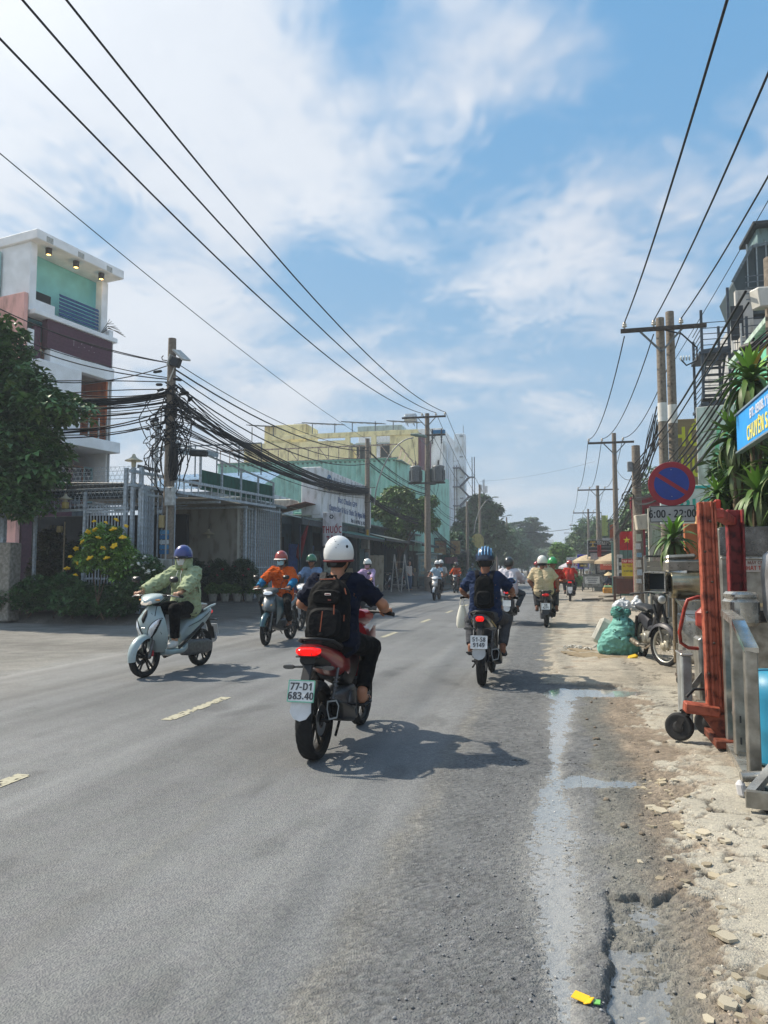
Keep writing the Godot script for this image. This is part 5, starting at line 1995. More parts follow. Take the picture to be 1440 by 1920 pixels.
func build_traffic() -> void:
	var away := "motorbikes riding away down the road"
	var near := "motorbikes coming up the road"
	var rid := "riders on the road"
	var r := ride("red and black sporty underbone motorbike with glowing tail light, nearest on the road","person in white helmet, navy t-shirt and black trousers riding the red motorbike",-1.80,-5.90,0.0,
		{"body": "a01420","side": "8c1019","rim": "2c2a28","plate1": "77-D1","plate2": "683.40","plate_frame": "6fb39a","tail_glow": 1.1,"tail_w": 0.09,"tread": true,"wr": 0.062,"wf": 0.046,"mirrors": false,"group": away},
		{"shirt": "0c1428","pants": "08090b","skin": "b07a5c","helmet": "e2e2e0","helmet_kind": "deep","brim": false,"scuffs": true,"helmet_rim": "6b2a2a","hair": "y","lean": 0.22,"nod": 0.05,"sleeve": 0.78,"build": 1.06,"shoe_kind": "sandal","arm": 1.08,"look": -0.04,"spread": 0.12,"hip": V(0,0.85,0.2),"size": 0.97,"group": rid})
	backpack("large black backpack with orange zip pulls on the back of the white-helmeted rider",r.position,0.0,r.get_meta("neck"),0.2,true)
	r = ride("grey scooter with pale mudguard and slanting headlights, coming towards the camera","person in pale green hooded jacket, white mask and blue helmet on the grey scooter",-5.19,-9.26,PI - 0.107,
		{"scooter": true,"body": "9fb0b2","side": "8fa0a3","rim": "1d1e20","wf": 0.05,"wr": 0.052,"steer": -0.05,"group": near},
		{"shirt": "a4b08c","pants": "090a0d","skin": "c09478","helmet": "20327e","mask": "dfe3e6","face": true,"glasses": true,"hood": "y","lean": 0.05,"sleeve": 1.92,"loose": 0.03,"arm": 1.15,"wrinkle": 0.018,"shoes": "d8d6d2","spread": 0.1,"group": rid})
	for q in [-1.0,1.0]:
		var g := Geo.new()
		var n: Vector3 = r.get_meta("neck")
		g.tube([n + V(q * 0.03,-0.01,-0.115),n + V(q * 0.035,-0.09,-0.15),n + V(q * 0.045,-0.20,-0.155)],0.004,5)
		part("drawstring",g,mat("e3e2da",0.7,0.0,""),r)
	var sl := ride("teal and silver underbone motorbike with black alloy wheels, coming","person in orange jacket with blue sleeves and pale blue mask on the teal motorbike",-5.27,-13.3,PI,
		{"body": "656f75","side": "1c4a57","cover_mat": mat("3a3d40",0.4,0.1,"soft"),"fender_side": true,"rim": "17181a","steer": 0.12,"group": near},
		{"shirt": "c8581c","pants": "0a0b0e","skin": "8a5a42","helmet": "a0392c","brim_col": "d8d4d0","mask": "a6d3e2","face": true,"lean": 0.1,"sleeve": 1.0,"loose": 0.026,"arm": 1.12,"wrinkle": 0.016,"shoe_kind": "sandal","hair": "y","group": rid})
	for i in 2:
		var q := -1.0 if i == 0 else 1.0
		var n: Vector3 = sl.get_meta("neck")
		var sh := n + V(q * 0.168,-0.05,0)
		var wr := V(q * 0.31,1.015,-0.36) + V(0,0.03,0.085)
		var el := bend(sh,wr,0.285,0.255,V(q * 0.9,-0.55,0.25))
		part("blue_sleeve",nets([[el.lerp(sh,0.12),el,0.076,0.070],[el,el.lerp(wr,0.95),0.07,0.056,true]],0.013,0.02,0.006),mat("1f6f9c",0.85,0.0,"cloth",2.2),sl,null,"blue lower sleeve")
	ride("red and white underbone motorbike half hidden behind the teal one","person in grey-blue shirt and green helmet on the red and white motorbike",-5.82,-16.6,PI,
		{"body": "c9c6c4","side": "a03038","rim": "3a3b3d","lod": 1,"group": near},
		{"shirt": "6c86a8","pants": "1c2740","skin": "8a5a42","helmet": "1f6a45","face": true,"glasses": true,"hair": "y","lean": 0.0,"sleeve": 0.85,"lod": 1,"loose": 0.02,"shoe_kind": "sandal","group": rid})
	ride("dark grey scooter carrying a rider in lilac, coming past the pole","person in lilac blouse, pink mask and white helmet on the dark scooter",-5.62,-20.9,PI - 0.1,
		{"scooter": true,"body": "3b4248","side": "2f3438","rim": "26272a","lod": 1,"group": near},
		{"shirt": "b7a0c4","pants": "15161a","skin": "c08f74","helmet": "d9dad6","mask": "d9a7bb","face": true,"hair": "y","lean": 0.02,"sleeve": 1.8,"lod": 1,"size": 0.94,"shoes": "d0cfca","group": rid})
	ride("white and black underbone motorbike carrying two people","person in light blue shirt and white helmet steering the white motorbike",-5.45,-32.4,PI,
		{"body": "d4d6d8","side": "202226","lod": 1,"group": near},
		{"shirt": "a8c4d8","pants": "17181c","skin": "8a5a42","helmet": "d5d6d4","face": true,"hair": "y","lean": 0.0,"sleeve": 0.9,"lod": 1,"group": rid})
	make_rider("person in white helmet riding pillion behind the light blue shirt",V(-5.45,0,-32.4),PI,{"shirt": "b9b4ae","pants": "22242a","skin": "8a5a42","helmet": "dcdcda","hip": V(-0.05,0.93,0.50),"sway": -0.08,"lod": 2,"grips": [V(-0.2,0.95,0.2),V(0.2,0.95,0.2)],"feet": [V(-0.2,0.36,0.3),V(0.2,0.36,0.3)],"group": rid})
	ride("dark motorbike with a red front, far off on the left lane","person in bright orange jacket on the far dark motorbike",-5.95,-42.0,PI,
		{"body": "26282c","side": "7a1c22","lod": 1,"group": near},
		{"shirt": "cf5018","pants": "17181c","skin": "7a4e3a","helmet": "222427","lean": 0.0,"sleeve": 1.8,"lod": 2,"face": true,"group": rid})
	ride("small dark scooter farthest off on the left lane","person in teal jacket with a pale face mask on the farthest left scooter",-6.3,-52.5,PI,
		{"scooter": true,"body": "b9bcc0","side": "2c3034","lod": 2,"group": near},
		{"shirt": "3d6a78","pants": "17181c","skin": "8a5a42","helmet": "3a3d40","mask": "cfd6da","lean": 0.0,"sleeve": 1.8,"lod": 2,"group": rid})
	r = ride("dark blue and gold underbone motorbike with small tail light, second along the lane","person in blue t-shirt and grey trousers with a blue vented helmet",-0.97,-9.62,0.0,
		{"body": "1d2838","side": "1d2a3c","rim": "2a2a2a","plate1": "51-S8","plate2": "9149","tail_glow": 1.1,"tail_w": 0.05,"flap": "a9adb0","mirror": "7aa6cf","wr": 0.044,"tread": true,"group": away},
		{"shirt": "1d2d4c","pants": "4d4f54","skin": "8f5f46","size": 0.96,"hip": V(0,0.85,0.18),"helmet": "1c2f4c","helmet_kind": "vent","brim": false,"hair": "y","lean": 0.1,"sleeve": 0.8,"shoe_kind": "sandal","look": 0.05,"group": rid})
	backpack("small black backpack on the back of the rider with the blue helmet",r.position,0.0,r.get_meta("neck"),0.1,false)
	for q in [-1.0,1.0]:
		var st := Geo.new()
		st.bar(V(q * 0.137,0.66,0.18),V(q * 0.122,0.765,0.62),0.004,0.022,V(0,1,0))
		part("gold_stripe",st,mat("b59a55",0.35,0.4,""),get_node("motorbike_%03d" % (used["motorbike"] - 1)))
	var bag := Geo.new()
	bag.loft([[0.10,0,0.03,0.02,0,2],[0.04,0,0.05,0.035,0,2.4],[-0.06,0,0.075,0.055,0,2.6],[-0.16,0,0.08,0.06,0,2.8],[-0.20,0,0.06,0.045,0,2.6]],16)
	var pb := thing("plastic_bag","white plastic bag with a drink hanging from the second rider's left hand","plastic bag",V(-0.97 - 0.36,0.80,-9.62 - 0.33))
	var bmat := StandardMaterial3D.new()
	bmat.albedo_color = Color(0.9,0.89,0.84)
	bmat.roughness = 0.35
	bmat.backlight_enabled = true
	bmat.backlight = Color(0.6,0.6,0.55)
	part("bag",bag,bmat,pb,Transform3D(Basis(Vector3.RIGHT,-PI / 2),Vector3.ZERO))
	var bh := Geo.new()
	for q in [-1.0,1.0]:
		bh.tube([V(q * 0.03,0.09,0),V(q * 0.02,0.16,0),V(0,0.195,0)],0.006,6)
	part("handles",bh,bmat,pb)
	var cup := Geo.new()
	cup.lathe([W(0.0,-0.18),W(0.035,-0.18),W(0.045,-0.07),W(0,-0.07)],14)
	part("drink",cup,mat("d8cf9a",0.4,0.0,""),pb)
	ride("dark motorbike mostly hidden in front of the second rider","person in white shirt and black helmet riding ahead of the second rider",-1.36,-19.3,0.0,
		{"body": "2a2c30","side": "3a2c2c","lod": 1,"group": away},
		{"shirt": "d8d4dc","pants": "4a5560","skin": "8a5a42","helmet": "26282b","helmet_kind": "deep","brim": false,"hair": "y","lean": 0.1,"sleeve": 1.75,"lod": 1,"build": 1.08,"size": 0.97,"hip": V(0,0.86,0.18),"loose": 0.03,"shoe_kind": "sandal","spread": 0.5,"group": rid})
	ride("black scooter carrying two people, seen from behind beside the dirt verge","person in green helmet and red shirt steering the black scooter",-0.42,-18.75,0.0,
		{"scooter": true,"body": "202226","side": "191a1d","lod": 1,"tail_glow": 0.1,"plate1": "59","plate2": "4271","flap": "202226","group": away},
		{"shirt": "b03428","pants": "1a1b1f","skin": "8a5a42","helmet": "2f9a4c","sway": 0.12,"size": 0.96,"hip": V(0.04,0.86,0.08),"lod": 1,"sleeve": 0.7,"lean": 0.1,"group": rid})
	make_rider("person in beige shirt and white helmet riding pillion on the black scooter",V(-0.42,0,-18.75),0.0,{"shirt": "c9b896","pants": "3b3c40","skin": "8a5a42","helmet": "e0ded6","helmet_kind": "deep","hip": V(-0.05,0.89,0.47),"sway": -0.03,"lod": 1,"size": 0.96,"build": 1.12,"loose": 0.028,"sleeve": 0.85,"lean": 0.08,"grips": [V(-0.26,0.86,0.28),V(0.28,0.84,0.28)],"feet": [V(-0.22,0.37,0.22),V(0.24,0.37,0.22)],"hair": "y","brim": false,"shoe_kind": "sandal","group": rid})
	r = ride("far motorbike ahead under the rider in the numbered jersey","person in white jersey with the number 03 and red helmet, far ahead",-1.3,-37.5,0.0,
		{"body": "2a2c30","side": "2a2c30","lod": 2,"group": away},
		{"shirt": "d8d8d6","pants": "2a2c30","skin": "8a5a42","helmet": "a8323a","lod": 2,"sleeve": 0.8,"group": rid})
	var nk: Vector3 = r.get_meta("neck")
	words("jersey_number","03",0.28,mat("15161a",0.8,0.0,""),r,Transform3D(Basis(Vector3.RIGHT,-0.12),nk + V(0,-0.19,0.145)))
	ride("far motorbike ridden by a person in white, just right of the numbered jersey","person in white shirt and pale helmet far ahead beside the numbered jersey",-0.75,-34.0,0.0,
		{"body": "33353a","side": "33353a","lod": 2,"group": away},
		{"shirt": "d6d4cf","pants": "2a2c30","skin": "8a5a42","helmet": "d8d5cc","lod": 2,"sleeve": 0.8,"group": rid})
	ride("far motorbike ridden by a person in a red shirt near the verge","person in bright red shirt and red helmet far ahead near the verge",0.25,-33.0,0.0,
		{"body": "33353a","side": "33353a","lod": 2,"group": away},
		{"shirt": "c63a2c","pants": "2a2c30","skin": "8a5a42","helmet": "b03a30","lod": 2,"sleeve": 0.8,"group": rid})
	ride("far motorbike beyond the white shirt rider, coming this way","person under a red parasol hat on the far oncoming motorbike",-3.9,-58.0,PI,
		{"body": "33353a","side": "33353a","lod": 2,"group": near},
		{"shirt": "2a2c33","pants": "2a2c30","skin": "8a5a42","helmet": "b5492f","lod": 2,"sleeve": 1.8,"group": rid})

func build_poles() -> void:
	var g1 := power_pole("near one of the twin concrete poles, carrying the near crossarm on the right",V(2.62,0,-20.5),8.05,0.13,0.108,[[7.72,-1.02,1.12,[-0.92,-0.18,0.5]]],true)
	var g2 := power_pole("rear right one of the twin concrete poles, taller and without a crossarm",V(2.91,0,-20.8),8.3,0.13,0.108,[],true)
	for o in [g1,g2]:
		var b := Geo.new()
		b.tube([V(0,5.25,0),V(0,5.75,0)],0.122,20,false)
		part("white_band",b,mat("d6d5d2",0.6,0.0,"soft"),o)
	var hook := Geo.new()
	hook.tube([V(-0.15,7.75,0.2),V(0.25,7.6,0.25),V(0.62,7.2,0.25),V(0.6,6.85,0.25),V(0.35,6.75,0.22),V(0.2,6.95,0.2)],0.022,8)
	part("jumper_cable",hook,mat("15171a",0.6,0.0,""),g2)
	var ins := Geo.new()
	for k in 4:
		ins.lathe([W(0.02,-0.02),W(0.07,-0.01),W(0.075,0.01),W(0.02,0.02)],12,V(0.22 + k * 0.07,6.95,0.22),TURN_X)
	part("strain_insulator",ins,mat("b7c0c6",0.2,0.0,""),g2)
	power_pole("plain pole with a crossarm beyond the flag on the right",V(2.62,0,-39.0),8.25,0.155,0.105,[[7.75,-1.3,0.95,[-1.25,-0.6,0.42]]],false)
	power_pole("third crossarm pole along the right verge, above the black shop front",V(2.75,0,-61.0),7.95,0.24,0.12,[[7.6,-1.55,1.6,[-1.5,-0.62,0.55]]])
	power_pole("thin far crossarm pole right of the road, past the black shop front",V(2.55,0,-78.0),7.4,0.14,0.1,[[7.0,-1.5,1.3,[-1.4,-0.5,0.5]]])
	power_pole("smaller and farther crossarm pole on the right verge",V(2.7,0,-108.0),7.9,0.14,0.1,[[7.4,-1.8,1.4,[-1.6,-0.5,0.6]]])
	power_pole("farthest crossarm pole on the right, near the hazy end of the road",V(2.6,0,-140.0),8.2,0.14,0.1,[[7.8,-2.4,1.6,[-2.2,-0.8,0.6]]])
	var sp := power_pole("short service pole with stickers and meter boxes before the red frame",V(2.55,0,-27.2),5.7,0.19,0.14,[],false)
	box_part(sp,"meter_box",V(0.12,2.98,0.26),V(0.46,0.52,0.2),mat("cbc3b2",0.6,0.0,"stain"),0.02,Basis(Vector3.BACK,0.12) * Basis(Vector3.UP,0.3))
	box_part(sp,"junction_box",V(-0.22,4.95,0.12),V(0.18,0.35,0.14),mat("8e9295",0.6,0.0,"grime"),0.02)
	for k in 6:
		box_part(sp,"sticker",V(-0.02 + 0.03 * (k % 2),0.95 + k * 0.3,0.188 - k * 0.004),V(0.17,0.15 + 0.05 * (k % 3),0.01),mat(["bfc6cc","aebccb","c9c7bf","7fa0b4","c4c4c4","b9c2b0"][k],0.7,0.0,"stain",3.0),0.001,Basis(Vector3.BACK,0.05 * (k % 3 - 1)))
	var rg := Geo.new()
	var ring := []
	for k in 17:
		ring.append(V(-0.32 + cos(TAU * k / 16) * 0.19,3.9 + sin(TAU * k / 16) * 0.17,0.1))
	rg.tube(ring,0.02,6,false)
	part("cable_coil",rg,mat("17181b",0.7,0.0,""),sp)
	var ep := power_pole("pole at the right edge behind the strap-leaved plants, with a white box and splice boxes",V(2.80,0,-10.6),5.55,0.14,0.11,[],true)
	box_part(ep,"white_box",V(-0.2,4.95,0.16),V(0.2,0.27,0.18),mat("cfcdc6",0.5,0.0,"soft"),0.02,Basis(Vector3.UP,0.5) * Basis(Vector3.BACK,0.15))
	for k in 4:
		var q := Geo.new()
		q.loft([[-0.16,0,0.03,0.03],[-0.1,0,0.055,0.05],[0.1,0,0.055,0.05],[0.16,0,0.03,0.03]],10)
		part("splice_box",q,mat("1a1b1e",0.6,0.0,""),ep,Transform3D(Basis(Vector3.UP,0.3 + k * 0.2),V(-0.26 - 0.04 * k,4.05 + k * 0.14 - (k % 2) * 0.35,0.14)))
	var xs := [1.70,2.44,3.12]
	var ys := [7.98,7.98,7.98]
	for i in 3:
		var p0 := V(xs[i],7.95,-20.42)
		cable("high wire %s on the right, nearest span over the verge" % ["one, towards the road","two, in the middle","three, towards the shops"][i],sag(V(xs[i] - 0.02,[8.25,8.6,8.9][i],12.0),p0,[1.05,1.1,1.15][i],20),0.017)
		var p1 := V([1.36,2.02,3.04][i],7.98,-38.9)
		cable("high wire %s on the right, from the twin poles to the next pole" % ["one","two","three"][i],sag(p0 + V(0,-0.35,0),p1,0.7,14),0.016)
		var p2 := V([1.25,2.13,3.3][i],7.85,-60.9)
		cable("high wire %s on the right, third span" % ["one","two","three"][i],sag(p1,p2,0.8,12),0.016)
		cable("high wire %s on the right, far span" % ["one","two","three"][i],sag(p2,V([1.1,2.1,3.1][i],7.3,-78),0.5,10),0.016)
		cable("high wire %s on the right, farthest span" % ["one","two","three"][i],sag(V([1.1,2.1,3.1][i],7.3,-78),V([1.0,2.1,3.2][i],7.6,-108),0.8,10),0.016)
	cable("thin earth wire from the twin poles up past the stair tower at the right",sag(V(3.4,7.5,-6.0),V(2.96,6.9,-20.6),0.12,10),0.008)
	cable("thin loose wire from the twin poles down to the next pole on the right",sag(V(2.6,5.0,-20.6),V(2.62,6.6,-39),1.0,12),0.012)
	var lc := [[4.35,4.25,0.45,3],[3.9,3.75,0.5,5],[4.9,4.9,0.25,2]]
	for i in 3:
		bundle("bundle of low cables %s from the right-edge pole to the service pole" % ["in the middle","lowest and thickest","highest and thinnest"][i],V(2.45,lc[i][0],-10.4),V(2.5,lc[i][1],-27.2),lc[i][2],lc[i][3],0.07,0.016,40 + i)
	bundle("low cables from the right frame edge to the right-edge pole",V(2.5,4.4,-2.0),V(2.45,4.2,-10.4),0.2,8,0.06,0.016,50)
	bundle("tangled cable ends between the twin poles and the service pole",V(2.5,5.3,-20.6),V(2.45,4.4,-27.0),0.35,14,0.16,0.014,51)
	for i in 3:
		bundle("low cables running on from the service pole, %s" % ["upper","middle","lower"][i],V(2.5,[4.7,4.3,3.8][i],-27.3),V(2.6,[5.0,4.5,3.6][i],-60.5),0.8,[3,4,6][i],0.1,0.016,53 + i)
	var lp := power_pole("left corner pole wrapped in tangled cables, with a floodlight at its top",V(-10.2,0.1,-17.75),7.5,0.17,0.105,[],false,"concrete power poles along the road",0.0)
	left_pole_parts(lp)
	var p2 := power_pole("pole beside the pharmacy sign, with a curved street lamp arm",V(-10.0,0.1,-37.6),8.15,0.165,0.115,[],false)
	var arm := []
	for k in 11:
		var t := k / 10.0
		arm.append(V(lerpf(0.45,2.55,pow(t,1.3)),lerpf(4.6,8.05,pow(sin(t * PI / 2),0.8)),0.3))
	tube_part(p2,"lamp_arm",arm,0.035,mat("9aa0a3",0.5,0.5,"grime"),8)
	var lh := Geo.new()
	lh.loft([[-0.42,0,0.05,0.04,0,2.4],[-0.3,0.02,0.11,0.075,0,2.4],[0.1,0.03,0.15,0.09,0,2.4],[0.45,0.01,0.09,0.05,0,2.4]],14)
	part("lamp_head",lh,mat("7f958f",0.5,0.1,"grime"),p2,Transform3D(Basis(Vector3.UP,-PI / 2) * Basis(Vector3.RIGHT,-0.18),V(2.85,8.13,0.3)))
	for y in [4.75,5.5]:
		tube_part(p2,"arm_bracket",[V(-0.2,y,0.16),V(0.5,y,0.28)],0.02,mat("55524e",0.6,0.4,"grime"),6)
	box_part(p2,"meter_box",V(-0.05,2.55,0.24),V(0.42,0.52,0.24),mat("a9aca9",0.6,0.0,"stain"),0.02)
	box_part(p2,"yellow_tag",V(0.06,3.15,0.165),V(0.12,0.3,0.01),mat("c79a2c",0.6,0.0,"soft"),0.002)
	for k in 4:
		box_part(p2,"poster_scrap",V(0.01,0.7 + k * 0.42,0.165),V(0.2,0.3,0.01),mat(["b4b8b8","9fb0b8","c2bfb4","8ea3ac"][k],0.8,0.0,"stain",3.0),0.002)
	var p3 := power_pole("tall left pole carrying transformers and two crossarms",V(-7.75,0,-43.0),10.6,0.21,0.13,[[10.35,-1.5,1.15,[-0.28,0.55,1.1]],[9.25,-0.7,1.1,[0.35,0.9]]],false)
	for q in [-1.0,1.0]:
		var tr := Geo.new()
		tr.lathe([W(0,0),W(0.33,0),W(0.35,0.04),W(0.35,0.85),W(0.37,0.87),W(0.37,0.93),W(0.2,1.0),W(0,1.0)],22,V(q * 0.68,6.45,0.15))
		var to := part("transformer",tr,mat("6d7478",0.45,0.3,"grime",1.5),p3)
		var bu := Geo.new()
		bu.lathe([W(0,0),W(0.05,0),W(0.06,0.05),W(0.045,0.1),W(0.06,0.15),W(0.03,0.32),W(0,0.33)],10,V(q * 0.68,7.44,0.15))
		part("bushing",bu,mat("3a302b",0.3,0.0,""),to)
		for k in 10:
			var a := TAU * k / 10
			var fn := Geo.new()
			fn.box(V(q * 0.68 + cos(a) * 0.37,6.85,0.15 + sin(a) * 0.37),V(0.07,0.6,0.02),Basis(Vector3.UP,-a))
			part("cooling_fin",fn,mat("646b6f",0.5,0.3,"grime"),to)
	var t3 := Geo.new()
	t3.lathe([W(0,0),W(0.33,0),W(0.35,0.85),W(0.2,0.95),W(0,0.95)],18,V(0.1,6.4,-0.55))
	part("transformer",t3,mat("3f5552",0.5,0.2,"grime",1.5),p3)
	bar_part(p3,"transformer_beam",V(-1.1,6.4,0.2),V(1.1,6.4,0.2),0.08,0.1,mat("55524e",0.6,0.4,"grime"))
	for q in [0.35,0.9]:
		var cu := Geo.new()
		cu.lathe([W(0,-0.5),W(0.05,-0.48),W(0.03,-0.3),W(0.06,-0.28),W(0.03,-0.2),W(0.06,-0.12),W(0.03,0.4),W(0,0.42)],8,V(q,9.2,0.3))
		part("fuse_cutout",cu,mat("3d4248",0.5,0.0,""),p3)
	box_part(p3,"blue_tarp_scrap",V(0.75,9.42,0.25),V(0.75,0.22,0.1),mat("3f7fae",0.7,0.0,"stain"),0.02)
	for q in [[-0.9,9.1,-0.68,7.7,-0.3],[0.9,8.8,0.68,7.75,0.5],[0.35,8.8,-0.3,7.3,0.4],[0.75,6.5,0.3,5.7,0.5]]:
		tube_part(p3,"drop_lead",sag(V(q[0],q[1],0.3),V(q[2],q[3],0.2),q[4],8),0.012,mat("17181b",0.6,0.0,""),5)
	for i in 3:
		var e := V([-6.62,-7.2,-8.02][i],10.6,-42.9)
		cable("long high wire crossing the sky at the upper left, %s" % ["the uppermost","the middle one","the lowest thick one"][i],sag(e + V(0.05,-0.15,45.0),e,[1.68,1.72,1.72][i],30),0.019)
		cable("high wire past the transformers on the left, %s" % ["right one","middle one","left one"][i],sag(e,V([-6.4,-7.2,-8.0][i],7.2,-70.0),0.5,12),0.016)
	cable("thin wire below the three long wires at the upper left",sag(V(-8.1,8.6,2.0),V(-10.0,8.2,-37.5),0.55,24),0.009)
	for i in 5:
		bundle("slung cable bundle left of the corner pole, %s" % ["lowest of the five","second from below","thickest, in the middle","second from the top","topmost thin one"][i],
			V(-17.0 + i * 0.3,[5.9,6.5,6.9,8.5,9.0][i],-16.2),V(-10.25,[5.5,5.75,6.05,6.5,6.95][i],-17.7),[0.7,0.55,0.5,0.35,0.3][i],[7,6,24,2,2][i],[0.12,0.08,0.07,0.03,0.03][i],0.0145,60 + i,"cable_bundle",W(0.6,1.0))
	for i in 3:
		cable("loose single cable drooping to the corner pole from the left, %s" % ["first","second","third"][i],sag(V(-16.5,[7.6,6.0,5.2][i],-15.2),V(-10.3,[6.85,6.4,6.2][i],-17.7),[0.9,-0.1,-0.2][i],14),0.014)
	for i in 4:
		bundle("cable bundle from the corner pole along the fronts, %s" % ["thick lowest one","thick upper one","fraying strands","sagging web of strands"][i],
			V(-10.15,[5.35,5.85,6.05,5.55][i],-17.8),V(-9.95,[5.4,5.45,5.45,5.3][i],-37.5),[0.5,0.55,0.52,0.62][i],[8,13,9,9][i],[0.07,0.07,0.09,0.13][i],0.0135,70 + i,"cable_bundle",W([3.0,3.0,4.0,4.0][i],[7.0,7.0,9.0,5.0][i]))
	for i in 4:
		cable("single cable from the corner pole to the pharmacy pole, %s" % ["highest","second highest","third highest","fourth highest"][i],sag(V(-10.1,[6.95,6.75,6.6,6.35][i],-17.7),V(-9.9,[7.75,7.6,7.2,6.9][i],-37.5),[0.55,0.6,0.75,0.8][i],16),[0.012,0.022,0.016,0.02][i])
	for i in 3:
		bundle("cable bundle from the pharmacy pole onwards, %s" % ["thick low one","middle","upper"][i],V(-9.9,[5.15,6.9,7.6][i],-37.6),V([-8.3,-7.8,-7.8][i],[4.1,5.7,6.1][i],-43.0),[0.2,0.25,0.3][i],[16,3,3][i],[0.08,0.04,0.04][i],0.017,80 + i)
	bundle("thick cable bundle hanging low past the tall pole on the left",V(-8.1,4.6,-43.0),V(-7.7,3.9,-75.0),1.7,14,0.08,0.018,84)
	for i in 4:
		cable("service wire past the transformer pole, %s" % ["first from above","second from above","third from above","fourth from above"][i],sag(V(-7.7,[6.2,5.8,5.4,5.2][i],-43.2),V(-7.6,[6.4,5.9,5.2,4.8][i],-60.0),[0.7,0.9,0.5,0.7][i],12),0.014)
	cable("long level cable crossing high above the road far away",sag(V(-7.6,9.6,-70),V(2.6,9.9,-61),0.3,8),0.006)
	cable("dark cable crossing the road at the far trees",sag(V(-8.0,6.8,-110),V(2.6,7.2,-108),0.4,8),0.04)
	var far := [[-7.8,-62.0,7.0,false],[-7.6,-70.0,9.3,true],[-7.4,-86.0,8.6,true],[-7.3,-100.0,8.2,true],[-7.6,-118.0,7.6,false]]
	for i in far.size():
		var q: Array = far[i]
		var fp := power_pole("far pole on the left side, %s" % ["short one before the white tower","one with a curved lamp before the round tree","one with a crossarm after the round tree","one with a lamp before the layered tree","last one before the road's end"][i],V(q[0],0,q[1]),q[2],0.15,0.1,[[q[2] - 0.4,-0.9,0.9,[-0.7,0.6]]] if i % 2 == 0 and i > 0 else [])
		if q[3]:
			var ar := []
			for k in 9:
				var t := k / 8.0
				ar.append(V(lerpf(-0.25,1.6,pow(t,1.3)) - 0.3,lerpf(q[2] * 0.5,q[2] * 0.86,pow(sin(t * PI / 2),0.8)),0.2))
			tube_part(fp,"lamp_arm",ar,0.04,mat("9aa0a3",0.5,0.5,"grime"),6)
			var hd := Geo.new()
			hd.loft([[-0.3,0,0.05,0.04],[0.0,0.02,0.12,0.07],[0.3,0,0.05,0.03]],10)
			part("lamp_head",hd,mat("9ba7a6",0.5,0.1,"grime"),fp,Transform3D(Basis(Vector3.UP,-PI / 2),V(1.5,q[2] * 0.865,0.2)))
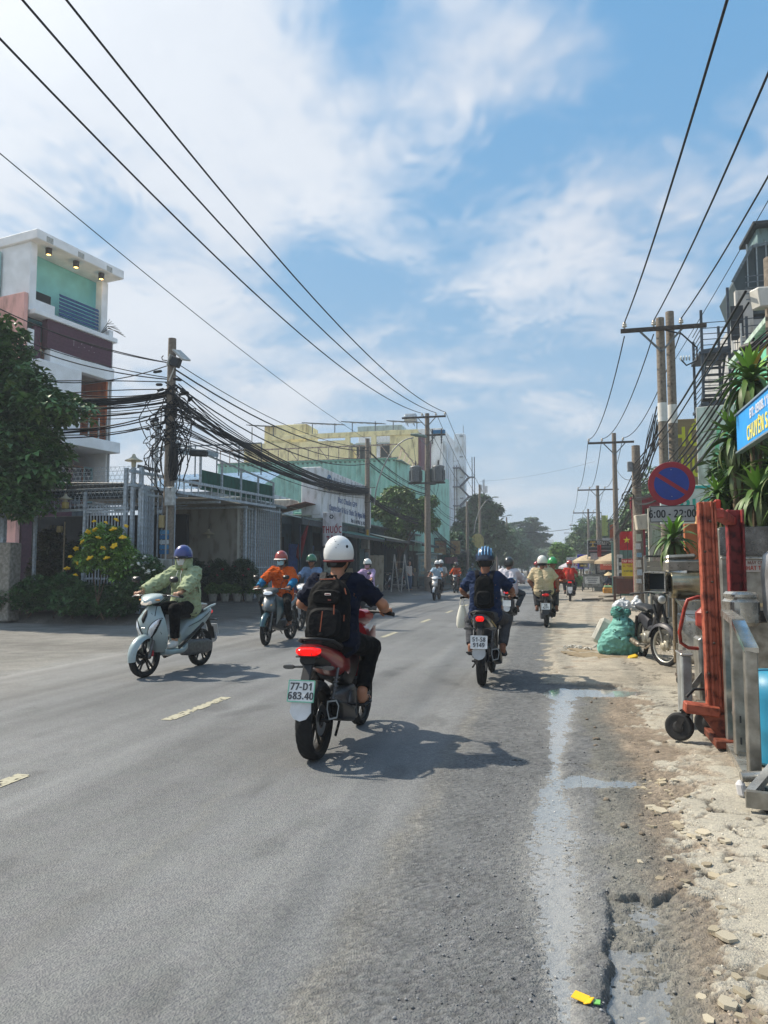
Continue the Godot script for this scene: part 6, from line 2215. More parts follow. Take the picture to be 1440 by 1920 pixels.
func left_pole_parts(lp: Node3D) -> void:
	var wh := mat("c9cbc9",0.5,0.1,"grime")
	box_part(lp,"floodlight_panel",V(0.36,6.98,0.14),V(0.44,0.05,0.34),wh,0.01,Basis(Vector3.BACK,-0.75) * Basis(Vector3.RIGHT,0.25))
	box_part(lp,"floodlight",V(0.20,6.80,0.14),V(0.26,0.26,0.16),mat("2a2f36",0.5,0.2,"grime"),0.02,Basis(Vector3.BACK,-0.35))
	box_part(lp,"floodlight_flap",V(0.04,6.86,0.16),V(0.04,0.30,0.2),wh,0.01,Basis(Vector3.BACK,-0.3))
	tube_part(lp,"bracket",[V(0.0,6.3,0.12),V(0.18,6.68,0.16)],0.018,wh,6)
	tube_part(lp,"hook",[V(-0.10,6.88,0.08),V(-0.22,6.9,0.1),V(-0.25,6.97,0.1),V(-0.2,7.02,0.1)],0.014,mat("55524e",0.6,0.4,"grime"),6)
	for k in 5:
		box_part(lp,"sticker",V(-0.01,1.72 + k * 0.13,0.166),V(0.27,0.11,0.006),mat(["2c6a9c","3f7fae","b9c4cc","2c6a9c","4a86b0"][k],0.7,0.0,"stain",4.0),0.001)
	box_part(lp,"meter_box",V(-0.12,1.35,0.27),V(0.34,0.40,0.22),mat("aeb1ac",0.6,0.0,"stain"),0.02,Basis(Vector3.BACK,-0.1))
	box_part(lp,"meter_lid",V(-0.12,1.42,0.39),V(0.22,0.16,0.02),mat("8d908c",0.6,0.0,"grime"),0.004,Basis(Vector3.BACK,-0.1))
	box_part(lp,"meter_box",V(0.12,1.36,0.22),V(0.22,0.34,0.18),mat("989b96",0.6,0.0,"stain"),0.02)
	box_part(lp,"switch_box",V(0.15,3.18,0.2),V(0.25,0.5,0.16),mat("c3c8c9",0.5,0.0,"grime"),0.02)
	box_part(lp,"old_switch_box",V(-0.08,2.52,0.2),V(0.14,0.34,0.12),mat("a8976c",0.7,0.0,"stain"),0.02)
	tube_part(lp,"conduit",[V(0.03,0.3,0.17),V(0.04,2.0,0.17),V(0.05,3.4,0.165)],0.024,mat("a9adae",0.6,0.0,"soft"),8)
	var q := RandomNumberGenerator.new()
	q.seed = 3
	var blk := mat("131519",0.75,0.0,"")
	for k in 34:
		var y := lerpf(4.55,6.2,q.randf())
		var g := Geo.new()
		var ring := []
		var tl := q.randf_range(-0.08,0.08)
		var rr := q.randf_range(0.145,0.17)
		for i in 15:
			var a := TAU * i / 14
			ring.append(V(cos(a) * rr,y + tl * cos(a) * 2.0,sin(a) * rr))
		g.tube(ring,q.randf_range(0.012,0.022),5,false)
		part("wound_cable",g,blk,lp)
	for k in 60:
		var s := -1.0 if k % 5 < 2 else 1.0
		var y0 := q.randf_range(4.3,6.1)
		var y1 := y0 - q.randf_range(0.2,1.5)
		var dx := q.randf_range(0.14,0.75)
		var dz := q.randf_range(-0.2,0.35)
		var pts := []
		var x1 := s * dx * q.randf_range(0.1,1.0)
		for i in 11:
			var t := i / 10.0
			pts.append(V(lerpf(s * 0.12,x1,t) + s * dx * sin(PI * t) * 0.6,lerpf(y0,y1,t) + sin(t * 11.0 + k) * 0.05,dz * sin(PI * t) + 0.12))
		var g := Geo.new()
		g.tube(pts,q.randf_range(0.008,0.018),5,false)
		part("cable_loop",g,blk,lp)
	for k in 14:
		var g := Geo.new()
		var x0 := 0.2 + q.randf_range(-0.08,0.12)
		g.tube([V(x0,4.6,0.12),V(x0 + q.randf_range(-0.1,0.14),4.2,0.15),V(x0 + q.randf_range(-0.05,0.12),3.85,0.15),V(x0 - 0.02,3.62,0.14),V(x0 - 0.08,3.9,0.13),V(x0 - 0.05,4.5,0.12)],0.018,5,false)
		part("coiled_cable",g,blk,lp)
	for k in 12:
		var g := Geo.new()
		g.loft([[-0.12,0,0.02,0.02],[-0.08,0,0.045,0.04],[0.08,0,0.045,0.04],[0.12,0,0.02,0.02]],8)
		part("splice_box",g,blk,lp,Transform3D(Basis(Vector3.UP,q.randf_range(0.6,2.4)) * Basis(Vector3.RIGHT,q.randf_range(-0.5,0.5)),V((-1.0 if k % 2 else 1.0) * q.randf_range(0.22,0.65),q.randf_range(5.0,6.6),0.15)))
	box_part(lp,"cable_closure",V(0.95,4.3,0.2),V(0.5,0.16,0.16),mat("16181c",0.6,0.0,""),0.03,Basis(Vector3.BACK,-0.08))
func fence_panel(o: Node3D,nm: String,a: Vector3,b: Vector3,h: float,n: int,m: Material,w := 0.025,rails := [0.05,0.5,0.97]) -> void:
	for r in rails:
		bar_part(o,"rail",a + V(0,h * r,0),b + V(0,h * r,0),0.04,0.05,m)
	for i in n:
		var p := a.lerp(b,(i + 0.5) / n)
		bar_part(o,nm,p + V(0,0.03,0),p + V(0,h,0),w,w,m)
func enamel_lamp(o: Node3D,at: Vector3,k := 1.0) -> void:
	var g := Geo.new()
	g.lathe([W(0.05,-0.16),W(0.055,-0.03),W(0.19,-0.03),W(0.20,-0.015),W(0.10,0.03),W(0.05,0.07),W(0.03,0.13),W(0.0,0.14)],18)
	part("lamp_shade",g,mat("b8b29c",0.5,0.0,"soft"),o,Transform3D(Basis.from_scale(Vector3.ONE * k),at))
func build_left() -> void:
	var steel := mat("b9c8d6",0.5,0.15,"grime",1.5)
	var dark := mat("23282d",0.8,0.0,"grime")
	var conc := mat("a5a29a",0.9,0.0,"concrete",0.7)
	var gate := thing("garden_gate","open grey-blue steel bar gate at the corner of the plant nursery","gate",V(-10.8,0.1,-17.0))
	for x in [0.0,-0.22,0.22]:
		bar_part(gate,"post",V(x,0,0),V(x,3.9,-0.1 * absf(x)),0.09,0.09,steel)
	fence_panel(gate,"bar",V(0.1,0.25,-0.1),V(0.62,0.25,-1.15),3.05,9,steel,0.03,[0.02,0.33,0.97])
	fence_panel(gate,"bar",V(0.34,0.25,0.12),V(0.05,0.25,-0.9),3.2,6,steel,0.04,[0.02,0.97])
	bar_part(gate,"door_handle",V(0.2,1.35,0.1),V(0.2,1.6,0.1),0.03,0.03,dark)
	var ff := thing("garden_fence","bar fence of the plant nursery facing the side lane, left of the gate","fence",V(-10.8,0.1,-17.0))
	fence_panel(ff,"bar",V(-1.35,0.2,0),V(-0.1,0.2,0),2.75,14,steel,0.022,[0.02,0.30,0.93])
	for k in 4:
		bar_part(ff,"post",V(-1.4 - k * 1.5,0,0),V(-1.4 - k * 1.5,3.3 - k * 0.1,0),0.07,0.07,steel)
	bar_part(ff,"top_rail",V(-5.9,2.75,0),V(-0.1,2.85,0),0.06,0.06,steel)
	fence_panel(ff,"spike",V(-5.9,2.8,0),V(-1.4,2.85,0),0.35,36,steel,0.018,[])
	for k in 10:
		var y := 2.9 + k * 0.11
		tube_part(ff,"mesh_wire",[V(-5.9,y,-0.02),V(-0.1,y + 0.05,-0.02)],0.005,steel,4)
	for k in 44:
		var x := -5.9 + k * 0.13
		tube_part(ff,"mesh_wire",[V(x,2.85,-0.02),V(x + 0.55,3.95,-0.02)],0.004,steel,4)
		tube_part(ff,"mesh_wire",[V(x + 0.55,2.85,-0.02),V(x,3.95,-0.02)],0.004,steel,4)
	var lp := thing("garden_lamp","enamel lamp on top of the nursery gate post","lamp",V(-10.8,4.0,-17.0))
	tube_part(lp,"stem",[V(0,0,0),V(0,0.15,0)],0.03,mat("b8b29c",0.5),8)
	enamel_lamp(lp,V(0,0.2,0),1.15)
	var lp2 := thing("garden_lamp","lantern hanging under the nursery roof, left of the bar fence","lamp",V(-12.5,3.1,-16.6))
	enamel_lamp(lp2,V(0,0.1,0),0.9)
	box_part(lp2,"lantern_glass",V(0,-0.08,0),V(0.14,0.18,0.14),mat("a89a5c",0.4),0.02)
	tube_part(lp2,"hanger",[V(0,0.24,0),V(0,0.6,-0.2)],0.012,dark,6)
	var lp3 := thing("garden_lamp","enamel lamp on the grey wall of the nursery hut","lamp",V(-12.1,2.62,-23.8))
	enamel_lamp(lp3,Vector3.ZERO,1.1)
	tube_part(lp3,"hanger",[V(0,0.15,0),V(0,0.35,-0.15)],0.012,dark,6)
	var lp4 := thing("garden_lamp","small lantern on a thin pole among the dark bushes","lamp",V(-13.25,2.45,-17.4))
	box_part(lp4,"lantern_glass",Vector3.ZERO,V(0.13,0.18,0.13),mat("a89a6c",0.5),0.02)
	tube_part(lp4,"pole",[V(0.15,-2.3,0),V(0.15,0.2,0)],0.02,mat("a0937c",0.6),6)
	var tr := thing("roof_truss","grey steel truss along the nursery's street side, with thin uprights","truss",V(-10.6,0,-17))
	for y in [3.5,3.85]:
		bar_part(tr,"chord",V(0,y,0.5),V(0,y + 0.2,-9.2),0.08,0.08,steel)
	for k in 22:
		var z := 0.3 - k * 0.43
		bar_part(tr,"web",V(0,3.5 + k * 0.01,z),V(0,3.85 + k * 0.01,z),0.03,0.03,steel)
	for k in 6:
		var z := -1.8 - k * 1.45
		bar_part(tr,"upright",V(0,3.8,z),V(0,5.0 - k * 0.08,z),0.06,0.06,steel)
	bar_part(tr,"top_rail",V(0,4.95,-1.8),V(0,4.6,-9.1),0.05,0.05,steel)
	for k in 5:
		bar_part(tr,"rafter",V(0,3.5,-0.4 - k * 2.1),V(-5.2,3.5,-0.4 - k * 2.1),0.07,0.07,steel)
	var net := thing("shade_net","dark green shade net strip tied between the truss uprights","net",V(-10.72,4.15,-23.4))
	box_part(net,"net",Vector3.ZERO,V(0.02,0.62,5.9),mat("1f5a50",0.85,0.0,"stain"),0.004,Basis(Vector3.RIGHT,0.02))
	var rf := thing("sheet_roof","pale corrugated sheet roof over the nursery yard","roof",V(-13.6,3.7,-21.6))
	for k in 4:
		part("roof_sheet",corrugated(2.25,5.6,0.012,0.12),mat("b5b2ab",0.6,0.1,"stain",0.7),rf,Transform3D(Basis(Vector3.UP,PI / 2) * Basis(Vector3.RIGHT,-PI / 2 + 0.03),V(0,0.01 * (k % 2),3.4 - k * 2.2)))
	var rf2 := thing("sheet_roof","dark low sheet roof behind the bar fence of the nursery","roof",V(-14.0,3.1,-18.6))
	part("roof_sheet",corrugated(6.4,2.6,0.012,0.12),mat("5b6266",0.6,0.1,"stain",0.7),rf2,Transform3D(Basis(Vector3.RIGHT,-PI / 2 + 0.12),Vector3.ZERO))
	box_part(rf2,"fascia",V(0.2,0.25,1.35),V(6.0,0.22,0.04),mat("3c474c",0.6,0.1,"grime"),0.01)
	var hut := thing("nursery_hut","bare grey cement hut behind the corner pole","building",V(-12.6,0.2,-26.0))
	box_part(hut,"wall",V(0.2,1.75,1.9),V(2.6,3.5,0.2),mat("9d9b93",0.95,0.0,"stain",0.5),0.01)
	box_part(hut,"side_wall",V(1.4,1.75,-0.2),V(0.2,3.5,4.0),conc,0.01)
	box_part(hut,"plinth",V(0.2,0.55,2.02),V(2.55,1.1,0.03),mat("6b6b66",0.95,0.0,"concrete"),0.01)
	box_part(hut,"roof",V(0,3.62,0.2),V(3.6,0.1,4.4),mat("77858b",0.6,0.1,"stain"),0.02)
	box_part(hut,"doorway",V(-1.6,1.4,1.0),V(0.9,2.8,0.1),mat("17191b",0.8),0.01)
	var bk := thing("yard_wall","dark back wall of the nursery yard","wall",V(-15.2,0,-22.5))
	box_part(bk,"wall",V(0,1.6,0),V(6.0,3.2,0.2),mat("26282a",0.95,0.0,"stain"),0.01)
	var gr := thing("garden_gate","grey-blue bar gate right of the cement hut","gate",V(-11.0,0.3,-24.4))
	fence_panel(gr,"bar",V(0,0,0),V(0,0,-0.7),3.3,3,steel,0.05,[0.02,0.25,0.98])
	fence_panel(gr,"bar",V(0.05,0,-0.95),V(0.1,0,-3.1),3.4,12,steel,0.035,[0.02,0.33,0.97])
	for z in [0.05,-0.8,-3.15]:
		bar_part(gr,"post",V(0.03,0,z),V(0.03,3.6,z),0.09,0.09,steel)
	var pst := thing("gate_pillar","bare concrete pillar at the left edge under the tree","pillar",V(-13.9,0.05,-16.3))
	box_part(pst,"shaft",V(0,1.0,0),V(0.42,2.0,0.42),conc,0.02)
	bar_part(pst,"door_post",V(-0.2,0,0.0),V(-0.2,2.9,0.0),0.12,0.12,steel)
	var lf := Color(0.045,0.088,0.022)
	make_tree("large dark leafy tree at the left edge beside the nursery",V(-14.6,0,-16.6),7.0,[
		[V(-0.2,6.9,0.4),V(1.3,1.3,1.3)],[V(0.9,5.8,0.5),V(1.1,0.9,1.0)],[V(2.0,5.4,0.6),V(1.1,0.42,0.9)],[V(-0.6,5.4,0.5),V(1.5,1.2,1.2)],[V(0.9,4.6,0.6),V(1.35,0.9,1.1)],[V(1.7,4.1,0.5),V(0.75,0.7,0.8)],[V(0.6,3.6,0.7),V(1.3,0.8,1.1)],[V(-0.6,3.9,0.4),V(1.4,1.3,1.3)],[V(1.2,3.1,0.5),V(0.8,0.45,0.8)],[V(-0.4,2.9,0.8),V(1.0,0.7,0.9)]],4300,0.19,Color(0.046,0.10,0.03),"","leafy_tree",0.17)
	var sh := "low shrubs along the nursery fence"
	for i in 6:
		var x: float = [-14.2,-13.4,-12.7,-12.0,-11.4,-10.9][i]
		var h: float = [0.75,0.95,1.0,0.8,0.75,0.6][i]
		make_tree("dark green low shrub before the nursery fence, %s" % ["leftmost by the concrete pillar","second from the left","tallest of the row, third from the left","fourth from the left","below the yellow flowers","rightmost, by the gate foot"][i],V(x,0.12,-16.35 - 0.1 * (i % 3)),0.5,[[V(0,h * 0.55,0),V(0.55,h * 0.42,0.5)],[V(0.2,h * 0.85,-0.1),V(0.4,h * 0.3,0.4)]],900,0.085,Color(0.03,0.075,0.02),sh,"low_shrub",0.02)
	for i in 4:
		make_tree("tall dark bush behind the nursery fence, %s" % ["far left under the tree","left of the thin lantern pole","right of the lantern pole","just left of the bar fence"][i],V([-14.1,-13.4,-12.7,-12.0][i],0.15,-18.0 - 0.25 * (i % 2)),1.2,[[V(0,1.1,0),V(0.55,0.7,0.5)],[V(0.1,[1.9,1.5,1.9,1.7][i],0),V(0.4,0.5,0.4)]],900,0.095,Color(0.02,0.042,0.014) if i > 0 else Color(0.045,0.045,0.02),"bushes behind the nursery fence","tall_bush",0.03)
	var yf := make_tree("bright green bush with big yellow flower clusters by the bar fence",V(-11.0,0.12,-16.2),1.3,[[V(0,1.85,0),V(0.62,0.52,0.45)],[V(0.35,1.5,0),V(0.5,0.5,0.4)],[V(-0.45,1.45,0.1),V(0.35,0.3,0.3)]],1300,0.085,Color(0.095,0.18,0.03),"","flowering_bush",0.03)
	flowers(yf,[V(-0.25,2.42,0.15),V(0.32,2.45,0.1),V(-0.3,2.15,0.3),V(0.4,2.2,0.3),V(-0.82,1.55,0.25),V(-0.58,1.4,0.35),V(-0.9,1.25,0.25),V(-0.12,1.5,0.45),V(0.6,2.3,0.1),V(0.05,2.0,0.4),V(-0.1,2.2,0.3),V(0.5,1.8,0.4),V(-0.55,1.1,0.4),V(0.2,1.75,0.42),V(-0.4,1.9,0.35),V(0.62,2.0,0.25),V(0.1,2.38,0.2),V(-0.7,1.75,0.2),V(0.3,1.5,0.4)],"f0c21a",0.07,5)
	var wf := make_tree("bush full of small white flowers left of the corner pole",V(-10.15,0.12,-16.5),0.9,[[V(0,1.2,0),V(0.5,0.45,0.4)],[V(-0.2,0.8,0.1),V(0.5,0.4,0.4)],[V(0.35,0.8,0.0),V(0.4,0.5,0.4)]],1200,0.075,Color(0.04,0.085,0.025),"","flowering_bush",0.03)
	var wp := []
	var r := RandomNumberGenerator.new()
	r.seed = 21
	for k in 34:
		wp.append(V(r.randf_range(-0.6,0.45),1.45 + r.randf_range(-0.3,0.15) - (0.6 if k % 7 == 0 else 0.0),r.randf_range(0.1,0.4)))
	flowers(wf,wp,"e6e6dc",0.042,5)
	for i in 5:
		var p := thing("potted_herb","white-wrapped pot with leafy herb at the foot of the hut, %s" % ["leftmost","second from the left","middle one","second from the right","rightmost by the gate"][i],"potted plant",V(-11.55 + i * 0.34,0.26,-23.1 - i * 0.22),0.0,"herb pots by the hut")
		var g := Geo.new()
		g.lathe([W(0.0,0),W(0.11,0),W(0.16,0.28),W(0.145,0.28),W(0.12,0.2),W(0,0.2)],16)
		part("pot",g,mat("a7a9a4",0.7,0.0,"stain",3.0),p)
		crown(p,"leaves",[[V(0,0.42,0),V(0.26,0.2,0.26)]],260,sprig(0.10,0.03,6,40 + i),leafmat("ffffff"),Color(0.06,0.12,0.025),0.4,90 + i)
	for i in 3:
		var b := make_tree("leafy bush with red flowers before the cement hut, %s" % ["left one beside the pole","middle one","right one beside the bar gate"][i],V(-12.4 + i * 0.85,0.25,-23.3 - i * 0.2),0.8,[[V(0,0.9,0),V(0.5,0.6,0.4)]],700,0.09,Color(0.022,0.045,0.014),"bushes before the hut","garden_bush",0.03)
		flowers(b,[V(-0.2,1.2,0.3),V(0.15,0.9,0.4),V(0.3,1.1,0.3)],"a8324a",0.04,5)
	var s1 := thing("blue_shop","low dark blue shop with corrugated awning left of the pharmacy","shop",V(-12.5,0.15,-30.8))
	box_part(s1,"wall",V(0.5,1.6,0),V(0.2,3.2,5.6),mat("4a6a80",0.8,0.0,"stain"),0.01)
	box_part(s1,"side_wall",V(-0.6,1.7,2.9),V(2.6,3.4,0.15),mat("40505a",0.8,0.0,"stain"),0.01)
	for k in 3:
		var d := box_part(s1,"door",V(0.95 + 0.05 * k,1.15,[2.1,0.2,-1.9][k]),V(0.06,2.3,1.0),mat("23509a",0.5,0.1,"grime"),0.01)
		for j in 3:
			box_part(d,"door_panel",V(0.035,-0.7 + j * 0.7,0),V(0.015,0.55,0.8),mat("1f478a",0.5,0.1,"grime"),0.004)
		if k != 1:
			box_part(d,"notice",V(0.045,0.45,0),V(0.012,0.5,0.42),mat("d5d6d2",0.7,0.0,"stain",3.0),0.002)
			for j in 4:
				box_part(d,"notice_line",V(0.053,0.62 - j * 0.1,0),V(0.004,0.035,0.28),mat("7b7d80",0.7),0.0)
	box_part(s1,"doorway",V(0.63,1.3,0.9),V(0.05,2.6,1.0),mat("0f1418",0.9),0.0)
	part("awning",corrugated(6.2,2.3,0.02,0.14),mat("7f9490",0.5,0.2,"stain"),s1,Transform3D(Basis(Vector3.UP,PI / 2) * Basis(Vector3.RIGHT,-PI / 2 + 0.2),V(1.4,3.45,0)))
	box_part(s1,"awning_beam",V(2.45,3.13,0),V(0.06,0.3,6.2),mat("46535c",0.6,0.2,"grime"),0.01)
	for z in [-2.9,0.0,2.9]:
		bar_part(s1,"awning_post",V(2.3,0,z),V(2.3,3.0,z),0.06,0.06,mat("2b3b4c",0.6,0.2,"grime"))
	box_part(s1,"green_gutter",V(1.2,3.72,-2.3),V(1.4,0.16,2.2),mat("6fb8a4",0.5,0.0,"grime"),0.02)
	var tank := thing("roof_crate","white plastic crate lying on the blue shop's roof","crate",V(-11.6,3.95,-30.0))
	box_part(tank,"crate",V(0,0.2,0),V(0.8,0.36,1.0),mat("c2c0b4",0.6,0.0,"stain"),0.04)
	box_part(tank,"rusty_sheet",V(0.3,0.03,0.1),V(1.8,0.03,1.5),mat("7a5240",0.8,0.0,"rust"),0.01,Basis(Vector3.BACK,0.2))
	var fl := thing("furled_flag","furled dark red flag on a slanting stick under the awning","flag",V(-10.25,2.4,-28.2))
	tube_part(fl,"stick",[V(-0.15,-0.4,0),V(0.35,0.9,0)],0.015,mat("6a5a48",0.7),6)
	var fg := Geo.new()
	fg.loft([[0.7,0.0,0.04,0.03,0,2,0.26],[0.3,0.0,0.10,0.05,0,2,0.12],[-0.2,0.0,0.15,0.07,0,2,-0.05],[-0.55,0.0,0.12,0.05,0,2,-0.1],[-0.7,0.0,0.03,0.02,0,2,-0.08]],14)
	part("cloth",fg,mat("7a2026",0.85,0.0,"cloth"),fl,Transform3D(Basis(Vector3.RIGHT,-PI / 2),Vector3.ZERO))
	var cab := thing("white_cabinet","tall white cabinet standing beside the blue doors","cabinet",V(-10.4,0.2,-32.9))
	box_part(cab,"case",V(0,1.25,0),V(0.7,2.5,0.6),mat("cfe2da",0.5,0.0,"grime"),0.03)
	box_part(cab,"side_strip",V(0.37,1.25,0.1),V(0.05,2.45,0.3),mat("c9cfc9",0.5,0.0,"soft"),0.01)
	box_part(cab,"lock",V(0.1,1.3,0.31),V(0.05,0.12,0.03),mat("55585a",0.4,0.5,""),0.005)
	var ph := thing("pharmacy_sign","big white box sign of the pharmacy with blue lettering and stains","sign",V(-10.35,0,-34.6))
	var sm := mat("e0e4e8",0.6,0.0,"stain",0.45)
	box_part(ph,"panel",V(0,4.65,0),V(0.5,2.2,8.3),sm,0.02)
	box_part(ph,"end_panel",V(-0.28,4.75,4.12),V(0.9,2.1,0.1),mat("e8ecf0",0.6,0.0,"stain",0.6),0.02)
	var blue := mat("2c4a7e",0.6,0.0,"")
	var fx := Basis(Vector3.UP,PI / 2)
	words("lettering","NHÀ THUỐC TÂY",0.52,mat("8a93a2",0.7,0.0,""),ph,Transform3D(fx,V(0.256,5.32,0.2)),true,1.2)
	words("lettering","Đạt Chuẩn GPP",0.36,blue,ph,Transform3D(fx,V(0.256,4.55,0.3)),true,1.25)
	words("lettering","Chuyên Bán Sỉ Và Lẻ Thuốc Tây Ngoại Nhập",0.36,blue,ph,Transform3D(fx,V(0.256,4.1,0.0)),true,0.88)
	words("lettering","Khu A, An Phú, Tp. HCM",0.26,mat("2a3950",0.6,0.0,""),ph,Transform3D(fx,V(0.256,3.72,-1.6)),true,0.95)
	for q in [3.25,-3.35]:
		var em := Geo.new()
		em.lathe([W(0.30,0.0),W(0.36,0.0),W(0.36,0.02),W(0.30,0.02),W(0.30,0.0)],26,Vector3.ZERO,Basis(V(0,-1,0),V(1,0,0),V(0,0,1)))
		var eo := part("emblem",em,mat("3f6f9a",0.6,0.0,""),ph,V(0.25,5.2,q))
		var es := Geo.new()
		var pts := []
		for k in 17:
			var t := k / 16.0
			pts.append(V(0.02,0.26 - 0.5 * t,sin(t * TAU * 1.1) * 0.13))
		es.tube(pts,0.035,6)
		part("emblem_snake",es,mat("1f567e",0.6,0.0,""),eo)
	var ts := thing("blade_sign","white upright sign with red lettering below the big pharmacy sign","sign",V(-9.58,3.05,-30.2))
	box_part(ts,"panel",Vector3.ZERO,V(0.84,1.45,0.1),mat("cfcdd3",0.6,0.0,"stain"),0.01)
	var red := mat("8f1a2c",0.6,0.0,"")
	words("lettering","THUỐC",0.42,red,ts,Transform3D(Basis(),V(0,-0.02,0.052)),true,0.62)
	words("lettering","TÂY",0.42,red,ts,Transform3D(Basis(),V(0,-0.45,0.052)),true,0.68)
	var lo := Geo.new()
	lo.lathe([W(0.055,0),W(0.10,0),W(0.10,0.012),W(0.055,0.012),W(0.055,0)],6,Vector3.ZERO,Basis(Vector3.RIGHT,PI / 2))
	part("emblem",lo,mat("23262b",0.6,0.0,""),ts,V(-0.02,0.54,0.06))
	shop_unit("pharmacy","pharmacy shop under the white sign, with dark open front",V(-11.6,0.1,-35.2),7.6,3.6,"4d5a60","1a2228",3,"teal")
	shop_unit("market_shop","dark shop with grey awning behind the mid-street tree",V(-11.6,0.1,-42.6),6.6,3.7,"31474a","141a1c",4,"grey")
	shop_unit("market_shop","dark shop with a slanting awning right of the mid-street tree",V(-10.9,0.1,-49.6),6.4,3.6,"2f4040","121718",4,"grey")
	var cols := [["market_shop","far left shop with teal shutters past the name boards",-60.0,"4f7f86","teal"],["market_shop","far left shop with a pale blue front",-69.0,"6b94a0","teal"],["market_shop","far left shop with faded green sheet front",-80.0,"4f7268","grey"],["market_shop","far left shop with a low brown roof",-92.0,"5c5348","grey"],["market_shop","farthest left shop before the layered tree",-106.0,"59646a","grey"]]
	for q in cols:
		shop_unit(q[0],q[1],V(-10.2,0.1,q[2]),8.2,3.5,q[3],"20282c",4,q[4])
	var board := thing("folding_rack","white folding rack leaning beside the pharmacy pole","rack",V(-8.9,0.12,-38.4))
	for q in [0.0,0.55]:
		bar_part(board,"leg",V(q,0,0),V(q + 0.1,2.0,-0.35),0.05,0.05,mat("b4b6b4",0.6))
		bar_part(board,"leg",V(q + 0.25,0,-0.8),V(q + 0.1,2.0,-0.35),0.05,0.05,mat("b4b6b4",0.6))
	for k in 4:
		bar_part(board,"shelf",V(0.02,0.4 + k * 0.4,-0.1),V(0.6,0.4 + k * 0.4,-0.1),0.3,0.03,mat("8c8d8a",0.6))
	var sheet := thing("leaning_board","pale wooden board leaning behind the lilac rider","board",V(-9.6,0.12,-37.9))
	box_part(sheet,"board",V(0,1.0,0),V(0.8,1.9,0.06),mat("a89f8c",0.8,0.0,"stain"),0.01,Basis(Vector3.RIGHT,-0.1))
	box_part(sheet,"foot_block",V(0,0.06,0.12),V(0.5,0.12,0.2),mat("6f675a",0.9,0.0,"stain"),0.01)
	var cart := thing("glass_cart","glass-fronted food cart with yellow goods beside the standing woman","cart",V(-8.05,0.1,-45.2))
	var fr := mat("75807f",0.5,0.4,"grime")
	for x in [-0.6,0.6]:
		for z in [-0.5,0.5]:
			bar_part(cart,"post",V(x,0.7,z),V(x,2.1,z),0.05,0.05,fr)
	box_part(cart,"counter",V(0,0.75,0),V(1.3,0.14,1.1),fr,0.02)
	box_part(cart,"lower_case",V(0,0.45,0),V(1.2,0.5,1.0),mat("5a6b70",0.6,0.2,"grime"),0.02)
	box_part(cart,"cart_top",V(0,2.15,0),V(1.45,0.1,1.25),mat("8fa3a0",0.5,0.2,"grime"),0.03)
	box_part(cart,"glass_pane",V(0,1.45,0.52),V(1.2,1.2,0.01),pane_glass(),0.0)
	for k in 3:
		box_part(cart,"shelf_goods",V(0,1.0 + k * 0.38,0.1),V(1.0,0.2,0.5),mat(["b39a4a","8c8f7c","a8a07a"][k],0.6,0.0,"stain",3.0),0.04)
	for q in [-1.0,1.0]:
		var w := Geo.new()
		w.lathe([W(0.2,-0.02),W(0.26,-0.02),W(0.26,0.02),W(0.2,0.02),W(0.2,-0.02)],20,V(q * 0.66,0.26,0.2),TURN_X)
		part("cart_wheel",w,mat("1c1d1f",0.8),cart)
	var wm := make_stander("person with long dark hair in pale top and blue jeans standing before the dark shop",V(-8.75,0.1,-42.4),-2.2,{"shirt": "b9b4ae","pants": "3b5878","skin": "b08468","hair": "long"})
	make_bike("black scooter parked before the dark shop by the standing woman",V(-9.3,0.1,-40.9),2.7,{"scooter": true,"body": "1e2023","lod": 1,"mirrors": false,"category": "motorbike"})
	make_bike("dark motorbike parked under the blue shop awning",V(-10.0,0.12,-33.4),2.4,{"body": "2a3a40","side": "3a4a44","lod": 1})
	for i in 2:
		var x: float = [-9.3,-7.95][i]
		var b := thing("name_board",["tan hanging name board reading VUONG with red lettering","tan hanging board with three faded lines, right of the other board"][i],"sign",V(x,2.95,-56.0))
		box_part(b,"panel",Vector3.ZERO,V([1.25,0.75][i],1.05,0.08),mat("a58d62",0.7,0.0,"stain"),0.01)
		var e := Geo.new()
		for s in [-1.0,1.0]:
			e.box(V(s * [0.63,0.38][i],0,0.02),V(0.05,1.12,0.1))
			e.box(V(0,s * 0.53,0.02),V([1.2,0.7][i],0.05,0.1))
		part("frame",e,mat("6c6a5c",0.6),b)
		if i == 0:
			words("lettering","VƯƠNG",0.42,mat("8a2f24",0.6,0.0,""),b,Transform3D(Basis(),V(0,0.2,0.045)),true,0.85)
			words("lettering","MÁY LẠNH",0.28,mat("8a4a34",0.6,0.0,""),b,Transform3D(Basis(),V(0,-0.22,0.045)),true,0.7)
		else:
			for k in 3:
				words("lettering",["SỬA","MÁY","LẠNH"][k],0.28,mat("8a5a3a",0.6,0.0,""),b,Transform3D(Basis(),V(0,0.3 - k * 0.32,0.045)),true,0.7)
		for s in [-1.0,1.0]:
			bar_part(b,"hanger",V(s * 0.3,0.5,0),V(s * 0.3,1.0,0),0.03,0.03,dark)
	var pb := thing("pink_board","small pink board below the hanging name boards","sign",V(-8.6,2.0,-58.0))
	box_part(pb,"panel",Vector3.ZERO,V(1.0,0.5,0.06),mat("a8788c",0.7,0.0,"stain"),0.01)
	box_part(pb,"post",V(0,-1.0,-0.05),V(0.06,1.9,0.06),dark,0.0)
	var cs := thing("round_top_board","yellow board with rounded top on a pole down the left side","sign",V(-7.6,3.6,-68.0))
	var rb := Geo.new()
	var po := PackedVector2Array([W(-0.55,-1.0),W(0.55,-1.0),W(0.55,0.4)])
	for k in 7:
		po.append(W(0.55 * cos(PI * (k + 1) / 8.0),0.4 + 0.55 * sin(PI * (k + 1) / 8.0)))
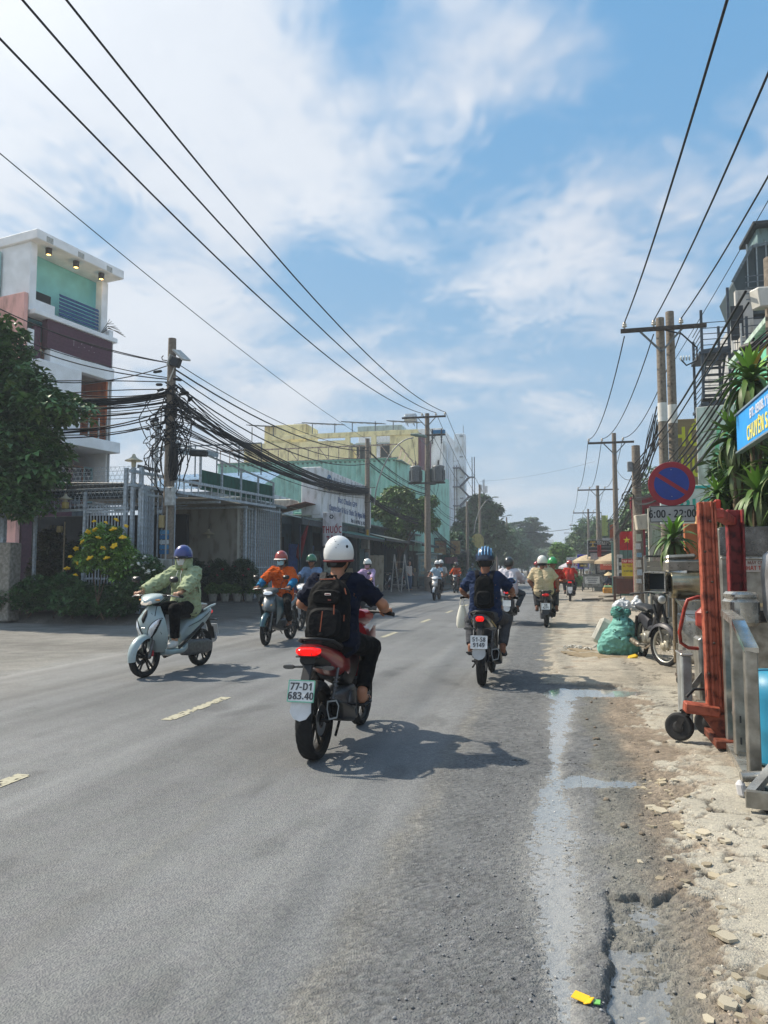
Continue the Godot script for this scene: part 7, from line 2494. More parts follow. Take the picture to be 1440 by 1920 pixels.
	po.append(W(-0.55,0.4))
	rb.plate(po,0.1)
	part("panel",rb,mat("b5a564",0.7,0.0,"stain"),cs)
	box_part(cs,"post",V(0,-2.3,-0.08),V(0.08,2.6,0.08),dark,0.0)
	make_tree("leafy tree with yellowish top between the pharmacy pole and the transformer pole",V(-10.3,0.1,-46.0),5.2,[[V(0.1,5.9,0),V(1.0,0.65,0.9)],[V(-0.9,5.1,0.2),V(1.0,0.75,0.9)],[V(1.2,5.0,0),V(1.2,0.8,1.0)],[V(0.4,4.3,0.3),V(1.4,0.8,1.0)],[V(1.9,4.2,0.2),V(0.9,0.6,0.9)],[V(-0.2,3.3,0.2),V(0.9,0.7,0.8)],[V(2.0,5.5,0),V(0.7,0.4,0.7)]],2600,0.2,Color(0.075,0.135,0.03),"","street_tree",0.16)
	make_tree("round dark-leaved tree beside the white tower",V(-8.6,0,-78.0),6.0,[[V(0.2,8.4,0),V(1.2,0.8,1.2)],[V(1.3,7.4,0),V(1.3,0.9,1.3)],[V(-0.9,7.0,0.3),V(1.4,0.9,1.2)],[V(-1.6,5.4,0),V(1.2,0.9,1.2)],[V(0.6,5.6,0),V(2.0,1.3,1.5)],[V(1.9,5.2,0.3),V(1.2,1.0,1.2)],[V(-0.6,4.0,0.5),V(1.9,1.0,1.4)],[V(1.6,3.6,0.3),V(1.3,1.0,1.2)]],2600,0.34,Color(0.05,0.09,0.035),"","street_tree",0.22)
	for i in 7:
		var q: Array = [[-7.6,-92.0,6.4,2.3],[-9.5,-66.0,4.6,1.6],[-9.4,-104.0,8.0,2.8],[-7.0,-112.0,6.0,2.2],[-9.0,-128.0,8.5,3.2],[-8.0,-150.0,7.0,3.4],[-5.0,-175.0,6.5,4.0]][i]
		make_tree("distant bushy tree on the left side, %s" % ["just right of the round dark tree","behind the hanging name boards","tall one behind the curved lamp","low one before the layered tree","wide one left of the layered tree","dark one under the layered tree","at the road's end left of the gap"][i],V(q[0],0,q[1]),q[2] * 0.7,[[V(0,q[2] * 0.8,0),V(q[3],q[2] * 0.22,q[3])],[V(q[3] * 0.5,q[2] * 0.5,0.4),V(q[3] * 0.9,q[2] * 0.3,q[3])],[V(-q[3] * 0.5,q[2] * 0.55,0),V(q[3] * 0.9,q[2] * 0.28,q[3])]],1300,0.34,Color(0.05,0.10,0.04),"distant trees","bushy_tree",0.2)
	make_tree("distant tree with flat layered branches standing above the road's end",V(-6.0,0,-132.0),7.0,[[V(0.8,9.9,0),V(1.2,0.3,1.2)],[V(0.0,9.1,0),V(2.6,0.4,2.0)],[V(-2.6,8.9,0),V(1.5,0.35,1.5)],[V(1.2,8.2,0),V(2.8,0.4,2.0)],[V(-1.4,7.6,0),V(3.0,0.5,2.0)],[V(1.6,7.1,0),V(2.7,0.4,2.0)],[V(0.2,6.3,0),V(3.4,0.6,2.2)],[V(1.7,5.4,0),V(2.3,0.5,2.0)]],3200,0.34,Color(0.04,0.085,0.04),"","layered_tree",0.25)
func flowers(o: Node3D,at: Array,hex: String,r: float,n: int) -> void:
	var g := Geo.new()
	for k in n:
		var a := TAU * k / n
		g.ball(V(cos(a) * r * 0.6,r * 0.25,sin(a) * r * 0.6),V(r * 0.62,r * 0.36,r * 0.45),5,7,Basis(Vector3.UP,-a))
	g.ball(V(0,r * 0.55,0),V(r * 0.5,r * 0.45,r * 0.5),5,7)
	var me := g.mesh()
	var m := mat(hex,0.6,0.0,"soft",5.0)
	for i in at.size():
		part("flower",me,m,o,Transform3D(Basis(Vector3.UP,i * 1.7) * Basis(Vector3.RIGHT,0.3 + 0.3 * (i % 3)) * Basis.from_scale(Vector3.ONE * (0.75 + 0.15 * (i % 4))),at[i]))
func shop_unit(called: String,label: String,at: Vector3,w: float,h: float,wall: String,inside: String,bays: int,kind: String,face := 1.0) -> Node3D:
	var o := thing(called,label,"shop",at,0.0 if face > 0 else PI)
	var wm := mat(wall,0.85,0.0,"stain",0.6)
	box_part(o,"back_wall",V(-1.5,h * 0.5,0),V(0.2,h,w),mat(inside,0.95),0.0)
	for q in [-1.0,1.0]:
		box_part(o,"side_wall",V(-0.4,h * 0.5,q * (w * 0.5 - 0.1)),V(2.0,h,0.18),wm,0.01)
	box_part(o,"roof",V(-0.6,h + 0.06,0),V(3.0,0.1,w),mat("68706f",0.7,0.1,"stain"),0.02)
	box_part(o,"lintel",V(0.62,h - 0.35,0),V(0.12,0.7,w - 0.05),wm,0.01)
	part("awning",corrugated(w,1.7,0.02,0.15),mat("6f7a78" if kind == "grey" else "5f9088",0.55,0.2,"stain"),o,Transform3D(Basis(Vector3.UP,PI / 2) * Basis(Vector3.RIGHT,-PI / 2 + 0.24),V(1.4,h - 0.55,0)))
	box_part(o,"awning_beam",V(2.18,h - 0.82,0),V(0.06,0.16,w),mat("3a4144",0.6,0.2,"grime"),0.01)
	var r := RandomNumberGenerator.new()
	r.seed = int(absf(at.z) * 7.0)
	for k in bays + 1:
		var z := -w * 0.5 + 0.12 + (w - 0.24) * k / bays
		bar_part(o,"post",V(0.6,0,z),V(0.6,h - 0.6,z),0.12,0.12,wm)
	for k in bays:
		var z := -w * 0.5 + w * (k + 0.5) / bays
		var bw := w / bays - 0.2
		match r.randi_range(0,3):
			0:
				var d := box_part(o,"shutter",V(0.56,(h - 0.7) * 0.5,z),V(0.04,h - 0.7,bw),mat(["3f6f78","5a6468","2f4a58"][k % 3],0.6,0.2,"grime"),0.0)
				for j in 7:
					box_part(d,"slat",V(0.03,-(h - 0.7) * 0.45 + j * (h - 0.7) * 0.14,0),V(0.03,0.05,bw),mat(["3a676f","535c60","2a4350"][k % 3],0.6,0.2,"grime"),0.0)
			1:
				box_part(o,"counter",V(0.4,0.5,z),V(0.5,1.0,bw * 0.8),mat("5b5246",0.8,0.0,"stain"),0.02)
				box_part(o,"goods",V(0.4,1.15,z),V(0.4,0.3,bw * 0.6),mat(["7c6a3a","6a4a4a","4a5f6a"][k % 3],0.7,0.0,"stain",3.0),0.05)
			2:
				var d2 := box_part(o,"door",V(0.5,1.05,z),V(0.05,2.1,minf(bw,1.0)),mat("35545a",0.6,0.1,"grime"),0.01)
				box_part(d2,"door_pane",V(0.03,0.35,0),V(0.02,1.0,minf(bw,1.0) * 0.7),mat("1c262b",0.1,0.0,""),0.0)
			3:
				for j in 3:
					box_part(o,"shelf",V(-0.6,0.6 + j * 0.6,z),V(0.4,0.05,bw),mat("6a675f",0.8),0.0)
					box_part(o,"goods",V(-0.6,0.78 + j * 0.6,z),V(0.3,0.28,bw * 0.7),mat(["8a7a4a","5a6a7a","7a4a4a","5a6f52"][(j + k) % 4],0.7,0.0,"stain",3.0),0.05)
	return o
func make_stander(label: String,at: Vector3,turn: float,s: Dictionary) -> Node3D:
	var o := thing("person",label,"person",at,turn)
	var hip := V(0,0.9,0)
	var neck := V(0,1.40,0.01)
	var skinb := []
	var shirt := []
	var pants := []
	for q in [-1.0,1.0]:
		var sh := neck + V(q * 0.155,-0.05,0)
		skinb.append([hip + V(q * 0.08,0,0),neck + V(q * 0.08,-0.1,0),0.09,0.09])
		skinb.append([neck + V(q * 0.08,-0.1,0),sh,0.08,0.05])
		var el := sh + V(q * 0.05,-0.27,0.02)
		var wr := el + V(-q * 0.03,-0.16,-0.18)
		skinb.append([sh,el,0.045,0.036])
		skinb.append([el,wr,0.036,0.026])
		for f in 4:
			skinb.append([wr,wr + V(q * (f - 1.5) * 0.014,-0.06,-0.09 + absf(f - 1.5) * 0.01),0.022,0.009])
		skinb.append([wr,wr + V(-q * 0.04,-0.02,-0.05),0.018,0.01])
		shirt.append([hip + V(q * 0.08,-0.02,0),neck + V(q * 0.08,-0.1,0),0.115,0.105])
		shirt.append([neck + V(q * 0.07,-0.09,0),sh,0.085,0.062])
		shirt.append([sh,sh.lerp(el,0.8),0.06,0.055,true])
		var kn := hip + V(q * 0.1,-0.42,-0.03)
		var an := V(q * 0.1,0.09,0.02)
		skinb.append([hip + V(q * 0.09,-0.03,0),kn,0.085,0.055])
		skinb.append([kn,an,0.052,0.036])
		skinb.append([an,V(q * 0.11,0.035,-0.12),0.036,0.03])
		pants.append([hip + V(q * 0.09,-0.02,0),kn,0.108,0.072])
		pants.append([kn,an,0.07,0.07,true])
	var body := nets(skinb,0.022,0.03)
	var hd := neck + V(0,0.165,-0.03)
	body.add(nets(head_bones(),0.01,0.018),Transform3D(Basis(),hd))
	part("body",body,mat(s.skin,0.55,0.0,"soft",4.0),o)
	part("shirt",nets(shirt,0.02,0.035,0.007,6.5),mat(s.shirt,0.85,0.0,"cloth",2.2),o)
	part("trousers",nets(pants,0.02,0.03,0.005,8.0),mat(s.pants,0.85,0.0,"cloth",2.2),o)
	if s.get("hair","") == "long":
		part("hair",nets([[hd + V(0,0.05,0.02),hd + V(0,-0.05,0.05),0.098,0.09],[hd + V(0,-0.05,0.06),hd + V(0,-0.32,0.09),0.085,0.05]],0.018,0.03),mat("15120f",0.7,0.0,"soft",6.0),o)
	return o
func house_window(o: Node3D,c: Vector3,w: float,h: float,b: Basis,bars := 0,frame := "c9ccc9") -> void:
	var fr := Geo.new()
	fr.box(V(-w / 2,0,0),V(0.07,h + 0.07,0.1))
	fr.box(V(w / 2,0,0),V(0.07,h + 0.07,0.1))
	fr.box(V(0,h / 2,0),V(w - 0.07,0.07,0.1))
	fr.box(V(0,-h / 2,0),V(w - 0.07,0.07,0.1))
	var wd := Node3D.new()
	wd.name = "window"
	o.add_child(wd,true)
	wd.transform = Transform3D(b,c)
	part("frame",fr,mat(frame,0.6),wd)
	box_part(wd,"pane",V(0,0,-0.03),V(w - 0.07,h - 0.07,0.01),mat("2a343a",0.08,0.0,""),0.0)
	for k in bars:
		box_part(wd,"window_bar",V(0,-h / 2 + h * (k + 0.5) / bars,0.06),V(w - 0.05,0.035,0.02),mat("d2d4d2",0.5),0.0)
func build_back() -> void:
	var hs := thing("tall_house","tall narrow house with teal roof room, purple bands and a brown balcony recess","house",V(-21.9,0,-26.1))
	var d := V(0.19,0,-0.98).normalized()
	hs.basis = Basis(d,Vector3.UP,d.cross(Vector3.UP))
	var white := mat("f2f5f8",0.75,0.0,"soft",0.3)
	var teal := mat("86d0d0",0.7,0.0,"soft",0.3)
	var purple := mat("5a3044",0.75,0.0,"grime",1.0)
	var pink := mat("f0b8ae",0.8,0.0,"stain",0.35)
	var brown := mat("b8622e",0.7,0.0,"stain",0.6)
	var W := 4.9
	var dp := 14.0
	box_part(hs,"rear_body",V(W / 2,6.0,-dp * 0.5 - 1.6),V(W,12.0,dp - 1.6),pink,0.02)
	box_part(hs,"side_wall",V(-0.06,6.5,-3.2),V(0.2,13.0,6.6),pink,0.01)
	box_part(hs,"end_wall",V(W - 0.12,6.4,-1.2),V(0.24,12.8,2.5),white,0.01)
	box_part(hs,"lower_wall",V(1.5,3.3,-0.9),V(2.6,6.6,1.8),purple,0.01)
	box_part(hs,"lower_recess",V(3.6,2.9,-1.2),V(2.0,5.8,1.0),mat("56616a",0.8,0.0,"stain"),0.01)
	for k in 13:
		box_part(hs,"tile_band",V(1.55,4.3 + k * 0.18,0.006),V(2.5,0.012,0.02),mat("6a4a58",0.8),0.0)
	box_part(hs,"floor_slab",V(W / 2,7.05,-0.3),V(W,0.5,2.0),white,0.02)
	box_part(hs,"front_panel",V(1.55,8.75,0.2),V(2.3,3.0,0.5),white,0.02)
	box_part(hs,"edge_strip",V(0.55,9.3,0.02),V(0.32,4.8,0.2),purple,0.01)
	box_part(hs,"side_pilaster",V(0.2,9.2,0.04),V(0.3,4.6,0.24),white,0.01)
	box_part(hs,"upper_panel",V(2.9,10.55,0.15),V(3.7,0.6,0.4),white,0.02)
	box_part(hs,"purple_band",V(2.75,11.5,0.12),V(3.7,1.25,0.36),purple,0.01)
	for k in 7:
		box_part(hs,"band_joint",V(2.75,10.98 + k * 0.17,0.302),V(3.66,0.012,0.012),mat("5f4150",0.8),0.0)
	words("faded_lettering","T  . ‘ -  . ’ .",0.36,mat("9a8c94",0.8,0.0,""),hs,Transform3D(Basis(),V(2.9,11.45,0.302)),false,0.9)
	box_part(hs,"coping",V(2.5,12.25,0.05),V(4.7,0.22,0.7),white,0.02)
	box_part(hs,"recess_back",V(3.75,8.75,-1.5),V(2.0,3.0,0.1),brown,0.01)
	box_part(hs,"recess_side",V(2.72,8.75,-0.7),V(0.1,3.0,1.5),brown,0.01)
	box_part(hs,"recess_jamb",V(4.6,8.75,-0.7),V(0.1,3.0,1.5),brown,0.01)
	box_part(hs,"balcony_door",V(3.6,8.5,-1.42),V(0.9,2.4,0.06),mat("a06a3c",0.6,0.0,"grime"),0.01)
	box_part(hs,"balcony_screen",V(3.2,8.95,-0.2),V(0.9,0.5,0.03),mat("232a30",0.7),0.01,Basis(Vector3.RIGHT,0.5))
	for k in 6:
		bar_part(hs,"balustrade_rail",V(2.75,7.35 + k * 0.17,0.1),V(4.6,7.35 + k * 0.17,0.1),0.03,0.03,mat("5b3a2a",0.5))
	for x in [2.8,3.5,4.1,4.6]:
		bar_part(hs,"balustrade_post",V(x,7.3,0.1),V(x,8.4,0.1),0.06,0.06,mat("c5c8c8",0.4,0.4))
	for y in [9.1,8.6]:
		box_part(hs,"vent_slot",V(2.2,y,0.452),V(0.7,0.17,0.02),mat("55504a",0.9),0.0)
	house_window(hs,V(2.0,5.5,0.05),0.7,1.6,Basis(),8)
	house_window(hs,V(3.5,5.2,-0.68),0.9,1.8,Basis(),0,"7a4a2c")
	house_window(hs,V(4.25,5.3,-0.68),0.5,1.6,Basis(),0,"7fb0b8")
	box_part(hs,"roof_room",V(2.4,13.75,-2.6),V(4.6,3.05,3.4),teal,0.02)
	box_part(hs,"roof_room_wall",V(0.25,13.8,-1.0),V(0.35,3.0,2.2),white,0.02)
	box_part(hs,"roof_column",V(4.55,13.7,-0.4),V(0.4,2.9,0.4),white,0.02)
	box_part(hs,"roof_slab",V(2.45,15.5,-1.6),V(5.0,0.42,4.4),mat("f8f9fa",0.7,0.0,"soft",0.3),0.03)
	box_part(hs,"upper_rail_wall",V(1.0,12.6,-0.2),V(1.2,0.7,0.2),white,0.02)
	for k in 7:
		box_part(hs,"blue_blind_slat",V(3.0,12.55 + k * 0.17,-0.15),V(2.3,0.14,0.03),mat("1f4f86",0.6,0.0,"grime"),0.01,Basis(Vector3.RIGHT,-0.3))
	box_part(hs,"dark_doorway",V(1.2,13.0,-0.88),V(1.6,1.3,0.05),mat("1c252b",0.8),0.0)
	for k in 3:
		var g := Geo.new()
		g.lathe([W(0.0,-0.28),W(0.13,-0.28),W(0.14,-0.02),W(0.0,0.0)],14,V(0.9 + k * 1.5,15.28,0.2))
		var lo := part("ceiling_light",g,mat("4a4038",0.5),hs)
		var gl := Geo.new()
		gl.lathe([W(0.0,-0.295),W(0.1,-0.29),W(0.1,-0.281),W(0.0,-0.281)],14,V(0.9 + k * 1.5,15.28,0.2))
		part("lamp_glow",gl,lamp_mat("ffd890",1.2),lo)
		var om := OmniLight3D.new()
		om.name = "roof_lamp"
		om.light_color = Color(1.0,0.8,0.5)
		om.light_energy = 0.08
		om.light_size = 0.08
		om.omni_range = 12.0
		om.omni_attenuation = 2.0
		om.shadow_enabled = true
		hs.add_child(om,true)
		om.position = V(0.9 + k * 1.5,14.89,0.2)
	for k in 4:
		box_part(hs,"side_glazing",V(-0.02,13.8,-2.0 - k * 1.0),V(0.06,2.6,0.8),mat("9fc4c2",0.2,0.0,"soft"),0.01)
	tube_part(hs,"drainpipe",[V(4.78,0.5,0.1),V(4.78,12.2,0.1)],0.05,mat("b4b8ba",0.5,0.0,"soft"),8)
	box_part(hs,"outdoor_unit",V(-0.35,11.2,-2.2),V(0.4,0.6,0.8),mat("c8cac8",0.6,0.0,"grime"),0.03)
	for k in 3:
		box_part(hs,"rain_streak",V(0.6 + k * 1.7,15.44,0.604),V(0.35,0.25,0.004),mat("b9b9b4",0.8,0.0,"stain",2.0),0.0)
	box_part(hs,"sheet_roof",V(2.0,16.1,-5.4),V(4.6,0.12,4.0),mat("55504c",0.6,0.2,"stain"),0.02,Basis(Vector3.BACK,0.06))
	for k in 9:
		tube_part(hs,"dry_stalk",[V(4.2,12.35,-0.2),V(4.3 + k * 0.07,12.9 + 0.05 * (k % 3),0.2 - k * 0.05),V(4.4 + k * 0.13,13.2 - 0.07 * k,0.3)],0.015,mat("6a675c",0.9),4)
	var lb := thing("low_house","low house with a pale blue metal roof between the tall house and the corner pole","house",V(-17.5,0,-36.0))
	box_part(lb,"wall",V(0,2.6,0),V(6.0,5.2,5.0),mat("b4c4d0",0.8,0.0,"stain"),0.02)
	part("roof",corrugated(6.6,3.4,0.025,0.2),mat("86a6c4",0.5,0.2,"stain"),lb,Transform3D(Basis(Vector3.RIGHT,-PI / 2 + 0.35),V(0,5.9,1.2)))
	bar_part(lb,"roof_rail",V(-3,7.6,2.0),V(3,7.6,2.0),0.06,0.06,mat("7d8a92",0.6,0.3))
	for k in 6:
		bar_part(lb,"rail_post",V(-3 + k * 1.2,6.0,2.0),V(-3 + k * 1.2,7.6,2.0),0.05,0.05,mat("7d8a92",0.6,0.3))
	box_part(lb,"canopy",V(-0.6,7.2,2.6),V(2.6,0.2,1.2),mat("8e9ba4",0.6,0.2,"grime"),0.02,Basis(Vector3.BACK,-0.1))
	box_part(lb,"planter_box",V(1.0,5.55,3.1),V(2.4,0.3,0.5),mat("3c3a34",0.9,0.0,"stain"),0.02)
	var post := thing("floodlight_mast","thin grey mast with small lamps left of the corner pole","mast",V(-13.5,0,-22.6))
	bar_part(post,"mast",V(0,0,0),V(0,6.5,0),0.09,0.09,mat("a7aeb3",0.5,0.3))
	for y in [6.35,5.9]:
		var g := Geo.new()
		g.ball(V(-0.12,y,0.05),V(0.08,0.07,0.07),6,10)
		part("lamp_head",g,mat("6d7276",0.5,0.3),post)
	bar_part(post,"cross_bar",V(-0.7,4.9,0),V(0.15,4.7,0),0.06,0.12,mat("4a4f55",0.5,0.3))
	var gw := thing("green_warehouse","long warehouse clad in pale green corrugated sheets with a steel truss on top","warehouse",V(-17.0,0,-48.0))
	var gm := mat("a8dccf",0.55,0.1,"stain",0.35)
	part("front_cladding",corrugated(13.0,5.2,0.08,0.34),gm,gw,Transform3D(Basis(),V(-0.3,6.1,0)))
	part("lower_cladding",corrugated(13.0,1.6,0.08,0.34),mat("dde6ec",0.55,0.1,"stain",0.35),gw,Transform3D(Basis(),V(-0.3,2.8,-0.05)))
	part("side_cladding",corrugated(12.0,6.0,0.08,0.34),gm,gw,Transform3D(Basis(Vector3.UP,PI / 2 - 0.15),V(7.1,5.6,-5.95)))
	box_part(gw,"roof",V(0,8.6,-6.0),V(13.2,0.1,12.0),mat("8fa8a0",0.6,0.1),0.02)
	bar_part(gw,"eave_trim",V(-6.8,8.72,0.06),V(6.3,8.72,0.06),0.16,0.10,mat("86bda9",0.5,0.1,"grime"))
	var rust := mat("c4b4a8",0.7,0.2,"rust",1.0)
	for y in [8.85,9.75]:
		bar_part(gw,"truss_chord",V(-6.8,y,-0.4),V(6.3,y,-0.4),0.08,0.08,rust)
	for k in 18:
		bar_part(gw,"truss_web",V(-6.8 + k * 0.74,8.85,-0.4),V(-6.8 + k * 0.74,9.75,-0.4),0.05,0.05,rust)
		if k % 3 == 1:
			bar_part(gw,"truss_diagonal",V(-6.8 + k * 0.74,9.75,-0.4),V(-6.8 + (k + 1) * 0.74,8.85,-0.4),0.05,0.05,rust)
	for k in 7:
		bar_part(gw,"side_truss",V(6.3,9.7 - k * 0.16,-0.6 - k * 1.4),V(6.4,9.55 - k * 0.16,-2.0 - k * 1.4),0.06,0.06,rust)
		bar_part(gw,"side_truss_web",V(6.3,8.75,-0.6 - k * 1.4),V(6.35,9.65 - k * 0.16,-1.3 - k * 1.4),0.05,0.05,rust)
	var yb := thing("cream_building","cream coloured building with open roof frames and solar panels","building",V(-24.5,1.2,-76.0))
	var cream := mat("f6eab4",0.8,0.0,"stain",0.25)
	box_part(yb,"body",V(-4.0,7.0,-4.0),V(12.0,14.0,8.0),cream,0.03)
	box_part(yb,"tower_block",V(-5.5,15.1,-3.0),V(5.0,2.2,4.0),cream,0.03)
	box_part(yb,"parapet",V(1.5,14.55,0),V(16.6,0.55,0.3),cream,0.03)
	box_part(yb,"wing",V(6.0,5.6,-3.0),V(7.4,11.2,6.0),cream,0.03)
	box_part(yb,"end_block",V(8.3,12.9,-3.0),V(3.1,3.5,6.0),cream,0.03)
	box_part(yb,"purple_end",V(10.0,12.2,-3.0),V(0.3,4.4,6.2),mat("6a2c44",0.8,0.0,"grime"),0.02)
	for x in [2.1,5.0]:
		box_part(yb,"roof_column",V(x,12.8,0),V(0.5,3.2,0.4),cream,0.02)
	for x in [3.5,6.2]:
		box_part(yb,"open_bay",V(x,12.7,-2.5),V(2.2,2.4,0.1),mat("4a5552",0.8),0.0)
		box_part(yb,"bay_roof",V(x,13.7,-1.6),V(2.4,0.12,2.6),mat("63736c",0.6,0.2),0.0,Basis(Vector3.RIGHT,0.3))
	for x in [-8.2,-5.2,-2.2]:
		house_window(yb,V(x,10.6,0.04),1.2,1.6,Basis(),0)
	for k in 4:
		var sp := box_part(yb,"solar_panel",V([-8.2,-1.0,3.6,8.2][k],16.2 - 0.1 * k,-1.0),V([3.2,4.4,4.6,3.6][k],0.08,2.0),mat("2c343c",0.3,0.3,""),0.0,Basis(Vector3.BACK,-0.09) * Basis(Vector3.RIGHT,0.15))
		for j in 4:
			box_part(sp,"panel_rib",V((j - 1.5) * 0.8,-0.06,0),V(0.06,0.06,2.0),mat("8a9298",0.4,0.5),0.0)
		for q in [-1.0,1.0]:
			bar_part(yb,"panel_leg",V([-8.2,-1.0,3.6,8.2][k] + q * 1.3,14.5,-1.0),V([-8.2,-1.0,3.6,8.2][k] + q * 1.3,16.1,-1.0),0.08,0.08,mat("70777b",0.5,0.4))
	water_tank("steel water tank on the cream building's roof",V(-28.7,16.3,-78.0),0.75)
	var wb := thing("white_block","large white block building far behind the cream building","building",V(-23.5,0,-112.0))
	var pale := mat("eef3f8",0.8,0.0,"stain",0.12)
	box_part(wb,"body",V(-1.0,11.5,-8.0),V(13.5,23.0,16.0),pale,0.03)
	box_part(wb,"roof_band",V(-4.3,23.4,-8.0),V(7.2,0.8,16.2),mat("a9bdb9",0.8,0.0,"stain",0.2),0.03)
	box_part(wb,"side_block",V(5.9,10.5,-8.0),V(0.5,21.0,15.6),mat("d4e0ea",0.8,0.0,"stain",0.12),0.03)
	water_tank("round steel water tank standing on the white block's roof",V(-22.4,23.2,-110.0),1.0)
	var st := thing("stair_tower","slim white tower with an outside steel staircase","tower",V(-15.2,0,-112.0))
	box_part(st,"shaft",V(0,11.0,-1.0),V(1.6,22.0,2.0),mat("d8e6f4",0.7,0.0,"stain",0.2),0.03)
	for k in 4:
		box_part(st,"shaft_ledge",V(0.3,12.0 + k * 3.2,0.05),V(0.5,0.2,0.2),mat("94a4b4",0.7),0.01)
	tube_part(st,"spike",[V(0.5,22.0,-1),V(0.5,23.4,-1)],0.05,mat("8e9aa6",0.5),6)
	var sc := mat("39455a",0.6,0.3,"grime")
	for x in [-0.75,-0.35,2.0,2.35]:
		bar_part(st,"stair_post",V(x,0,0.6),V(x,18.2 if x > 1 else 17.0,0.6),0.12,0.12,sc)
	for k in 5:
		var y := 16.6 - k * 2.9
		bar_part(st,"landing",V(-0.9,y,0.7),V(0.1,y,0.7),0.9,0.16,sc)
		bar_part(st,"landing",V(1.4,y - 1.5,0.7),V(2.4,y - 1.5,0.7),0.9,0.16,sc)
		bar_part(st,"flight",V(0.1,y,0.75),V(1.5,y - 1.5,0.75),0.5,0.26,sc)
		bar_part(st,"flight",V(1.5,y - 1.5,0.45),V(0.1,y - 2.9,0.45),0.5,0.26,sc)
		bar_part(st,"guard_rail",V(-0.9,y + 1.0,1.1),V(0.1,y + 1.0,1.1),0.05,0.05,sc)
	var ms := thing("phone_mast","thin lattice mast with antennas beyond the stair tower","mast",V(-16.5,0,-160.0))
	for q in [W(-0.3,-0.3),W(0.3,-0.3),W(0,0.3)]:
		bar_part(ms,"leg",V(q.x,0,q.y),V(q.x * 0.5,20.5,q.y * 0.5),0.1,0.1,mat("8d98a4",0.6,0.3))
	for k in 20:
		bar_part(ms,"lattice",V(-0.25,3.0 + k * 0.9,-0.2),V(0.25,3.6 + k * 0.9,-0.1),0.05,0.05,mat("8d98a4",0.6,0.3))
	for k in 5:
		box_part(ms,"antenna",V(cos(k * 1.3) * 0.7,18.4 + 0.3 * (k % 2),sin(k * 1.3) * 0.7),V(0.25,1.5,0.15),mat("b4bcc6",0.6),0.02)
	var tw := thing("far_tower","pale hazy tower block far beyond the road's end","building",V(-7.2,0,-420.0))
	box_part(tw,"body",V(0,8.5,0),V(4.6,17.0,6.0),mat("e4ecf2",0.8),0.05)
	for k in 5:
		box_part(tw,"window_band",V(0,3.0 + k * 3.0,3.03),V(3.9,1.2,0.08),mat("8e9aa4",0.5),0.0)
	for i in 5:
		var b := thing("far_house","hazy low building at the far end of the road, %s" % ["leftmost","second from the left","in the middle","second from the right","rightmost"][i],"building",V([-14.0,-4.0,3.0,12.0,22.0][i],0,-330.0 - 20.0 * (i % 2)))
		var hh: float = [12.0,9.0,10.0,8.0,13.0][i]
		box_part(b,"body",V(0,hh / 2,0),V(9.0,hh,8.0),mat(["aab4bc","b9b4ac","b49c90","a8b4b0","b8bcc2"][i],0.85),0.05)
		box_part(b,"roof",V(0,hh + 0.2,0),V(9.6,0.4,8.6),mat(["7c8790","8c5a4c","7a6a60","87929a","8a8f94"][i],0.85),0.05)
func water_tank(label: String,at: Vector3,r: float) -> void:
	var o := thing("water_tank",label,"water tank",at)
	var g := Geo.new()
	g.lathe([W(0,-1.0),W(0.55,-0.95),W(0.75,-0.75),W(0.76,0.75),W(0.55,0.95),W(0,1.0)],22,V(0,r * 1.1,0),Basis(V(0,-1,0),V(1,0,0),V(0,0,1)) * Basis.from_scale(Vector3.ONE * r))
	part("drum",g,mat("b4bcc2",0.3,0.6,"steel"),o)
	for q in [-1.0,1.0]:
		bar_part(o,"cradle",V(q * r * 0.5,0,-r * 0.6),V(q * r * 0.5,r * 0.35,0),0.08,0.08,mat("6b7277",0.5,0.4))
		bar_part(o,"cradle",V(q * r * 0.5,0,r * 0.6),V(q * r * 0.5,r * 0.35,0),0.08,0.08,mat("6b7277",0.5,0.4))
func strap_plant(label: String,at: Vector3,stems: Array,pot := true) -> Node3D:
	var o := thing("strap_leaf_plant",label,"plant",at,0.0,"")
	if pot:
		var g := Geo.new()
		g.lathe([W(0,0),W(0.13,0),W(0.18,0.3),W(0.2,0.34),W(0.17,0.34),W(0.15,0.28),W(0,0.28)],20)
		part("pot",g,mat("6d4a3a",0.8,0.0,"stain",2.0),o)
	for s in stems:      # [top,leaf length,leaves,seed]
		var t: Vector3 = s[0]
		tube_part(o,"stem",[V(0,0.2,0),V(t.x * 0.3,t.y * 0.5,t.z * 0.6),t],[0.035,0.03,0.024],mat("7c6c54",0.9,0.0,"concrete",3.0),8)
		rosette(o,t - V(0,0.12 * s[1],0),s[2],s[1],s[3])
	return o
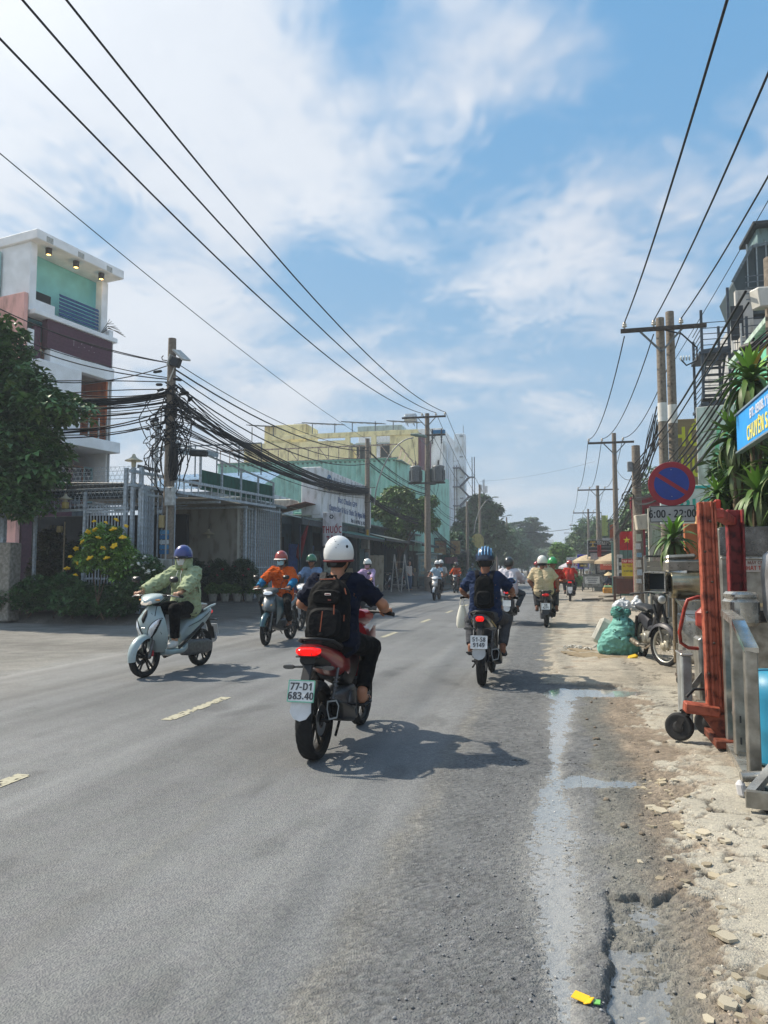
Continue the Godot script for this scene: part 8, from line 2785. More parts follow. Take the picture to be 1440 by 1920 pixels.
func build_right() -> void:
	var inox := mat("d6d4cd",0.36,0.65,"steel",1.3)
	var inox_d := mat("b2afa7",0.45,0.55,"steel",1.3)
	var dark := mat("17191b",0.8,0.0,"grime")
	var redp := mat("b05c44",0.6,0.1,"rust",1.6)
	var np := thing("no_parking_sign","round no parking sign with blue face and red ring above an hours plate","traffic sign",V(1.66,0.05,-12.2))
	tube_part(np,"pole",[V(0,0,-0.05),V(0,3.0,-0.05)],0.038,mat("b4b2ac",0.5,0.4,"grime"),12)
	var rot := Basis(Vector3.RIGHT,PI / 2)
	var face := Geo.new()
	face.lathe([W(0,-0.012),W(0.34,-0.012),W(0.345,0.0),W(0.34,0.008),W(0.0,0.008)],48,Vector3.ZERO,rot)
	var fo := part("disc",face,mat("9c1c2c",0.45,0.0,"soft",2.0),np,Transform3D(Basis(Vector3.UP,-0.12),V(0,2.66,0)))
	var bl := Geo.new()
	bl.lathe([W(0.0,0.009),W(0.256,0.009),W(0.256,0.012),W(0.0,0.012)],48,Vector3.ZERO,rot)
	part("blue_field",bl,mat("173a94",0.45,0.0,"soft",2.0),fo)
	box_part(fo,"slash",V(0,0,0.014),V(0.52,0.062,0.004),mat("9c1c2c",0.45,0.0,"soft",2.0),0.0,Basis(Vector3.BACK,-0.62))
	for y in [0.22,-0.2]:
		var rv := Geo.new()
		rv.ball(V(0.0,y,0.014),V(0.008,0.008,0.005),5,8)
		part("rivet",rv,mat("8f9499",0.3,0.8,""),fo)
	var hp := box_part(np,"hours_plate",V(0.0,2.19,0.0),V(0.66,0.26,0.012),mat("aeb0b0",0.5,0.1,"soft"),0.004,Basis(Vector3.UP,-0.12))
	for q in [-1.0,1.0]:
		box_part(hp,"plate_border",V(0,q * 0.122,0.008),V(0.65,0.012,0.004),mat("2b2d30",0.6,0.0,""),0.0)
		box_part(hp,"plate_border",V(q * 0.322,0,0.008),V(0.012,0.23,0.004),mat("2b2d30",0.6,0.0,""),0.0)
	words("lettering","6:00 - 22:00",0.17,mat("232528",0.6,0.0,""),hp,Transform3D(Basis(),V(0,0,0.008)),true,0.78)
	strap_plant("small strap-leaved plant with one rosette below the hours plate",V(1.36,0.02,-10.0),[[V(0,1.72,0),0.42,46,4]],false)
	strap_plant("tall strap-leaved plant with a high rosette, before the blue banner",V(2.12,0.02,-9.2),[[V(0.0,3.5,0.1),0.52,60,8],[V(0.12,3.05,0.0),0.46,40,10]])
	strap_plant("strap-leaved plant with hanging leaves at the left end of the blue banner",V(1.98,0.02,-9.5),[[V(0.02,2.92,0.05),0.46,58,9],[V(0.1,2.6,-0.1),0.46,40,12]])
	strap_plant("lowest strap-leaved plant right beside the no parking sign",V(1.8,0.02,-9.8),[[V(0.04,2.25,0.1),0.36,50,13],[V(0.22,2.12,0.0),0.38,40,14]])
	strap_plant("dark strap-leaved plant at the right edge under the banner",V(2.35,0.02,-8.9),[[V(0.0,2.45,0.1),0.5,50,15],[V(0.15,2.1,0.0),0.5,50,16],[V(-0.2,2.2,-0.2),0.45,45,17]])
	make_tree("dark leafy hedge behind the strap-leaved plants at the right",V(2.7,0.05,-10.0),1.6,[[V(0,2.0,0),V(0.7,0.8,0.7)],[V(-0.3,2.5,-0.4),V(0.5,0.5,0.5)],[V(0.3,1.4,0.6),V(0.7,0.7,0.7)]],1100,0.16,Color(0.025,0.055,0.018),"","hedge_shrub",0.04)
	var bb := thing("blue_banner","bright blue shop banner with white and yellow lettering at the right edge","banner",V(1.98,2.93,-7.3))
	box_part(bb,"panel",Vector3.ZERO,V(0.05,0.42,3.6),mat("2f9ae6",0.55,0.0,"soft"),0.01)
	for q in [-1.0,1.0]:
		box_part(bb,"rim",V(-0.005,q * 0.215,0),V(0.07,0.02,3.62),mat("9fb0bc",0.4,0.5,"soft"),0.0)
	var lx := Basis(Vector3.UP,-PI / 2)
	words("lettering","ĐT: 0908.112.790 - 0972.40",0.14,mat("c9cdd8",0.6,0.0,""),bb,Transform3D(lx,V(-0.028,0.1,-0.3)),true,1.0)
	words("lettering","CHUYÊN SẢN XUẤT MÁY",0.22,mat("e2d26a",0.6,0.0,""),bb,Transform3D(lx,V(-0.028,-0.09,-0.3)),true,0.8)
	var os := thing("olive_signboard","olive brown signboard with yellow lettering behind the twin poles","sign",V(4.15,4.5,-21.6))
	box_part(os,"panel",Vector3.ZERO,V(2.5,2.0,0.12),mat("8f7c5a",0.7,0.0,"soft"),0.01)
	var yl := mat("c9c832",0.6,0.0,"")
	words("lettering","HỒ",0.75,yl,os,Transform3D(Basis(),V(-0.78,0.5,0.065)),true,0.75)
	words("lettering","KHƯƠNG",0.85,yl,os,Transform3D(Basis(),V(-0.38,-0.32,0.065)),true,0.46)
	for q in [-1.0,1.0]:
		bar_part(os,"post",V(q * 1.0,-4.5,-0.12),V(q * 1.0,0.9,-0.12),0.1,0.1,dark)
	var lgt := thing("sign_lamp","small flat lamp on an arm above the olive signboard","lamp",V(4.0,5.5,-21.5))
	tube_part(lgt,"arm",[V(0,0,0),V(0,0.3,0.1),V(-0.1,0.42,0.25)],0.018,dark,6)
	box_part(lgt,"lamp_head",V(-0.1,0.43,0.3),V(0.35,0.06,0.2),dark,0.01)
	var ws := thing("white_signboard","white signboard with faded green strokes behind the plants","sign",V(3.65,3.9,-17.2),-0.25)
	box_part(ws,"panel",Vector3.ZERO,V(1.5,2.1,0.1),mat("cfcfd3",0.6,0.0,"stain",0.7),0.01)
	for k in 4:
		box_part(ws,"green_stroke",V(-0.35 + k * 0.17,0.1 + 0.08 * k,0.053),V(0.08,1.0 - 0.15 * k,0.004),mat("7fc0a0",0.6,0.0,"stain",2.0),0.0,Basis(Vector3.BACK,-0.12))
	bar_part(ws,"post",V(0,-3.9,-0.1),V(0,0.9,-0.1),0.1,0.1,dark)
	var gs := thing("green_letter_sign","white sign with teal letters partly hidden by the no parking sign","sign",V(2.6,2.62,-15.2))
	box_part(gs,"panel",Vector3.ZERO,V(1.5,0.75,0.08),mat("c9d2d0",0.6,0.0,"soft"),0.01)
	words("lettering","PLPA",0.34,mat("2f9a8c",0.6,0.0,""),gs,Transform3D(Basis(),V(0.02,-0.02,0.042)),true,1.1)
	box_part(gs,"teal_strip",V(0,0.33,0.043),V(1.46,0.06,0.006),mat("2fa3a0",0.6,0.0,""),0.0)
	box_part(gs,"support",V(0.4,-1.4,-0.06),V(0.1,2.2,0.06),dark,0.0)
	var mw := thing("workshop_wall","beige and orange workshop wall behind the machines","wall",V(3.1,0,-14.4))
	box_part(mw,"wall",V(0,1.25,0),V(1.5,2.4,0.15),mat("cfa878",0.8,0.0,"stain"),0.01)
	box_part(mw,"orange_post",V(-0.85,1.1,0.05),V(0.22,2.2,0.12),mat("b86a3c",0.7,0.0,"stain"),0.01)
	box_part(mw,"wall_return",V(0.8,1.4,2.2),V(0.15,2.8,4.6),mat("4a4d4c",0.8,0.0,"stain"),0.01)
	var bw := thing("workshop_roof","dark workshop canopy over the plants and machines at the right","roof",V(4.3,2.75,-8.6))
	box_part(bw,"canopy",V(0.3,0,0),V(3.2,0.1,8.0),mat("3b4044",0.7,0.1,"grime"),0.02)
	box_part(bw,"back_wall",V(0.2,-1.4,0.5),V(0.15,2.7,8.0),mat("33383a",0.9,0.0,"stain"),0.01)
	var pw := thing("poster_wall","pale wall covered in posters and stickers behind the twin poles","wall",V(3.4,0,-23.5))
	box_part(pw,"wall",V(0,1.6,0),V(1.8,3.2,0.15),mat("b4b2a8",0.8,0.0,"stain"),0.01)
	for k in 8:
		box_part(pw,"poster",V(-0.65 + (k % 3) * 0.42,0.8 + (k / 3) * 0.75,0.08),V(0.32,0.45,0.012),mat(["a9b7a8","c9c2a0","8fb0b0","b8a8a0","c8c8c4","9fa8b4"][k % 6],0.8,0.0,"stain",3.0),0.002,Basis(Vector3.BACK,0.04 * (k % 3 - 1)))
	stair_building()
	var lift := thing("red_lifter","rust red steel lifter with two posts and a black caster wheel","lifting machine",V(1.12,0.02,-6.4))
	var ch := Geo.new()
	ch.box(V(-0.055,0,0),V(0.02,1.66,0.12),Basis(),0.004)
	ch.box(V(0.055,0,0),V(0.02,1.66,0.12),Basis(),0.004)
	ch.box(V(0,0,0.035),V(0.092,1.66,0.02),Basis(),0.004)
	ch.box(V(-0.022,0,0.055),V(0.022,1.66,0.02),Basis(),0.004)
	ch.box(V(0.03,0,0.055),V(0.02,1.66,0.02),Basis(),0.004)
	part("front_post",ch,redp,lift,Transform3D(Basis(Vector3.BACK,0.014),V(0.02,1.08,0)))
	var ch2 := Geo.new()
	ch2.box(V(-0.055,0,0),V(0.02,1.85,0.12),Basis(),0.004)
	ch2.box(V(0.07,0,0),V(0.02,1.85,0.12),Basis(),0.004)
	ch2.box(V(0.01,0,-0.03),V(0.11,1.85,0.02),Basis(),0.004)
	part("rear_post",ch2,mat("8a2e30",0.6,0.1,"rust",1.6),lift,V(0.44,1.0,-1.1))
	for k in 6:
		var bt := Geo.new()
		bt.lathe([W(0,0),W(0.011,0),W(0.011,0.008),W(0,0.009)],6,V(-0.022 + 0.045 * (k % 2),0.55 + k * 0.24,0.066),Basis(Vector3.RIGHT,PI / 2))
		part("bolt_head",bt,mat("5a4a40",0.5,0.5,"rust",4.0),lift)
	box_part(lift,"top_beam",V(0.26,1.82,-0.6),V(0.10,0.08,1.2),mat("c05a50",0.6,0.1,"rust",1.6),0.01,Basis(Vector3.UP,-0.28))
	box_part(lift,"top_hook",V(0.16,1.9,-0.35),V(0.05,0.12,0.05),mat("b5341c",0.6),0.01)
	box_part(lift,"leg_beam",V(-0.08,0.27,0.03),V(0.26,0.08,0.14),redp,0.01,Basis(Vector3.BACK,-0.10))
	var gus := Geo.new()
	gus.plate(PackedVector2Array([W(-0.10,0.24),W(0.13,0.24),W(0.13,0.05),W(0.04,0.04),W(-0.04,0.17)]),0.14)
	part("foot_plate",gus,mat("8a4630",0.65,0.1,"rust",2.0),lift,V(0,0,0.02))
	box_part(lift,"base_rail",V(0.07,0.045,0.0),V(0.18,0.06,0.5),mat("7f4430",0.65,0.1,"rust",2.0),0.006)
	box_part(lift,"rear_base",V(0.42,0.06,-1.1),V(0.3,0.08,0.5),mat("7f4430",0.65,0.1,"rust",2.0),0.006)
	box_part(lift,"cross_rail",V(0.25,0.2,-0.55),V(0.08,0.08,1.2),mat("7f4430",0.65,0.1,"rust",2.0),0.006,Basis(Vector3.UP,-0.3))
	tube_part(lift,"hand_crank",[V(-0.05,0.42,0.0),V(-0.13,0.42,0.02),V(-0.19,0.36,0.04)],0.012,mat("2b2c2d",0.5,0.5,"grime"),8)
	for q in [[V(-0.24,0.115,-0.02),"0"],[V(0.02,0.115,-0.26),"1"]]:
		var c: Vector3 = q[0]
		var wb := Basis(Vector3.UP,-0.5)
		var wg := Geo.new()
		wg.lathe([W(0.0,-0.026),W(0.075,-0.026),W(0.092,-0.032),W(0.108,-0.026),W(0.112,0.0),W(0.108,0.026),W(0.092,0.032),W(0.075,0.026),W(0.0,0.026)],32,Vector3.ZERO,wb * Basis(Vector3.RIGHT,PI / 2))
		var w := part("caster_wheel",wg,mat("232426",0.75,0.0,"grime",5.0),lift,c)
		var hb := Geo.new()
		hb.lathe([W(0,0.026),W(0.045,0.026),W(0.04,0.034),W(0.015,0.036),W(0,0.04)],18,Vector3.ZERO,wb * Basis(Vector3.RIGHT,PI / 2))
		part("wheel_hub",hb,mat("3a3b3d",0.6,0.1,"grime"),w)
		var fk := Geo.new()
		for s in [-1.0,1.0]:
			fk.bar(V(0,0,0) + wb * V(0.0,0,s * 0.042),V(0.06,0.125,0) + wb * V(0,0,s * 0.042),0.006,0.05,wb * V(1,0,0))
		fk.box(V(0.06,0.13,0),V(0.08,0.014,0.1),wb)
		part("caster_fork",fk,mat("2c2a28",0.5,0.4,"rust",3.0),lift,c)
		tube_part(lift,"caster_stem",[c + V(0.06,0.13,0),c + V(0.06,0.2,0)],0.02,mat("2c2a28",0.5,0.4,"grime"),8)
	var sf := thing("post_rack","stainless steel frame of square posts standing nearest at the right edge","metal frame",V(1.2,0.02,-5.8))
	var pp := [[V(0.03,0,-0.45),1.03],[V(0.0,0,-0.02),1.0],[V(-0.05,0,0.6),0.86]]
	for q in pp:
		var p: Vector3 = q[0]
		box_part(sf,"post",p + V(0,q[1] * 0.5 + 0.03,0),V(0.075,q[1] - 0.06,0.075),inox_d,0.006)
	for k in 2:
		box_part(sf,"slotted_hole",V(0.0,0.16 + k * 0.15,0.019),V(0.012,0.05,0.006),mat("3c3c3a",0.6,0.3,""),0.002)
	bar_part(sf,"bottom_rail",V(0.03,0.035,-0.6),V(-0.07,0.02,0.75),0.08,0.06,inox)
	bar_part(sf,"top_rail",V(0.03,1.03,-0.49),V(-0.01,1.0,0.1),0.08,0.05,inox)
	bar_part(sf,"sloping_top",V(-0.01,1.0,0.1),V(-0.05,0.86,0.64),0.085,0.035,mat("cfd4da",0.15,0.9,"steel"))
	bar_part(sf,"cross_rail",V(0.03,0.5,-0.45),V(0.8,0.5,-0.45),0.06,0.06,inox_d)
	bar_part(sf,"cross_rail",V(-0.02,0.06,0.0),V(0.8,0.06,0.0),0.06,0.06,inox_d)
	bar_part(sf,"cross_rail",V(0.0,0.28,-0.2),V(0.8,0.5,-0.2),0.05,0.08,inox_d)
	bar_part(sf,"diagonal",V(0.05,0.40,-0.3),V(0.5,0.02,0.1),0.05,0.05,inox_d)
	bar_part(sf,"back_post",V(0.75,0,-0.45),V(0.75,1.0,-0.45),0.075,0.075,inox_d)
	var tray := thing("steel_tray","low steel tray frame cut by the right edge of the picture","metal frame",V(1.0,0.02,-4.72))
	bar_part(tray,"front_rail",V(-0.02,0.08,0.06),V(0.8,0.05,0.16),0.05,0.09,inox_d)
	bar_part(tray,"side_rail",V(0.0,0.09,0.04),V(0.42,0.32,-0.5),0.05,0.04,inox)
	bar_part(tray,"back_rail",V(0.35,0.12,-0.5),V(0.9,0.10,-0.4),0.04,0.06,inox_d)
	tube_part(tray,"round_foot",[V(0.02,0.12,-0.24),V(0.24,0.14,-0.26)],0.03,inox,10)
	box_part(tray,"tray_floor",V(0.45,0.02,-0.15),V(0.75,0.01,0.5),mat("1d1f21",0.7,0.2,"grime"),0.0)
	box_part(tray,"foam_block",V(0.02,0.05,-0.24),V(0.05,0.1,0.07),mat("c6c6ca",0.7,0.0,"soft"),0.02,Basis(Vector3.BACK,0.15))
	var dm := thing("steel_drum","large dull grey mixing drum cut by the right edge","machine",V(1.93,0.0,-6.3))
	var dg := Geo.new()
	dg.lathe([W(0.0,0.72),W(0.2,0.74),W(0.36,0.86),W(0.42,1.05),W(0.43,1.35),W(0.41,1.5),W(0.3,1.6),W(0.0,1.63)],34)
	part("drum",dg,mat("a9aaad",0.45,0.4,"steel",1.0),dm)
	box_part(dm,"gear_case",V(-0.55,1.05,-0.2),V(0.2,0.22,0.3),inox,0.03,Basis(Vector3.UP,0.2))
	box_part(dm,"gear_lid",V(-0.55,1.18,-0.2),V(0.18,0.06,0.26),inox,0.02,Basis(Vector3.UP,0.2))
	box_part(dm,"chute",V(-0.2,0.9,-0.1),V(0.22,0.6,0.25),inox_d,0.02,Basis(Vector3.BACK,-0.18))
	box_part(dm,"stand",V(0.05,0.36,0.0),V(0.5,0.72,0.5),inox_d,0.02)
	for k in 2:
		var bo := thing("blue_barrel",["blue plastic barrel behind the steel frame, left one","blue plastic barrel at the right edge behind the steel frame"][k],"barrel",V(1.46 + k * 0.28,0.05,-5.78 + k * 0.35))
		var g := Geo.new()
		g.lathe([W(0,0),W(0.19,0),W(0.2,0.02),W(0.205,0.2),W(0.212,0.22),W(0.205,0.24),W(0.205,0.44),W(0.212,0.46),W(0.2,0.48),W(0.19,0.62),W(0,0.64)],30)
		part("barrel",g,mat("2f8fb4",0.45,0.0,"stain",1.2),bo)
	var cb := thing("steel_cabinet","dented stainless cabinet with a red and white maker's plate","machine",V(2.05,0.0,-8.7))
	box_part(cb,"case",V(0.05,0.95,0),V(1.0,1.75,0.6),inox_d,0.02)
	box_part(cb,"upper_band",V(0.05,1.68,0.31),V(1.0,0.3,0.02),mat("7c7a78",0.35,0.8,"steel"),0.004)
	box_part(cb,"frame_line",V(0.05,1.5,0.315),V(1.0,0.02,0.03),inox,0.004)
	var pl := box_part(cb,"maker_plate",V(-0.2,1.42,0.312),V(0.36,0.12,0.008),mat("c6c0ba",0.5,0.0,"soft"),0.002)
	words("lettering","CƠ KHÍ - MÁY CN",0.045,mat("7a4a3c",0.6,0.0,""),pl,Transform3D(Basis(),V(0,0.035,0.005)),true,0.9)
	words("lettering","TOÀN PHÁT TÀI",0.062,mat("a8402c",0.6,0.0,""),pl,Transform3D(Basis(),V(0,-0.02,0.005)),true,0.85)
	var sx := Geo.new()
	sx.loft([[0.32,0.0,0.05,0.035],[0.35,0.0,0.045,0.03]],16)
	part("oval_badge",sx,mat("d8d8d4",0.4,0.3,""),cb,Transform3D(Basis(Vector3.BACK,0.5),V(0.1,1.46,0)))
	box_part(cb,"slot",V(-0.05,1.02,0.315),V(0.24,0.04,0.02),mat("cbb68c",0.4,0.4,""),0.004)
	box_part(cb,"lower_shadow_gap",V(0.05,0.9,0.312),V(0.9,0.12,0.02),mat("2b2724",0.7,0.2,""),0.01)
	var hp2 := thing("hopper_machine","stainless grinder with square inlet, round drum and funnel beside the parked motorbike","machine",V(1.35,0.0,-9.3))
	var duct := Geo.new()
	for q in [[V(0,0.11,0),V(0.24,0.012,0.5)],[V(0,-0.11,0),V(0.24,0.012,0.5)],[V(-0.114,0,0),V(0.012,0.206,0.5)],[V(0.114,0,0),V(0.012,0.206,0.5)]]:
		duct.box(q[0],q[1])
	part("square_inlet",duct,inox,hp2,Transform3D(Basis(Vector3.UP,-0.25),V(-0.28,1.24,0.05)))
	box_part(hp2,"inlet_dark",V(-0.26,1.24,-0.05),V(0.2,0.19,0.02),mat("1f2c33",0.4,0.4,""),0.0,Basis(Vector3.UP,-0.25))
	var cyl := Geo.new()
	cyl.lathe([W(0,-0.2),W(0.15,-0.2),W(0.155,-0.18),W(0.155,0.2),W(0.13,0.21),W(0,0.21)],28,Vector3.ZERO,Basis(V(0,-1,0),V(1,0,0),V(0,0,1)))
	part("round_drum",cyl,mat("c9bfa4",0.3,0.85,"steel"),hp2,V(0.06,1.2,0.02))
	box_part(hp2,"drum_cover",V(0.12,1.2,0.0),V(0.36,0.26,0.24),inox,0.02)
	var fu := Geo.new()
	fu.lathe([W(0.05,-0.3),W(0.07,-0.28),W(0.24,-0.02),W(0.25,0.0),W(0.23,0.0)],4,Vector3.ZERO,Basis(Vector3.UP,PI / 4))
	part("funnel",fu,inox,hp2,V(0.1,1.04,0.1))
	var tk := Geo.new()
	tk.lathe([W(0,0.3),W(0.16,0.32),W(0.2,0.42),W(0.2,0.86),W(0.19,0.88),W(0,0.88)],26)
	part("tank",tk,inox,hp2,V(0.12,0.0,0.12))
	box_part(hp2,"white_lid",V(0.12,0.9,0.22),V(0.26,0.03,0.3),mat("d8d9d6",0.5,0.0,"soft"),0.005,Basis(Vector3.RIGHT,0.8))
	box_part(hp2,"motor_box",V(0.3,0.45,0.1),V(0.24,0.5,0.36),inox_d,0.02)
	box_part(hp2,"upper_box",V(0.02,1.42,-0.1),V(0.4,0.16,0.3),mat("a8a49a",0.4,0.6,"steel"),0.03)
	box_part(hp2,"upper_lid",V(0.0,1.53,-0.1),V(0.34,0.06,0.26),mat("a8a49a",0.4,0.6,"steel"),0.03,Basis(Vector3.BACK,0.05))
	tube_part(hp2,"outlet_pipe",[V(-0.16,1.34,0.0),V(0.05,1.34,0.06)],0.035,inox,12)
	for q in [W(-0.04,0.3),W(0.4,0.3),W(-0.04,-0.25),W(0.4,-0.25)]:
		bar_part(hp2,"leg",V(q.x,0.1,q.y),V(q.x * 0.8,0.5,q.y * 0.8),0.04,0.04,inox_d)
		var cw := Geo.new()
		cw.lathe([W(0,-0.018),W(0.045,-0.018),W(0.05,0.0),W(0.045,0.018),W(0,0.018)],16,V(q.x,0.052,q.y),TURN_X)
		part("caster",cw,mat("1c1d1f",0.7),hp2)
	box_part(hp2,"base_frame",V(0.18,0.13,0.02),V(0.5,0.04,0.62),mat("6b655e",0.6,0.4,"rust"),0.006)
	var tl := thing("red_trolley","trolley with bent red tube handle and small steel bin","trolley",V(1.2,0.0,-7.5))
	tube_part(tl,"handle",[V(0.18,1.12,0.02),V(0.02,1.13,0.02),V(-0.07,1.10,0.02),V(-0.10,1.02,0.02),V(-0.15,0.80,0.02),V(-0.14,0.70,0.02),V(-0.08,0.655,0.02),V(0.1,0.645,0.02)],0.017,mat("a83a28",0.45,0.1,"rust",3.0),10)
	box_part(tl,"bin",V(0.14,0.42,-0.1),V(0.26,0.66,0.3),inox_d,0.02)
	box_part(tl,"red_motor",V(0.1,0.92,-0.05),V(0.18,0.22,0.18),mat("9a3a2c",0.5,0.1,"rust"),0.05)
	box_part(tl,"base",V(0.13,0.16,0.0),V(0.32,0.04,0.4),mat("7c766c",0.6,0.4,"rust"),0.006)
	bar_part(tl,"slanted_leg",V(-0.14,0.17,0.05),V(0.04,0.42,0.05),0.03,0.05,inox_d)
	for q in [0.0,0.24]:
		var cw := Geo.new()
		cw.lathe([W(0,-0.02),W(0.05,-0.02),W(0.056,0.0),W(0.05,0.02),W(0,0.02)],18,V(q,0.075,0.15),TURN_X)
		part("caster",cw,mat("1c1d1f",0.7),tl)
	var bx := thing("steel_bin","plain stainless bin behind the red post","bin",V(1.02,0.0,-7.05))
	box_part(bx,"bin",V(0,0.33,0),V(0.08,0.62,0.3),mat("bcc2c4",0.45,0.4,"steel"),0.01)
	box_part(bx,"rim",V(0,0.65,0),V(0.1,0.02,0.32),inox,0.004)
	var rk := thing("slatted_rack","pale rack with horizontal slats beyond the small strap-leaved plant","rack",V(1.62,0.03,-13.5))
	for q in [-1.0,1.0]:
		bar_part(rk,"post",V(q * 0.25,0,0.06),V(q * 0.25,1.56,0.06),0.05,0.05,mat("b7b6b0",0.6))
	for k in 6:
		box_part(rk,"slat",V(0,1.02 + k * 0.085,0.02),V(0.46,0.075,0.02),mat("bdbbb4",0.6,0.1,"soft"),0.004,Basis(Vector3.RIGHT,0.25))
	box_part(rk,"top_board",V(0.05,1.57,0),V(0.62,0.03,0.5),mat("3a3a38",0.7),0.004)
	for k in 6:
		tube_part(rk,"stacked_tube",[V(-0.18 + k * 0.07,0.1,0.1),V(-0.18 + k * 0.07 + 0.02,0.92,0.0)],0.022,mat("9b9a96",0.4,0.6,"grime"),8)
	for k in 4:
		box_part(rk,"lower_slat",V(0.05,0.2 + k * 0.1,0.14),V(0.5,0.085,0.02),mat("a3a19a",0.5,0.3,"soft"),0.004)
	make_cub("old dark grey step-through motorbike with wire wheels parked among the machines",V(1.27,0.02,-11.72),PI + 0.16)
	sack()
	litter()
	far_right()
func stair_building() -> void:
	var sc := mat("46525e",0.6,0.3,"grime")
	var st := thing("steel_stair_tower","grey steel scaffold stair tower with landings on the right","stair tower",V(4.6,0,-26.0))
	for q in [[W(0.02,0.0),10.0],[W(0.86,0.0),10.7],[W(0.02,-1.6),9.4],[W(0.86,-1.6),9.9],[W(1.5,-0.4),9.8]]:
		bar_part(st,"post",V(q[0].x,0,q[0].y),V(q[0].x,q[1],q[0].y),0.08,0.08,sc)
	for k in 4:
		var y := 8.55 - k * 1.75
		bar_part(st,"landing",V(0.4,y,0.05),V(0.4,y,-1.6),0.95,0.09,sc)
		bar_part(st,"landing_edge",V(-0.02,y + 0.02,0.06),V(0.9,y + 0.1,0.06),0.05,0.14,sc)
		for j in 5:
			bar_part(st,"guard_rail",V(0.0,y + 0.25 + j * 0.19,0.03),V(0.85,y + 0.25 + j * 0.19,0.03),0.022,0.022,sc)
			bar_part(st,"guard_rail",V(0.0,y + 0.25 + j * 0.19,0.0),V(0.0,y + 0.25 + j * 0.19,-1.6),0.022,0.022,sc)
		for j in 8:
			bar_part(st,"tread",V(0.2,y - 0.2 * j,-0.25 - 0.14 * j),V(0.75,y - 0.2 * j,-0.25 - 0.14 * j),0.2,0.04,sc)
		bar_part(st,"stringer",V(0.18,y,-0.2),V(0.18,y - 1.6,-1.4),0.04,0.16,sc)
		bar_part(st,"stringer",V(0.77,y,-0.2),V(0.77,y - 1.6,-1.4),0.04,0.16,sc)
		bar_part(st,"knee_brace",V(0.02,y - 0.9,0.02),V(0.6,y - 0.05,0.02),0.05,0.05,sc)
		bar_part(st,"gallery",V(0.9,y - 0.15,0.1),V(2.4,y - 0.05,0.1),0.7,0.1,sc)
		for j in 4:
			bar_part(st,"gallery_rail",V(0.9,y + 0.15 + j * 0.25,0.42),V(2.4,y + 0.22 + j * 0.25,0.42),0.025,0.025,sc)
	bar_part(st,"white_pipe",V(1.12,3.0,0.5),V(1.12,9.3,0.5),0.05,0.05,mat("c6cacd",0.5))
	var tb := thing("stepped_building","tall building with dark overhanging top rooms behind the stair tower","building",V(6.0,0.75,-27.2))
	var gw := mat("a8aaac",0.8,0.0,"stain",0.4)
	var dk := mat("3a4a50",0.7,0.1,"stain",0.4)
	box_part(tb,"body",V(2.1,4.6,-3.0),V(4.4,9.2,6.0),gw,0.02)
	box_part(tb,"grey_wall",V(0.2,9.0,0.06),V(0.55,2.4,0.2),mat("c2c0bc",0.8,0.0,"stain",0.6),0.01)
	var ov := Geo.new()
	ov.plate(PackedVector2Array([W(-0.35,10.75),W(0.25,11.9),W(3.4,12.3),W(3.4,9.6),W(0.0,9.6)]),2.4)
	part("overhanging_room",ov,dk,tb,V(0.25,-0.25,-1.1))
	bar_part(tb,"eave_line",V(-0.13,10.53,0.14),V(0.5,11.7,0.14),0.1,0.1,mat("70808a",0.6,0.2))
	bar_part(tb,"eave_line",V(0.5,11.7,0.14),V(3.4,12.07,0.14),0.1,0.1,mat("70808a",0.6,0.2))
	for k in 5:
		bar_part(tb,"window_post",V(0.35 + k * 0.3,10.3,0.16),V(0.35 + k * 0.3,11.8 + k * 0.03,0.16),0.04,0.04,mat("9aa6ac",0.5,0.3))
	for k in 5:
		bar_part(tb,"balcony_rail",V(0.2,9.75 + k * 0.2,0.45),V(3.2,9.85 + k * 0.2,0.45),0.03,0.03,mat("6d7a84",0.5,0.3))
	box_part(tb,"top_room",V(1.75,11.8,-0.9),V(2.0,1.6,1.6),mat("6f8a8e",0.7,0.1,"stain"),0.02)
	box_part(tb,"top_roof",V(1.7,12.5,-0.8),V(2.3,0.14,2.1),mat("2c3438",0.7,0.1),0.02)
	for k in 3:
		box_part(tb,"outdoor_unit",V(0.25,8.2 - k * 0.95,0.35),V(0.6,0.55,0.35),mat("c8c6c0",0.6,0.0,"grime"),0.03)
		house_window(tb,V(1.4,7.6 - k * 2.4,0.03),1.0,1.3,Basis(),0,"7c8a90")
	box_part(tb,"door",V(-0.05,9.05,0.18),V(0.4,1.2,0.04),mat("222a2e",0.7),0.0)
	var mg := thing("mint_house","mint green house wall glimpsed behind the strap-leaved plants","house",V(5.2,0,-15.8))
	box_part(mg,"wall",V(0,2.9,0),V(3.0,5.8,3.0),mat("6fc2a2",0.8,0.0,"stain",0.5),0.02)
	house_window(mg,V(-0.5,4.4,1.53),0.8,0.9,Basis(),3)
	box_part(mg,"coping",V(0,5.85,0),V(3.2,0.14,3.2),mat("b9cfc4",0.8,0.0,"stain"),0.02)
